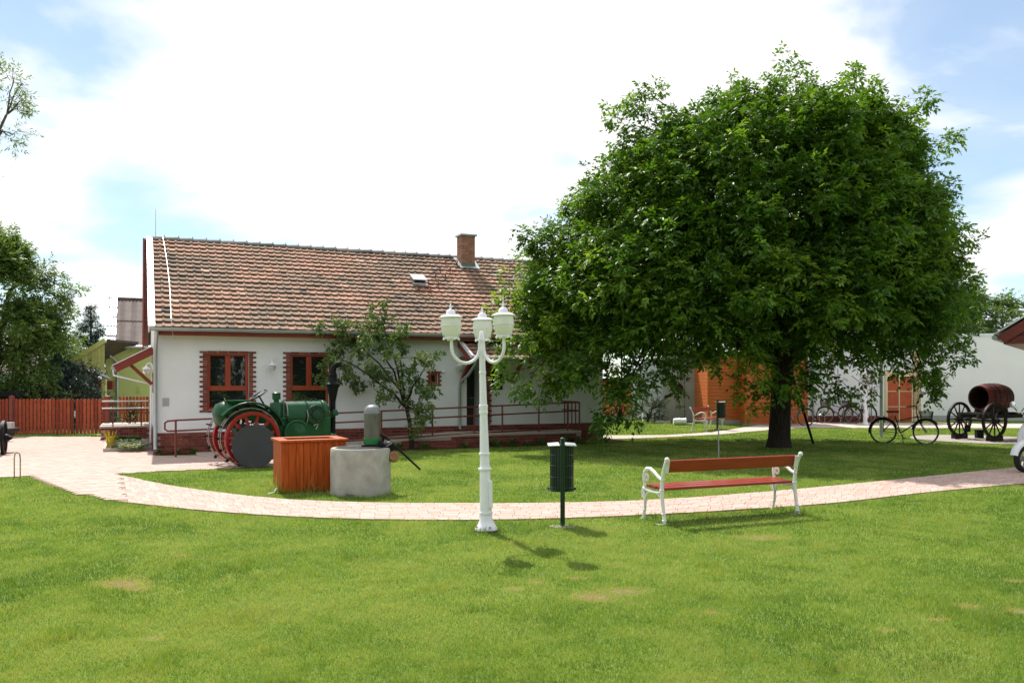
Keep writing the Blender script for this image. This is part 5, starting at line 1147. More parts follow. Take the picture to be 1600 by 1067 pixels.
MB().tube([(xl * 0.7, 0.1, zb1 - 0.2), (xl * 0.55, 0.1, zb1 - 0.38), (0.0, 0.1, zb1 - 0.55)], 0.045, 8).build('bend_pipe', mat['zinc'], pg)
ty = 40.0
tl_ = thing('teal_house', 'small teal rendered house half hidden by trees beyond the fence', 'house', (AT(-40, 592, ty).x, ty, 0))
MB().box((0, 0, 0), (3.0, 4, 1.95)).build('wall', mat['teal_wall'], tl_); MB().box((1.1, -0.02, 0.9), (1.9, -0.001, 1.7)).build('window', mat['glass'], tl_)
MB().prism([(-0.3, -0.3, 1.95), (3.3, -0.3, 1.95), (3.3, 2, 3.1), (-0.3, 2, 3.1)], (0, 0, 0.1)).build('roof', mat['corrugated'], tl_)
t = thing('low_shed', 'low dark roofed shed peeking over the picket fence', 'shed', (AT(-60, 592, 28.2).x, 28.2, 0))
MB().box((0.1, 0.2, 0), (2.0, 1.6, 1.2)).build('wall', mat['cartwood'], t); MB().box((0, 0, 1.2), (2.15, 1.9, 1.38)).build('roof', mat['black'], t, bevel=0.01)

# ================================================================== BACKGROUND ON THE RIGHT
def px_x(px, Y): return (px - CX) / FPX * Y
yb = 34.6
wb = thing('white_outbuilding', 'white outbuilding with dark red plinth behind the parked bicycles', 'building', (px_x(1262, yb), yb, 0))
Lw = px_x(1382, yb) - px_x(1262, yb)
MB().box((0, 0, 0), (Lw, 5, 3.5)).build('wall', mat['stucco_cool'], wb); MB().box((-0.02, -0.03, 0), (Lw + 0.0, -0.001, 0.27)).build('plinth', mat['plinth_red'], wb)
MB().tube([(0.20, -0.07, 3.4), (0.20, -0.07, 0.2), (0.28, -0.14, 0.10)], 0.04, 8).build('downpipe', mat['zinc'], wb, smooth=True)
MB().box((-0.1, -0.25, 3.5), (Lw, 5.2, 3.62)).build('roof', mat['corrugated'], wb)
MB().tube([(1.7 + 0.35 * math.cos(a), -0.02, 1.35 + 0.2 * math.sin(a)) for a in np.linspace(math.pi, TAU, 12)], 0.012, 5).build('cable', mat['steel'], wb)
dx0, dx1 = px_x(1383, yb), px_x(1426, yb)
dg = thing('wooden_gateway', 'orange wooden double door with cream frame beside the stone pillar', 'door', (dx0, yb, 0)); Ld = dx1 - dx0
MB().box((0.002, 0.0, 0), (0.11, 0.3, 2.15)).build('frame_post', mat['cream'], dg); MB().box((0.112, 0.0, 1.93), (Ld, 0.3, 2.15)).build('lintel', mat['cream'], dg)
lw = (Ld - 0.12) / 2
for s in range(2):
    lf = MB().box((0.115 + s * lw, 0.06, 0.02), (0.115 + (s + 1) * lw - (0.05 if s == 0 else 0), 0.10, 1.92)).build('leaf', mat['cream'], dg)
    for k in range(3):
        MB().box((0.125 + s * lw, 0.045, 0.03 + k * 0.64), (0.105 + (s + 1) * lw - (0.05 if s == 0 else 0), 0.059, 0.03 + k * 0.64 + 0.60)).build('panel', M('door_orange', (0.38, 0.068, 0.016), 0.5, 0.2, 4) if s == 0 and k == 0 else bpy.data.materials['door_orange'], lf)
MB().box((0.115 + lw - 0.04, 0.035, 0.02), (0.115 + lw, 0.10, 1.92)).build('centre_strip', mat['cream'], dg)
MB().box((0.0, 0.02, 2.152), (Ld, 0.3, 3.4)).build('upper_wall', mat['stucco_cool'], dg)
spx0, spx1 = px_x(1426.5, yb), px_x(1439, yb)
sp_ = thing('stone_pillar', 'ochre rubble stone pillar beside the orange double door', 'pillar', (spx0, yb, 0)); Ls = spx1 - spx0
MB().box((0.02, -0.02, 0), (Ls - 0.02, 0.3, 3.3)).build('core', mat['mortar'], sp_)
z = 0.0
while z < 3.2:
    hh = random.uniform(0.12, 0.2); x = 0.0; cut = random.uniform(0.35, 0.65) * Ls
    for a, b in ((0, cut), (cut, Ls)):
        mb = MB(); mb.tint = random.random(); mb.box((a + 0.01, -0.05 + random.uniform(-0.02, 0.01), z + 0.008), (b - 0.01, 0.1, z + hh - 0.008)); mb.build('stone', mat['stone'], sp_, bevel=0.02)
    z += hh
yw = 35.6
rwl = thing('white_boundary_wall', 'long tall white wall with grey plinth behind the barrel cart', 'wall', (px_x(1438, yw), yw, 0))
MB().box((0, 0, 0), (14, 0.3, 3.66)).build('wall', mat['stucco_cool'], rwl); MB().box((-0.02, -0.02, 0), (14, -0.001, 0.24)).build('plinth', mat['concrete_wall'], rwl); MB().box((-0.05, -0.06, 3.66), (14, 0.36, 3.74)).build('coping', mat['palesheet'], rwl)
# orange sheds of horizontal boards
def board_shed(label, px0, px1, Y, depth, h, base, nm='board_shed'):
    x0, x1 = px_x(px0, Y), px_x(px1, Y); t = thing(nm, label, 'shed', (x0, Y, 0)); L = x1 - x0
    MB().box((0.01, 0.012, base), (L - 0.01, depth, h)).build('core', mat['dark'], t)
    MB().box((-0.02, -0.03, 0), (L + 0.02, depth, base - 0.002)).build('base', mat['concrete_wall'], t)
    n = int((h - base) / 0.135); st = (h - base) / n
    for i in range(n):
        z0_ = base + i * st
        MB().prism([(0, -0.016, z0_ + 0.003), (0, 0.0, z0_ + st - 0.004), (0, 0.011, z0_ + st - 0.004), (0, 0.011, z0_ + 0.003)], (L, 0, 0)).build('board', mat['shed_wood'], t)
        MB().box((-0.016, 0.0, z0_ + 0.003), (0.0, depth, z0_ + st - 0.004)).build('side_board', mat['shed_wood'], t)
    MB().box((-0.022, -0.03, base), (0.05, -0.0165, h)).box((L - 0.05, -0.03, base), (L, -0.0165, h)).build('corner_strip', mat['shed_wood'], t)
    MB().box((-0.15, -0.2, h), (L + 0.1, depth + 0.1, h + 0.08)).build('roof', mat['black'], t)
    return t
board_shed('orange boarded shed with pale concrete base beside the grey wall', 1106, 1163, 32.9, 2.4, 2.75, 0.18)
sb = board_shed('long orange boarded shed behind the walnut trunk', 1164, 1262, 32.3, 2.4, 2.7, 0.06)
for k in (1.05, 1.07): pass
MB().box((1.0, -0.036, 0.1), (1.02, -0.031, 2.0)).build('door_gap', mat['dark'], sb); MB().sphere((1.06, -0.05, 1.0), 0.03, 8, 6).build('door_knob', mat['steel'], sb)
cw = thing('grey_concrete_wall', 'bare grey rendered wall behind the second bench', 'wall', (px_x(1036, 35.2), 35.2, 0)); Lc = px_x(1108, 35.2) - px_x(1036, 35.2)
MB().box((0, 0, 0), (Lc, 0.3, 3.1)).build('wall', mat['concrete_wall'], cw); MB().box((0.9, -0.006, 0), (0.915, -0.001, 2.7)).box((1.55, -0.012, 0.2), (1.58, -0.001, 2.4)).build('seam', mat['dark'], cw)
hr = thing('hose_reel', 'dark round hose reel hanging on the grey rendered wall', 'hose reel', (px_x(1061, 35.1), 35.1, AT(1061, 606, 35.1).z))
MB().lathe([(0.10, -0.05), (0.17, -0.045), (0.17, 0.045), (0.10, 0.05)], 18, Matrix.Rotation(R(90), 4, 'X')).build('drum', mat['wicker'], hr, smooth=True); MB().ring((0, -0.06, 0), 0.14, 0.02, 20, 6).ring((0, -0.09, 0), 0.12, 0.02, 20, 6).build('hose', mat['black'], hr)
MB().box((-0.03, 0.051, -0.03), (0.03, 0.10, 0.26)).build('hook', mat['steel'], hr)
bw = thing('pale_blue_wall', 'pale bluish wall panel next to the grey rendered wall', 'wall', (px_x(1005, 35.3), 35.3, 0)); MB().box((0, 0, 0), (px_x(1036, 35.3) - px_x(1005, 35.3) - 0.01, 0.25, 2.6)).build('wall', M('pale_blue_paint', (0.50, 0.54, 0.58), 0.8, 0.05), bw)
MB().box((-0.02, -0.03, 2.6), (0.8, 0.3, 2.66)).build('coping', mat['zinc'], bw)
board_shed('low orange boarded shed behind the shrubs beyond the house corner', 930, 987, 37.0, 2.0, 1.75, 0.20)
fw_ = thing('white_back_wall', 'white wall seen between shrubs beyond the house corner', 'wall', (px_x(985, 38), 38, 0)); MB().box((0, 0, 0), (1.5, 0.3, 2.2)).build('wall', mat['stucco_cool'], fw_); MB().box((-0.03, -0.03, 2.2), (1.53, 0.33, 2.27)).build('coping', mat['zinc'], fw_)
# loose things by the grey wall
p = G(1036, 661.5); t = tag(MB().box((-0.3, -0.06, 0), (0.3, 0.06, 0.06)).box((-0.27, -0.05, 0.061), (0.3, 0.07, 0.10)).build('timber', mat['slab'], bevel=0.005), 'short timber lying on the grass at the foot of the grey wall', 'timber'); t.location = p
for px, lb_, rz in ((1057, 'white plastic bucket lying on its side by the grey wall', 0), (1066, 'white plastic bucket with dark opening lying beside another by the grey wall', 1)):
    p = G(px, 664); t = thing('bucket', lb_, 'bucket', (p.x, p.y, 0)); mm = Matrix.Translation((-0.12, 0, 0.14)) @ Matrix.Rotation(R(90), 4, 'Y')
    MB().lathe([(0.11, 0.0), (0.12, 0.02), (0.14, 0.24), (0.148, 0.245), (0.148, 0.26), (0.13, 0.26), (0.11, 0.03)], 16, mm).build('body', mat['plasticwhite'], t, smooth=True)
    if rz: MB().lathe([(0.129, 0.262), (0.001, 0.263)], 16, mm, cap=False).build('dark_mouth', mat['dark'], t)  # flat dark disc set across the open mouth
    MB().tube([mm @ Vector((0.145 * math.cos(a), 0.145 * math.sin(a), 0.25 - 0.1 * math.sin(a))) for a in np.linspace(0, math.pi, 9)], 0.004, 5).build('handle', mat['steel'], t)
p = G(1078, 664); t = tag(MB().box((-0.18, -0.1, 0), (0.18, 0.1, 0.07)).build('paving_block', mat['concrete'], bevel=0.01), 'pale concrete block lying beside the white buckets', 'block'); t.location = p
# roof corner of the neighbour building at the right edge
yr = 22.0; ze = AT(1560, 526, yr).z; xe = px_x(1558, yr)
rb = thing('red_eaved_building', 'building corner with dark red barge board and metal roof edge at the lawn end', 'building', (xe, yr, 0), R(-36)); rs = 0.66
rl = 6.0
MB().prism([(0, 0, ze + 0.02), (rl, 0, ze + rl * rs), (rl, 0, ze + rl * rs - 0.30), (0.18, 0, ze - 0.16)], (0, 0.06, 0)).build('barge_board', mat['redwood'], rb)
MB().prism([(-0.08, -0.06, ze + 0.03), (rl, -0.06, ze + (rl + 0.08) * rs + 0.03), (rl, -0.06, ze + (rl + 0.08) * rs + 0.075), (-0.08, -0.06, ze + 0.075)], (0, 8, 0)).build('roof', mat['palesheet'], rb)
MB().prism([(0.05, 0.07, ze - 0.02), (rl, 0.07, ze + rl * rs - 0.06), (rl, 0.07, ze + rl * rs - 0.12), (0.05, 0.07, ze - 0.08)], (0, 7.8, 0)).build('soffit', mat['redwood'], rb)
MB().box((0.14, 0.065, ze - 0.20), (1.5, 7.8, ze - 0.14)).build('soffit_board', mat['redwood'], rb)
for k in range(6):
    zz_ = ze - 0.10 + k * 0.16; xa = 0.22 + max(0.0, (k * 0.16 + 0.02) / rs)
    MB().box((xa + 0.06, 0.10, zz_ - 0.03), (3.2, 0.13, zz_ + 0.115)).build('gable_board', mat['redwood'], rb)
MB().prism([(0.1, 0.14, ze - 0.13), (3.2, 0.14, ze - 0.13), (3.2, 0.14, ze + 3.2 * rs - 0.1), (0.1, 0.14, ze - 0.02)], (0, 0.05, 0)).build('gable_backing', mat['redwood'], rb)
MB().tube([(-0.06, -0.05, ze - 0.03), (-0.06, 8, ze - 0.03)], 0.065, 10).build('gutter', mat['zinc'], rb, smooth=True)
MB().box((1.55, 0.5, 0), (6, 7.5, ze)).build('wall', mat['stucco_cool'], rb)

# ================================================================== BICYCLES
def make_bike(label, loc, rz, fm, group=None, basket='front', rear_pack=False, steer=0.0, guard=None):
    t = thing('bicycle', label, 'bicycle', loc, rz, group); r = 0.335; wb_ = 1.08; guard = guard or fm
    for x, nm in ((0, 'rear_wheel'), (wb_, 'front_wheel')):
        tm = Matrix.Translation((x, 0, 0)) @ Matrix.Rotation(steer if x else 0, 4, 'Z')
        mb = MB(); mb.tube([tm @ Vector((r * math.cos(a), 0, r + r * math.sin(a))) for a in np.linspace(0, TAU, 37)[:-1]], 0.019, 8, closed=True); w = mb.build(nm, mat['rubber'], t, smooth=True)
        mb = MB(); mb.tube([tm @ Vector(((r - 0.026) * math.cos(a), 0, r + (r - 0.026) * math.sin(a))) for a in np.linspace(0, TAU, 37)[:-1]], 0.010, 6, closed=True); mb.build('rim', mat['steel'], w, smooth=True)
        sp = MB()
        for k in range(18):
            a = TAU * k / 18; sp.tube([tm @ Vector((0.02 * math.cos(a + 1), 0.02 * (-1) ** k, r + 0.02 * math.sin(a + 1))), tm @ Vector(((r - 0.03) * math.cos(a), 0, r + (r - 0.03) * math.sin(a)))], 0.0016, 3)
        sp.build('spokes', mat['steel'], w)
        MB().tube([tm @ Vector((0, -0.06, r)), tm @ Vector((0, 0.06, r))], 0.022, 8).build('hub', mat['steel'], w)
        a0, a1 = (R(20), R(190)) if x == 0 else (R(35), R(170))
        mb = MB(); mb.tube([tm @ Vector(((r + 0.035) * math.cos(a), 0, r + (r + 0.035) * math.sin(a))) for a in np.linspace(a0, a1, 16)], 0.020, 6); mb.build('mudguard', guard, t, smooth=True)
    bbk = (0.44, 0, 0.29); st_ = (0.30, 0, 0.78); hd0, hd1 = (0.90, 0, 0.62), (0.86, 0, 0.80)
    fr = MB(); fr.tube([bbk, st_], 0.016, 8).tube([bbk, hd0], 0.018, 8).tube([hd0, hd1], 0.02, 8).tube([(0.345, 0, 0.62), (0.87, 0, 0.755)], 0.014, 8)
    for s in (-0.055, 0.055): fr.tube([(0, s, r), (0.40, s * 0.6, 0.29)], 0.010, 6).tube([(0, s, r), (0.31, s * 0.5, 0.70)], 0.009, 6)
    fr.build('frame', fm, t, smooth=True)
    tm = Matrix.Translation((wb_, 0, 0)) @ Matrix.Rotation(steer, 4, 'Z') @ Matrix.Translation((-wb_, 0, 0))
    fk = MB()
    for s in (-0.05, 0.05): fk.tube([tm @ Vector((wb_, s, r)), tm @ Vector((0.98, s, 0.50)), tm @ Vector((0.90, s * 0.5, 0.64))], 0.012, 6)
    fk.build('fork', fm, t, smooth=True)
    MB().tube([(0.86, 0, 0.80), (0.845, 0, 0.93), (0.86, -0.02, 0.98), (0.84, -0.16, 1.04), (0.70, -0.27, 1.04), (0.60, -0.28, 1.01)], 0.012, 8).tube([(0.86, 0.02, 0.98), (0.84, 0.16, 1.04), (0.70, 0.27, 1.04), (0.60, 0.28, 1.01)], 0.012, 8).build('handlebar', mat['steel'] if fm != mat['black'] else mat['black'], t, smooth=True)
    MB().prism([(0.08, -0.09, 0.86), (0.12, -0.10, 0.86), (0.36, -0.03, 0.86), (0.42, 0, 0.86), (0.36, 0.03, 0.86), (0.12, 0.10, 0.86), (0.08, 0.09, 0.86)], (0, 0, 0.05)).build('saddle', mat['rubber'], t, bevel=0.018)
    MB().tube([(0.30, 0, 0.76), (0.27, 0, 0.86)], 0.012, 6).build('seat_post', mat['steel'], t)
    MB().lathe([(0.085, -0.006), (0.085, 0.006), (0.07, 0.006), (0.07, -0.006), (0.085, -0.006)], 22, Matrix.Translation((0.44, -0.06, 0.29)) @ Matrix.Rotation(R(90), 4, 'X'), cap=False).build('chainwheel', mat['steel'], t)
    MB().bar((0.44, -0.07, 0.29), (0.53, -0.08, 0.15), 0.02, 0.012, (0, 1, 0)).box((0.49, -0.17, 0.135), (0.58, -0.078, 0.16)).build('crank', mat['black'], t)
    MB().bar((0.44, 0.07, 0.29), (0.35, 0.08, 0.43), 0.02, 0.012, (0, 1, 0)).box((0.31, 0.078, 0.42), (0.40, 0.17, 0.445)).build('crank', mat['black'], t)
    MB().tube([(0.44, -0.06, 0.375), (0.0, -0.06, r + 0.04)], 0.006, 5).tube([(0.44, -0.06, 0.205), (0.0, -0.06, r - 0.04)], 0.006, 5).build('chain', mat['black'], t)
    MB().tube([(0.46, 0.04, 0.28), (0.54, 0.14, 0.0)], 0.010, 6).build('kickstand', mat['steel'], t)
    MB().tube([(0.0, -0.06, r), (0.02, -0.07, 0.72), (0.26, -0.03, 0.73)], 0.006, 5).tube([(0.0, 0.06, r), (0.02, 0.07, 0.72), (0.26, 0.03, 0.73)], 0.006, 5).box((-0.16, -0.07, 0.715), (0.24, 0.07, 0.73)).build('rear_rack', mat['black'], t)
    if basket:
        bk = MB(); x0, x1, y0, y1, z0_, z1 = 0.96, 1.22, -0.15, 0.15, 0.70, 0.90
        def ringz(z, e): bk.tube([(x0 - e, y0 - e, z), (x1 + e, y0 - e, z), (x1 + e, y1 + e, z), (x0 - e, y1 + e, z)], 0.007, 5, closed=True)
        for k in range(6): ringz(z0_ + k * 0.04, k * 0.006)
        for k in range(9):
            f = k / 8
            for (a, b) in (((x0 + (x1 - x0) * f, y0), (0, -1)), ((x0 + (x1 - x0) * f, y1), (0, 1)), ((x0, y0 + (y1 - y0) * f), (-1, 0)), ((x1, y0 + (y1 - y0) * f), (1, 0))):
                bk.tube([(a[0], a[1], z0_), (a[0] + b[0] * 0.03, a[1] + b[1] * 0.03, z1)], 0.004, 4)
        bk.box((x0, y0, z0_ - 0.005), (x1, y1, z0_ + 0.005)); bk.build('basket', mat['wicker'], t)
        MB().tube([(0.88, 0, 0.76), (0.97, 0, 0.72)], 0.012, 6).build('basket_bracket', mat['black'], t)
    if rear_pack: MB().box((-0.15, -0.13, 0.733), (0.2, 0.13, 0.86)).build('rear_bag', mat['wicker'], t, bevel=0.03)
    MB().tube([(0.90, 0, 0.60), (0.99, 0, 0.60)], 0.035, 10).build('head_lamp', mat['black'], t)
    MB().lathe([(0.03, -0.012), (0.03, 0.012)], 4, Matrix.Translation((wb_ - 0.17, 0, r + 0.05)) @ Matrix.Rotation(R(90), 4, 'X')).build('reflector', mat['reflector'], t)
    return t
p = G(1380, 692); make_bike('black bicycle with front basket standing alone on the lawn', (p.x, p.y, 0), R(-20), mat['black'], None, 'front', False, R(14))
p = G(1331, 661.5); make_bike('brown bicycle with front basket leaning nearest the bare rack hoops', (p.x, p.y - 0.1, 0), R(173), mat['brownframe'], None, 'front', True)
p = G(1334, 660.6); make_bike('dark bicycle with basket parked beside the sapling and white lamp post', (p.x + 0.62, p.y, 0), R(192), mat['black'], None, 'front', False)
p = G(1226, 663.5); make_bike('blue-grey bicycle half hidden behind the walnut trunk', (p.x - 0.55, p.y - 1.1, 0), R(10), M('bluegrey_paint', (0.10, 0.13, 0.17), 0.4, 0.1), None, None, False)
for k, px in enumerate((1274, 1284, 1292)):
    p = G(px, 661); t = tag(MB().tube([(-0.09, 0, 0), (-0.09, 0, 0.34), (-0.04, 0, 0.38), (0.05, 0, 0.38), (0.09, 0, 0.34)], 0.014, 7).tube([(0.0, -0.25, 0.03), (0.0, 0.25, 0.03)], 0.014, 6).build('rack_hoop', mat['steel'], smooth=True), 'bare steel bicycle rack hoop before the white outbuilding', 'bike rack', 'steel rack hoops'); t.location = p
# grey pole, leaning prop, thin stake
p = G(1377, 683); t = thing('metal_pole', 'tall plain grey metal pole standing under the walnut crown', 'pole', p); MB().tube([(0, 0, 0), (0, 0, 3.6)], 0.055, 12).build('tube', mat['zinc'], t, smooth=True); MB().box((-0.1, -0.1, 0), (0.1, 0.1, 0.02)).build('base_plate', mat['zinc'], t)
p = G(1271, 694); q = Vector((p.x - 0.85, p.y - 0.1, 2.6)); t = tag(MB().tube([(0, 0, 0), tuple((q - p) * 0.5 + Vector((0.02, 0, 0))), tuple(q - p)], [0.035, 0.04, 0.045], 8).build('branch_prop', mat['black'], smooth=True), 'dark pole leaning from the lawn up into the walnut branches', 'prop'); t.location = p
p = G(1123, 716); t = tag(MB().tube([(0, 0, 0), (-0.006, 0, 0.70)], 0.016, 8).build('garden_stake', mat['zinc'], smooth=True), 'thin grey metal stake in the lawn beyond the near bench', 'stake'); t.location = p

# ================================================================== BARREL CART
wp = G(1526, 688); bc_ = thing('barrel_cart', 'old black two-wheeled cart on the round paved base', 'cart', (wp.x, wp.y, 0.025), R(24))
rW = 0.50; zc = 0.58
for y in (-0.56, 0.56):
    cart_wheel(bc_, Matrix.Translation((0, y, zc)) @ Matrix.Rotation(R(90), 4, 'X'), rW, 12, mat['cartwood'], 'wheel', 0.06, 0.06)
    MB().prism([(-0.26, y - 0.08, 0.0), (0.26, y - 0.08, 0.0), (0.26, y - 0.08, 0.15), (0.14, y - 0.08, 0.11), (0, y - 0.08, 0.07), (-0.14, y - 0.08, 0.11), (-0.26, y - 0.08, 0.15)], (0, 0.16, 0)).build('wheel_chock', mat['cartwood'], bc_)
MB().tube([(0, -0.70, zc), (0, 0.70, zc)], 0.04, 10).build('axle', mat['cartwood'], bc_)
for y in (-0.30, 0.30):
    MB().box((-0.35, y - 0.05, 0.63), (3.6, y + 0.05, 0.74)).build('shaft_beam', mat['cartwood'], bc_, bevel=0.01)
for x in (-0.28, 0.15, 0.65, 1.15): MB().box((x - 0.05, -0.42, 0.742), (x + 0.05, 0.42, 0.80)).build('cross_beam', mat['cartwood'], bc_, bevel=0.008)
MB().box((1.25, -0.36, 0.742), (2.0, 0.36, 0.775)).build('footboard', M('grey_weathered_wood', (0.20, 0.16, 0.11), 0.8, 0.3, 5), bc_)
MB().tube([(-0.2, 0.2, 0.62), (-0.15, 0.2, 0.42), (-0.05, 0.2, 0.40)], 0.012, 6).box((-0.18, 0.16, 0.22), (-0.04, 0.26, 0.42)).build('hanging_bucket', mat['black'], bc_)
for s in (-1, 1): MB().tube([(1.5, s * 0.3, 0.78), (1.7, s * 0.33, 0.98), (1.95, s * 0.3, 1.0), (2.2, s * 0.3, 0.8)], 0.015, 6).build('iron_bow', mat['black'], bc_)
p = G(1531, 686.5); t = tag(MB().box((-0.1, -0.08, 0), (0.1, 0.08, 0.22)).box((-0.12, -0.1, 0.22), (0.12, 0.1, 0.25)).build('small_box', mat['black'], bevel=0.008), 'small dark box standing under the barrel cart', 'box'); t.location = (p.x + 0.15, p.y + 0.3, 0.026)
# barrel lying on the cart
brl = thing('wooden_barrel', 'dark red open-ended wooden barrel lying on the cart', 'barrel', (wp.x + math.cos(R(24)) * 0.1, wp.y + math.sin(R(24)) * 0.1, 0.025 + 0.80), R(24))
nst = 20; xs = np.linspace(0, 1.06, 9); rad = lambda x: 0.345 + 0.075 * (1 - ((x - 0.53) / 0.53) ** 2)
zc_ = 0.425
for k in range(nst):
    mb = MB(); mb.tint = random.random(); a0, a1 = TAU * k / nst + 0.0015, TAU * (k + 1) / nst - 0.0015; vs = []
    for x in xs:
        r1, r0 = rad(x), rad(x) - 0.028
        for rr_, a in ((r1, a0), (r1, a1), (r0, a1), (r0, a0)): vs.append((x, rr_ * math.cos(a), zc_ + rr_ * math.sin(a)))
    fs = [(i * 4 + j, i * 4 + (j + 1) % 4, i * 4 + 4 + (j + 1) % 4, i * 4 + 4 + j) for i in range(len(xs) - 1) for j in range(4)] + [(3, 2, 1, 0), tuple(4 * (len(xs) - 1) + j for j in range(4))]
    mb.add(vs, fs); mb.build('stave', mat['barrel_brown'], brl)
for x, w, m_ in ((0.05, 0.10, 'barrel_red'), (0.22, 0.07, 'hoop'), (0.40, 0.07, 'hoop'), (0.68, 0.07, 'hoop'), (0.85, 0.07, 'hoop'), (1.01, 0.08, 'hoop')):
    mm = Matrix.Translation((0, 0, zc_)) @ Matrix.Rotation(R(90), 4, 'Y')
    xa, xb = x - w / 2, x + w / 2; MB().lathe([(rad(xa) + 0.003, xa), (rad(xa) + 0.010, xa), (rad(xb) + 0.010, xb), (rad(xb) + 0.003, xb), (rad(xa) + 0.003, xa)], 40, mm, cap=False).build('hoop', mat[m_], brl, smooth=False)
MB().lathe([(rad(x) - 0.031, x) for x in xs], 30, Matrix.Translation((0, 0, zc_)) @ Matrix.Rotation(R(90), 4, 'Y'), cap=False).build('light_stop', mat['dark'], brl)  # added dark cylinder that stops light leaking in between the staves
MB().lathe([(0.001, 0), (0.345, 0)], 30, Matrix.Translation((0.98, 0, zc_)) @ Matrix.Rotation(R(90), 4, 'Y'), cap=False).build('end_board', mat['cartwood'], brl)
for x in (0.2, 0.85): MB().prism([(x - 0.04, -0.28, -0.022), (x - 0.04, 0.28, -0.022), (x - 0.04, 0.26, 0.10), (x - 0.04, 0.15, 0.040), (x - 0.04, 0, 0.012), (x - 0.04, -0.15, 0.040), (x - 0.04, -0.26, 0.10)], (0.08, 0, 0)).build('cradle', mat['cartwood'], brl)

# ================================================================== SCOOTER
sp0 = G(1600, 739); sc_ = thing('motor_scooter', 'white motor scooter parked on the curved path', 'scooter', (sp0.x, sp0.y, 0.018), R(202))
def sw(x, nm):
    m_ = Matrix.Translation((x, 0, 0.255)) @ Matrix.Rotation(R(90), 4, 'X')
    w = MB().lathe([(0.17, -0.05), (0.215, -0.055), (0.248, -0.03), (0.255, 0), (0.248, 0.03), (0.215, 0.055), (0.17, 0.05)], 32, m_, cap=False).build(nm, mat['rubber'], sc_, smooth=True)
    MB().lathe([(0.172, -0.045), (0.16, -0.02), (0.16, 0.02), (0.172, 0.045)], 28, m_, cap=False).build('rim', mat['chrome'], w, smooth=True)
    for k in range(5):
        a = TAU * k / 5; MB().bar((x + 0.04 * math.cos(a), 0, 0.255 + 0.04 * math.sin(a)), (x + 0.165 * math.cos(a), 0, 0.255 + 0.165 * math.sin(a)), 0.04, 0.03, (0, 1, 0)).build('spoke', mat['chrome'], w)
    MB().lathe([(0.06, -0.06), (0.06, 0.06)], 16, m_).build('hub', mat['steel'], w)
sw(0.0, 'front_wheel'); sw(-1.28, 'rear_wheel')
# front fender: curved shell
def shell(secs, name, m_, par=sc_, closed_end=True):
    """secs: list of rings of points"""
    mb = MB(); n_ = len(secs[0]); vs = [p for s in secs for p in s]
    fs = [(i * n_ + j, i * n_ + (j + 1) % n_, (i + 1) * n_ + (j + 1) % n_, (i + 1) * n_ + j) for i in range(len(secs) - 1) for j in range(n_)]
    if closed_end: fs += [tuple(range(n_ - 1, -1, -1)), tuple((len(secs) - 1) * n_ + j for j in range(n_))]
    mb.add(vs, fs); o = mb.build(name, m_, par, smooth=True); return o
secs = []
for a in np.linspace(R(15), R(150), 12):
    c, s = math.cos(a), math.sin(a); ring_ = []
    for (dr, y) in ((0.0, -0.075), (0.05, -0.065), (0.075, 0.0), (0.05, 0.065), (0.0, 0.075), (-0.008, 0.068), (0.06, 0.0), (-0.008, -0.068)): ring_.append(((0.275 + dr * (0.5 + 0.5 * math.sin(a))) * c, y, 0.255 + (0.275 + dr * (0.5 + 0.5 * math.sin(a))) * s))
    secs.append(ring_)
shell(secs, 'front_fender', mat['scooter_white'])
def rr(cx, cz, hx, hy, tiltx=0.0, n_=20, p_=3.0):
    """rounded section across the scooter at x=cx, height cz"""
    out = []
    for k in range(n_):
        a = TAU * k / n_; ca, sa = math.cos(a), math.sin(a)
        out.append((cx + hx * abs(ca) ** (2 / p_) * (1 if ca >= 0 else -1), hy * abs(sa) ** (2 / p_) * (1 if sa >= 0 else -1), cz))
    return out
shell([rr(-0.12, 0.52, 0.10, 0.08), rr(-0.10, 0.56, 0.12, 0.17), rr(-0.13, 0.68, 0.12, 0.21), rr(-0.18, 0.82, 0.10, 0.20), rr(-0.22, 0.93, 0.07, 0.15), rr(-0.23, 0.97, 0.05, 0.09)], 'leg_shield', mat['scooter_white'])
shell([rr(-0.03, 0.60, 0.03, 0.03), rr(-0.02, 0.70, 0.035, 0.05), rr(-0.07, 0.86, 0.04, 0.045), rr(-0.12, 0.95, 0.04, 0.03)], 'horn_cover', mat['scooter_white'])
shell([rr(-0.24, 0.97, 0.05, 0.05), rr(-0.20, 1.0, 0.10, 0.11), rr(-0.20, 1.06, 0.12, 0.13), rr(-0.23, 1.11, 0.09, 0.11), rr(-0.25, 1.13, 0.05, 0.06)], 'headset', mat['scooter_white'])
MB().lathe([(0.075, 0), (0.078, 0.03), (0.05, 0.045), (0.001, 0.05)], 20, Matrix.Translation((-0.10, 0, 1.05)) @ Matrix.Rotation(R(90), 4, 'Y')).build('head_lamp', mat['lamp_clear'], sc_, smooth=True)
for s in (-1, 1):
    MB().tube([(-0.22, s * 0.1, 1.07), (-0.26, s * 0.25, 1.09), (-0.32, s * 0.36, 1.08)], 0.017, 8).build('handlebar', mat['rubber'], sc_)
    m2 = MB().tube([(-0.24, s * 0.2, 1.09), (-0.20, s * 0.28, 1.22), (-0.18, s * 0.33, 1.26)], 0.007, 6).build('mirror_arm', mat['chrome'], sc_)
    MB().lathe([(0.001, -0.012), (0.06, -0.01), (0.065, 0.0), (0.06, 0.01), (0.001, 0.012)], 16, Matrix.Translation((-0.17, s * 0.36, 1.28)) @ Matrix.Rotation(R(84), 4, 'Y')).build('mirror', mat['chrome'], m2, smooth=True)
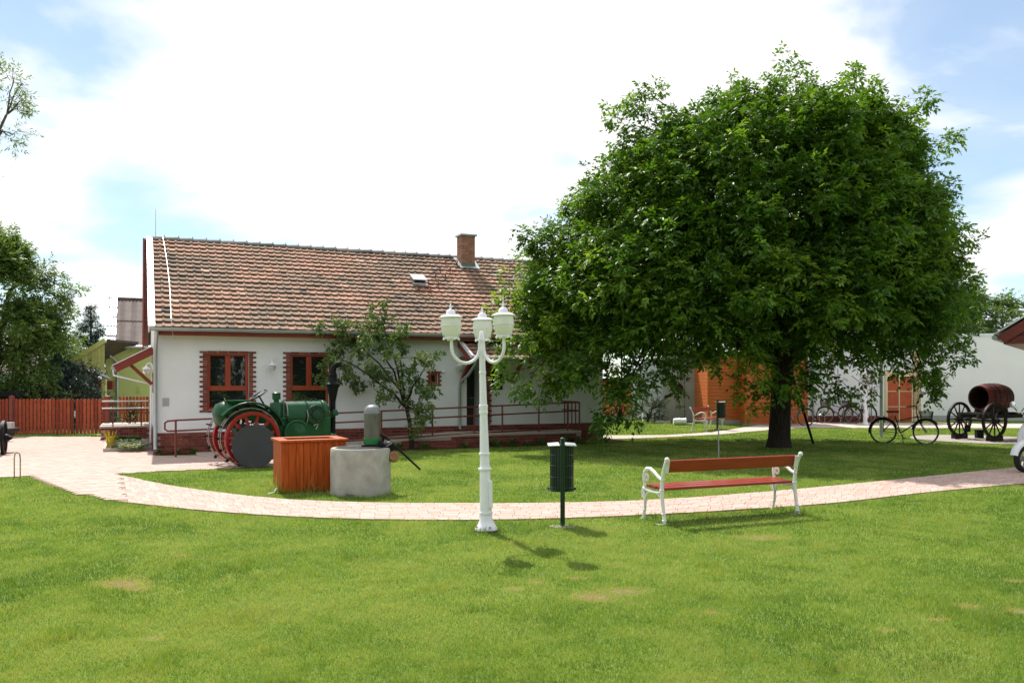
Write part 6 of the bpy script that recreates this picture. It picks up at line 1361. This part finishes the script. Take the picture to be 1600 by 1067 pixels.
MB().tube([(0.0, -0.085, 0.255), (-0.02, -0.085, 0.40), (-0.10, -0.05, 0.54)], [0.04, 0.045, 0.045], 10).tube([(0, -0.09, 0.255), (0, -0.01, 0.255)], 0.03, 8).build('fork_cover', mat['scooter_white'], sc_, smooth=True)
MB().box((-0.75, -0.18, 0.28), (-0.18, 0.18, 0.33)).build('floorboard', mat['scooter_white'], sc_, bevel=0.02)
MB().prism([(-0.20, -0.16, 0.33), (-0.10, -0.17, 0.54), (-0.16, -0.17, 0.56), (-0.26, -0.16, 0.33)], (0, 0.33, 0)).build('foot_panel', mat['scooter_white'], sc_, bevel=0.02)
shell([[(-0.70 + 0.01 * i, 0.12 * math.sin(a), 0.50 + 0.18 * math.cos(a)) for i, a in enumerate(np.linspace(0, TAU, 17)[:-1])]] + [[(x, hy * math.sin(a), 0.52 + hz * math.cos(a)) for a in np.linspace(0, TAU, 17)[:-1]] for x, hy, hz in ((-0.85, 0.2, 0.24), (-1.15, 0.24, 0.25), (-1.42, 0.2, 0.22), (-1.62, 0.1, 0.14))], 'rear_body', mat['scooter_white'])
shell([[(x, hy * math.sin(a), z_ + hz * math.cos(a)) for a in np.linspace(0, TAU, 17)[:-1]] for x, hy, hz, z_ in ((-0.66, 0.08, 0.03, 0.79), (-0.75, 0.13, 0.06, 0.80), (-1.05, 0.15, 0.065, 0.82), (-1.35, 0.13, 0.06, 0.84), (-1.45, 0.07, 0.03, 0.84))], 'seat', mat['rubber'])
MB().tube([(-0.62, 0.08, 0.28), (-0.70, 0.18, 0.0)], 0.012, 6).tube([(-0.62, -0.08, 0.28), (-0.70, -0.18, 0.0)], 0.012, 6).build('stand', mat['steel'], sc_)
MB().box((-1.0, -0.06, 0.2), (-0.7, 0.06, 0.34)).tube([(-0.95, 0, 0.3), (-1.28, 0.06, 0.255)], 0.05, 8).build('engine', mat['steel'], sc_, bevel=0.02)
# ================================================================== TREES
def norm(a): return a / np.maximum(np.linalg.norm(a, axis=1, keepdims=True), 1e-9)
def leaflets(base, d, n, length, width, tint, fold=0.25):
    """one diamond of two faces per leaflet, folded along its midrib"""
    m = norm(np.cross(d, n)); L = length[:, None]; W = width[:, None] / 2
    tip = base + d * L; mid = base + d * L * 0.45; up = norm(np.cross(m, d)) * W * fold
    a = mid + m * W + up; b = mid - m * W + up
    V = np.stack([base, a, tip, b], 1).reshape(-1, 3); k = len(base); o = np.arange(k)[:, None] * 4
    F = np.concatenate([o + np.array([[0, 1, 2]]), o + np.array([[0, 2, 3]])], 1).reshape(-1, 3)
    return V, F, np.repeat(tint, 4)
def merge(parts):
    V = []; F = []; T = []; o = 0
    for v, f, t in parts: V.append(v); F.append(f + o); T.append(t); o += len(v)
    return np.concatenate(V), np.concatenate(F), np.concatenate(T)
def rand_dir(rng, n):
    a = rng.normal(size=(n, 3)); return norm(a)
def foliage(rng, P, D, L, per, kind='compound', leaf=0.115, width=0.05, droop=0.35, t0=0.4, tv=0.2, clump_t=None):
    """leaves along twigs that start at P, run along D for length L"""
    k = len(P); idx = np.repeat(np.arange(k), per); n = len(idx)
    s = rng.uniform(0.1, 1.05, n) ** 0.8
    p = P[idx] + D[idx] * (L[idx] * s)[:, None] + rng.normal(0, 0.03, (n, 3))
    p[:, 2] -= 0.10 * droop * (s ** 2) * L[idx]
    tw = (clump_t[idx] if clump_t is not None else 0)
    if kind == 'compound':
        d = norm(D[idx] * 0.55 + rand_dir(rng, n) * 0.9 + np.array([0, 0, -0.12])); rl = rng.uniform(0.18, 0.32, n) * leaf / 0.115
        up = norm(np.array([0, 0, 1.0]) + rand_dir(rng, n) * 0.45); side = norm(np.cross(d, up))
        tint = np.clip(t0 + tw + rng.normal(0, tv, n) + 0.22 * (s - 0.6), 0, 1); parts = []
        for f, sd in ((1.0, 0), (0.9, 1), (0.86, -1), (0.62, 1), (0.58, -1)):
            b = p + d * (rl * f)[:, None]; b[:, 2] -= droop * rl * f * f * 0.45
            ld = norm(d * (1.0 if sd == 0 else 0.55) + side * sd * 0.85 + np.array([0, 0, -droop]) + rng.normal(0, 0.16, (n, 3)))
            nn = norm(up + rng.normal(0, 0.35, (n, 3)))
            sz = leaf * rng.uniform(0.75, 1.2, n) * (1.1 if f > 0.5 else 0.75)
            parts.append(leaflets(b, ld, nn, sz, sz * (width / leaf) * rng.uniform(0.85, 1.15, n), np.clip(tint + rng.normal(0, 0.06, n), 0, 1)))
        return merge(parts)
    d = norm(D[idx] * 0.5 + rand_dir(rng, n) + np.array([0, 0, -droop])); nn = norm(np.array([0, 0, 0.8]) + rand_dir(rng, n) * 0.8)
    sz = leaf * rng.uniform(0.7, 1.3, n)
    return leaflets(p, d, nn, sz, sz * (width / leaf), np.clip(t0 + tw + rng.normal(0, tv, n), 0, 1))
def limb_mesh(segs, nseg=6):
    mb = MB()
    for pts, rs in segs: mb.tube(pts, rs, nseg, cap=False)
    return mb
def curve(a, b, bend, rng, k=5):
    a = Vector(a); b = Vector(b); m = (a + b) / 2 + Vector(bend); out = []
    for i in range(k + 1):
        t = i / k; p = a * (1 - t) ** 2 + m * 2 * t * (1 - t) + b * t * t
        if 0 < i < k: p = p + Vector(rng.normal(0, 0.03, 3) * (b - a).length * 0.5)
        out.append(p)
    return out
def grow(name, label, loc, trunk, forks, boughs, rng, bark, leafm, twigs=10, per=16, tl=(0.45, 0.9), kind='compound', leaf=0.115, width=0.05, droop=0.35, t0=0.4, spread=0.9, group=None, cat='tree', trunk_n=14, flare=1.35, minr=0.008, outc=None, tvc=0.12):
    """trunk: list of (x,y,z,r); forks: main fork points (x,y,z,r); boughs: (x,y,z,size)"""
    t = thing(name, label, cat, loc, 0, group)
    mb = MB(); pts = [Vector(p[:3]) for p in trunk]; rs = [p[3] for p in trunk]; mb.tube(pts, rs, trunk_n, cap=False)
    # root flare ridges
    segs = []; B = np.array([b[:3] for b in boughs]); S = np.array([b[3] for b in boughs])
    fk = [Vector(f[:3]) for f in forks]; fr = [f[3] for f in forks]
    base = Vector(trunk[-1][:3]); br = trunk[-1][3]
    for f, r in zip(fk, fr):
        dz = max(0.2, (f.z - base.z)); segs.append((curve(base - Vector((0, 0, 0.25)), f, (-(f.x - base.x) * 0.12, -(f.y - base.y) * 0.12, dz * 0.15), rng), [br * 0.75 + (r - br * 0.75) * i / 5 for i in range(6)]))
    for b, s in zip(B, S):
        bv = Vector(b); j = min(range(len(fk)), key=lambda i: (fk[i] - bv).length + 0.4 * max(0, fk[i].z - bv.z)); r = fr[j] * 0.5
        segs.append((curve(fk[j], bv, (0, 0, 0.12 * (bv - fk[j]).length), rng, 4), [max(minr, r + (minr * 1.6 - r) * (i / 4) ** 0.7) for i in range(5)]))
    P = []; D = []; L = []; CT = []; cen = np.array(outc if outc is not None else [0, 0, float(np.mean(B[:, 2]))])
    for b, s in zip(B, S):
        k = max(3, int(twigs * s * s)); o = b - cen; o = o / (np.linalg.norm(o) + 1e-6); dirs = norm(rand_dir(rng, k) + o * 0.75 + np.array([0, 0, 0.25]))
        st = b + rng.normal(0, 0.22 * s * spread, (k, 3)); ll = rng.uniform(tl[0], tl[1], k) * (0.6 + 0.4 * s)
        P.append(st); D.append(dirs); L.append(ll); CT.append(np.full(k, rng.normal(0, tvc)) + rng.normal(0, 0.05, k))
        for q in range(k): segs.append(([Vector(st[q]), Vector(st[q] + dirs[q] * ll[q] * 0.5 + np.array([0, 0, 0.02])), Vector(st[q] + dirs[q] * ll[q])], [minr, minr * 0.7, minr * 0.35]))
    limb = limb_mesh(segs, 5); mb.add(limb.v, limb.f)
    mb.build('trunk', bark, t, smooth=True)
    P = np.concatenate(P); D = np.concatenate(D); L = np.concatenate(L); CT = np.concatenate(CT)
    V, F, T = foliage(rng, P, D, L, per, kind, leaf, width, droop, t0, 0.16, CT)
    V[:, 2] = np.maximum(V[:, 2], 0.03)
    np_mesh('crown', V, F, leafm, T, t); return t

# --- the big walnut
rng = np.random.default_rng(5)
wt = G(1217, 699); k_ = wt.y / FPX
prof_t = [(9.6, 1180, 1290), (9.25, 1125, 1355), (8.8, 1075, 1400), (8.2, 1018, 1430), (7.5, 955, 1450), (6.8, 912, 1464), (6.0, 886, 1478), (5.3, 850, 1490), (4.5, 826, 1500), (3.8, 804, 1504), (3.0, 806, 1492), (2.3, 832, 1470), (1.7, 900, 1420)]
zs_ = np.array([p[0] for p in prof_t][::-1]); xl_ = np.array([(p[1] - 1217) * k_ for p in prof_t][::-1]); xr_ = np.array([(p[2] - 1217) * k_ for p in prof_t][::-1])
boughs = []
def env(z):
    return np.interp(z, zs_, xl_), np.interp(z, zs_, xr_)
tries = 0
def add_boughs(n, lo, hi, smin, smax, mind):
    global tries
    c = 0; tries = 0
    while c < n and tries < 60000:
        tries += 1
        z = rng.uniform(3.1, 9.1); l, r = env(z); cx_, rx = (l + r) / 2, (r - l) / 2
        if rng.random() > (rx / 6.2): continue
        a = rng.uniform(0, TAU); f = rng.uniform(lo, hi); ry = min(rx * 0.74, 4.3)
        x = cx_ + rx * f * math.cos(a); y = 0.55 + ry * f * math.sin(a)
        if z < 3.3 and math.hypot(x, y) < 1.5: continue
        if any((x - b[0]) ** 2 + (y - b[1]) ** 2 + (z - b[2]) ** 2 < mind ** 2 for b in boughs): continue
        s = rng.uniform(smin, smax); boughs.append((x - 0.45 * s * math.cos(a) * (f > 0.7), y - 0.4 * s * math.sin(a) * (f > 0.7), z - (0.3 if z > 8.4 else 0), s)); c += 1
add_boughs(270, 0.86, 0.98, 0.85, 1.2, 0.68); add_boughs(110, 0.45, 0.80, 0.8, 1.2, 0.8)
# boughs the picture shows on their own: low hanging ones and sprigs above the outline
for px, py, dy, s in ((968, 645, -2.6, 0.55), (975, 615, -2.5, 0.7), (990, 590, -2.2, 0.8), (945, 580, -2.0, 0.8), (1010, 580, -2, 0.7), (1065, 572, -2.2, 0.7), (1115, 562, -2.4, 0.7), (1440, 598, -1.2, 0.5), (1440, 570, -1.0, 0.6), (1400, 550, -1.2, 0.7), (1330, 570, -1.0, 0.7), (1290, 575, 0.2, 0.6), (1170, 572, -2.2, 0.8), (1215, 590, -2.6, 0.75), (1195, 600, -2.4, 0.5), (1250, 580, -2.2, 0.8), (1420, 535, -1.0, 0.8), (1020, 540, -2, 0.9), (1080, 540, -2, 0.9), (1150, 535, -2.4, 0.9), (1230, 545, -2.4, 0.9), (1300, 545, -2, 0.9), (1360, 545, -1.8, 0.9), (960, 545, -1.8, 0.9), (910, 560, -1.6, 0.8), (880, 570, -1.4, 0.7),
                      (1000, 180, 0.3, 0.75), (1018, 150, 0.3, 0.4), (985, 195, 0.2, 0.6), (838, 385, 0, 0.6), (850, 370, 0, 0.5), (1240, 120, 0.4, 0.45), (1340, 135, 0.4, 0.5), (1440, 165, 0.2, 0.5), (1470, 225, 0.2, 0.4), (1490, 350, 0.2, 0.4), (1515, 455, 0, 0.35), (1505, 430, 0, 0.4), (800, 470, -1, 0.6), (800, 540, -1.2, 0.7), (830, 585, -1.4, 0.7), (880, 590, -1.6, 0.6), (1490, 545, 0, 0.5), (1465, 560, -0.5, 0.5)):
    p = AT(px, py, wt.y + dy); boughs.append((p.x - wt.x, dy, p.z, s))
trunk = [(0, 0, -0.1, 0.40), (0, 0, 0.05, 0.33), (0.01, 0, 0.25, 0.29), (0.03, 0, 0.8, 0.265), (0.06, 0, 1.4, 0.26), (0.10, 0.02, 2.0, 0.29), (0.12, 0.05, 2.4, 0.28)]
forks = [(-2.6, -0.6, 4.0, 0.12), (-1.6, 1.2, 5.4, 0.12), (-0.4, -1.6, 4.3, 0.11), (0.0, 0.3, 6.6, 0.13), (1.2, 1.6, 5.2, 0.11), (2.2, -0.8, 4.2, 0.12), (1.6, 0.2, 7.2, 0.09), (-1.6, 0.2, 7.4, 0.09), (-3.8, 0.6, 3.6, 0.08), (3.4, 0.8, 3.8, 0.08), (0.6, -1.4, 6.4, 0.08), (0.0, 2.4, 4.2, 0.09)]
grow('walnut_tree', 'big spreading walnut tree with dense green crown on the lawn', wt, trunk, forks, boughs, rng, mat['bark'], mat['walnut'], twigs=12, per=16, tl=(0.40, 0.80), leaf=0.122, width=0.060, droop=0.45, t0=0.42, spread=1.1, tvc=0.20, outc=(-0.6, 0.5, 4.4))

# --- small pear tree by the ramp
rng = np.random.default_rng(8)
pt_ = G(643, 702); k_ = pt_.y / FPX
def pb(px, py, dy=0.0): p = AT(px, py, pt_.y + dy); return (p.x - pt_.x, dy, p.z)
bl = []
for px, py, s in ((505, 515, .35), (520, 512, .4), (540, 512, .45), (560, 518, .55), (585, 515, .5), (600, 505, .4), (600, 480, .28), (580, 485, .22), (585, 495, .22), (535, 545, .55), (520, 565, .5), (510, 590, .4), (530, 595, .45), (550, 575, .5), (560, 600, .4), (570, 550, .5), (585, 575, .42), (590, 590, .38), (605, 545, .45), (620, 530, .4), (635, 520, .35), (615, 560, .35), (610, 590, .35), (608, 615, .38), (598, 624, .3), (625, 600, .3), (640, 575, .4), (655, 560, .42), (668, 566, .32), (682, 555, .25), (650, 595, .4), (660, 610, .45), (665, 635, .42), (650, 640, .35), (655, 660, .35), (646, 675, .22), (672, 612, .28), (680, 605, .2), (555, 530, .5), (578, 533, .5), (598, 525, .45), (632, 548, .38), (640, 625, .3), (668, 650, .25)):
    dy = rng.uniform(-0.7, 0.5); bl.append((*pb(px, py, dy), s * 1.0))
trunk = [(0, 0, -0.05, 0.075), (0.0, 0, 0.1, 0.062), (*pb(640, 660), 0.052), (*pb(632, 620), 0.046)]
forks = [(*pb(628, 580), 0.03), (*pb(600, 555, 0.2), 0.020), (*pb(625, 560, -0.2), 0.022), (*pb(560, 535, -0.1), 0.014), (*pb(600, 510, 0.1), 0.014), (*pb(655, 590, 0.1), 0.022), (*pb(650, 640, -0.1), 0.02), (*pb(530, 560, -0.2), 0.016)]
grow('pear_tree', 'small drooping pear tree with sparse leaves growing before the ramp', pt_, trunk, forks, bl, rng, mat['bark'], mat['pear'], twigs=85, per=15, tl=(0.14, 0.36), kind='simple', leaf=0.088, width=0.049, droop=0.5, t0=0.5, spread=0.85, minr=0.004, trunk_n=10)

# --- trees behind the fence on the left
def broad(name, label, px, py, Y, W, H, zlow, seed, m, n=60, group=None, leaf=0.14, per=14, twigs=12, bark='bark', t0=0.45, kind='compound', s=(0.8, 1.3)):
    rg = np.random.default_rng(seed); X = px_x(px, Y); b = []
    for i in range(n):
        a = rg.uniform(0, TAU); zf = rg.uniform(0.0, 1.0); z = zlow + (H - zlow) * zf; rx = W / 2 * math.sqrt(max(0.05, 1 - (1.7 * (zf - 0.42)) ** 2)) ; f = rg.uniform(0.45, 1.0)
        b.append((rx * f * math.cos(a), rx * f * math.sin(a) * 0.8, z, rg.uniform(*s) * W / 7))
    tr = [(0, 0, -0.1, W * 0.045), (0, 0, 0.4, W * 0.034), (0.05, 0, zlow * 0.8, W * 0.03), (0.1, 0, zlow + 0.3, W * 0.027)]
    fk = [(W * 0.2 * math.cos(a), W * 0.18 * math.sin(a), zlow + (H - zlow) * h, W * 0.012) for a, h in ((0, .3), (1.2, .5), (2.3, .35), (3.4, .55), (4.5, .3), (5.4, .6), (0.5, .75))]
    return grow(name, label, (X, Y, 0), tr, fk, b, rg, mat[bark], m, twigs=twigs, per=per, tl=(0.4, 0.9), kind=kind, leaf=leaf, width=leaf * 0.42, droop=0.3, t0=t0, group=group, minr=0.012, outc=(0, 0, zlow + (H - zlow) * 0.4))
broad('acacia_tree', 'tall feathery green tree overhanging the picket fence', -22, 0, 29.5, 5.2, 6.6, 1.6, 31, mat['acacia'], 90, leaf=0.12, per=22, twigs=16, s=(0.8, 1.25))
broad('acacia_tree', 'loose green tree between the tall feathery tree and the spruce', 74, 0, 32.5, 2.3, 4.3, 1.5, 32, mat['acacia'], 36, leaf=0.12, per=16, twigs=52, t0=0.5)
broad('garden_shrub', 'light green young bushy tree just beyond the picket fence', 72, 0, 28.5, 1.3, 1.95, 0.35, 33, mat['shrub'], 26, leaf=0.09, per=10, twigs=150, kind='simple', t0=0.6, s=(0.7, 1.1))
broad('background_tree', 'dark green rounded tree rising behind the tall white wall', 1535, 0, 48, 6.0, 6.4, 2.2, 34, mat['acacia'], 60, leaf=0.20, per=10, twigs=13, t0=0.3)
def spruce(name, label, px, Y, H, W, m, seed, tiers=22):
    rg = np.random.default_rng(seed); t = thing(name, label, 'tree', (px_x(px, Y), Y, 0))
    MB().tube([(0, 0, 0), (0, 0, H * 0.5), (0, 0, H * 0.98)], [W * 0.045, W * 0.028, 0.012], 8, cap=False).build('trunk', mat['bark'], t, smooth=True)
    P = []; D = []; L = []
    for k in range(tiers):
        f = (k + 0.5) / tiers; z = H * (0.10 + 0.88 * f); R_ = W / 2 * (1 - f) ** 0.85 + 0.10
        for j in range(max(5, int(13 * (1 - f) + 4))):
            a = rg.uniform(0, TAU); r = R_ * rg.uniform(0.75, 1.1); d = np.array([math.cos(a), math.sin(a), -0.25 + 0.5 * f]); d /= np.linalg.norm(d)
            n_ = max(2, int(r / 0.11))
            for q in range(n_):
                s = (q + 0.5) / n_; b = d * r * s + np.array([0, 0, z + rg.normal(0, 0.03) + 0.18 * r * s * s])
                for side in (-1, 1):
                    ad = np.array([math.cos(a + side * 0.75), math.sin(a + side * 0.75), -0.35]); P.append(b); D.append(ad / np.linalg.norm(ad)); L.append(0.14 + 0.20 * (1 - s) * min(1, r))
    P = np.array(P); D = np.array(D); L = np.array(L)
    V, F, T = foliage(rg, P, D, L, 11, 'simple', 0.13, 0.03, 0.25, 0.45, 0.25)
    np_mesh('crown', V, F, m, T, t); return t
spruce('spruce_tree', 'narrow dark spruce standing between the fence and the lime green house', 142, 38, AT(142, 473, 38).z, 3.0, mat['spruce'], 41)
spruce('blue_spruce', 'blue-grey spruce behind the picket fence and light green shrub', 104, 31.5, AT(104, 540, 31.5).z, 3.4, mat['blue_spruce'], 42, 16)
broad('dark_bush', 'dense dark green bush behind the gate under the boarded porch', 140, 0, 29.6, 1.5, 2.1, 0.3, 43, mat['spruce'], 26, leaf=0.09, per=12, twigs=120, kind='simple', t0=0.5)
broad('box_bush', 'dark green rounded bush behind the porch rails', 205, 0, 25.9, 0.42, 0.82, 0.1, 44, mat['shrub'], 14, leaf=0.05, per=12, twigs=900, kind='simple', t0=0.15, s=(0.8, 1.1))
# --- shrubs beyond the house corner
broad('feathery_shrub', 'pale feathery shrub beyond the corner of the white house', 966, 0, 33.5, 1.5, 1.25, 0.25, 45, mat['acacia'], 26, leaf=0.07, per=12, twigs=120, kind='simple', t0=0.7)
broad('round_shrub', 'dark green rounded shrub near the pale blue wall panel', 1012, 0, 34.2, 1.3, 0.95, 0.15, 46, mat['shrub'], 26, leaf=0.07, per=12, twigs=150, kind='simple', t0=0.2)
# --- purple sapling by the white outbuilding
rg = np.random.default_rng(47); sp_loc = G(1361, 668); b = [(rg.normal(0, 0.17), rg.normal(0, 0.17), rg.uniform(1.30, 2.0), 0.3) for i in range(22)]
grow('purple_sapling', 'thin sapling with sparse purple leaves before the white outbuilding', sp_loc, [(0, 0, 0, 0.022), (0.01, 0, 0.6, 0.018), (0, 0, 1.2, 0.016)], [(0, 0, 1.45, 0.010), (0.06, 0.02, 1.6, 0.008), (-0.06, 0, 1.6, 0.008)], b, rg, mat['bark_light'], mat['purple_leaf'], twigs=50, per=5, tl=(0.12, 0.25), kind='simple', leaf=0.06, width=0.03, droop=0.1, minr=0.004, trunk_n=8)
# --- tree whose twigs reach into the picture at the upper left
rg = np.random.default_rng(48); Y = 12.5; ox = px_x(-75, Y); b = []
for px, py, s in ((26, 124, .17), (30, 130, .18), (22, 150, .2), (30, 152, .16), (10, 152, .2), (6, 165, .18), (24, 168, .16), (12, 212, .15), (10, 206, .15), (-8, 112, .2), (-20, 140, .5), (-40, 120, .6), (-60, 180, .7), (-30, 210, .5), (-80, 120, .7), (-100, 220, .8), (-110, 150, .8), (-70, 80, .6), (-45, 260, .4)):
    p = AT(px, py, Y); b.append((p.x - ox, rg.uniform(-0.3, 0.3), p.z, s))
q = lambda px, py, r: (AT(px, py, Y).x - ox, 0.0, AT(px, py, Y).z, r)
grow('slender_ash_tree', 'slender tree with narrow light green leaflets reaching in over the yard', (ox, Y, 0), [(0, 0, -0.1, 0.11), (0, 0, 0.3, 0.08), (0.02, 0, 2.0, 0.07), (0.0, 0, 3.4, 0.06)], [q(-12, 235, 0.028), q(2, 205, 0.022), q(10, 180, 0.018), q(-75, 200, 0.04), q(-60, 140, 0.03), q(-30, 190, 0.025)], b, rg, mat['bark_light'], mat['acacia'], twigs=70, per=6, tl=(0.12, 0.3), kind='compound', leaf=0.065, width=0.018, droop=0.05, t0=0.75, minr=0.005, trunk_n=10)
# --- trees behind the camera that the window panes mirror
gm = 'trees opposite the house'
bt = broad('garden_tree', 'broad green tree of the garden opposite the white house windows', 800, 0, 1.0, 8.0, 8.5, 1.2, 51, mat['walnut'], 70, group=gm, leaf=0.30, per=8, twigs=12); bt.location = (5.5, -9, 0)
for x, y, r_ in ((12.5, -7, 1.3), (-2.0, -11, 2.2), (19, -4, 3.0)):
    c = copy_tree(bt); c.location = (x, y, 0); c.rotation_euler = (0, 0, r_)

make_grass()
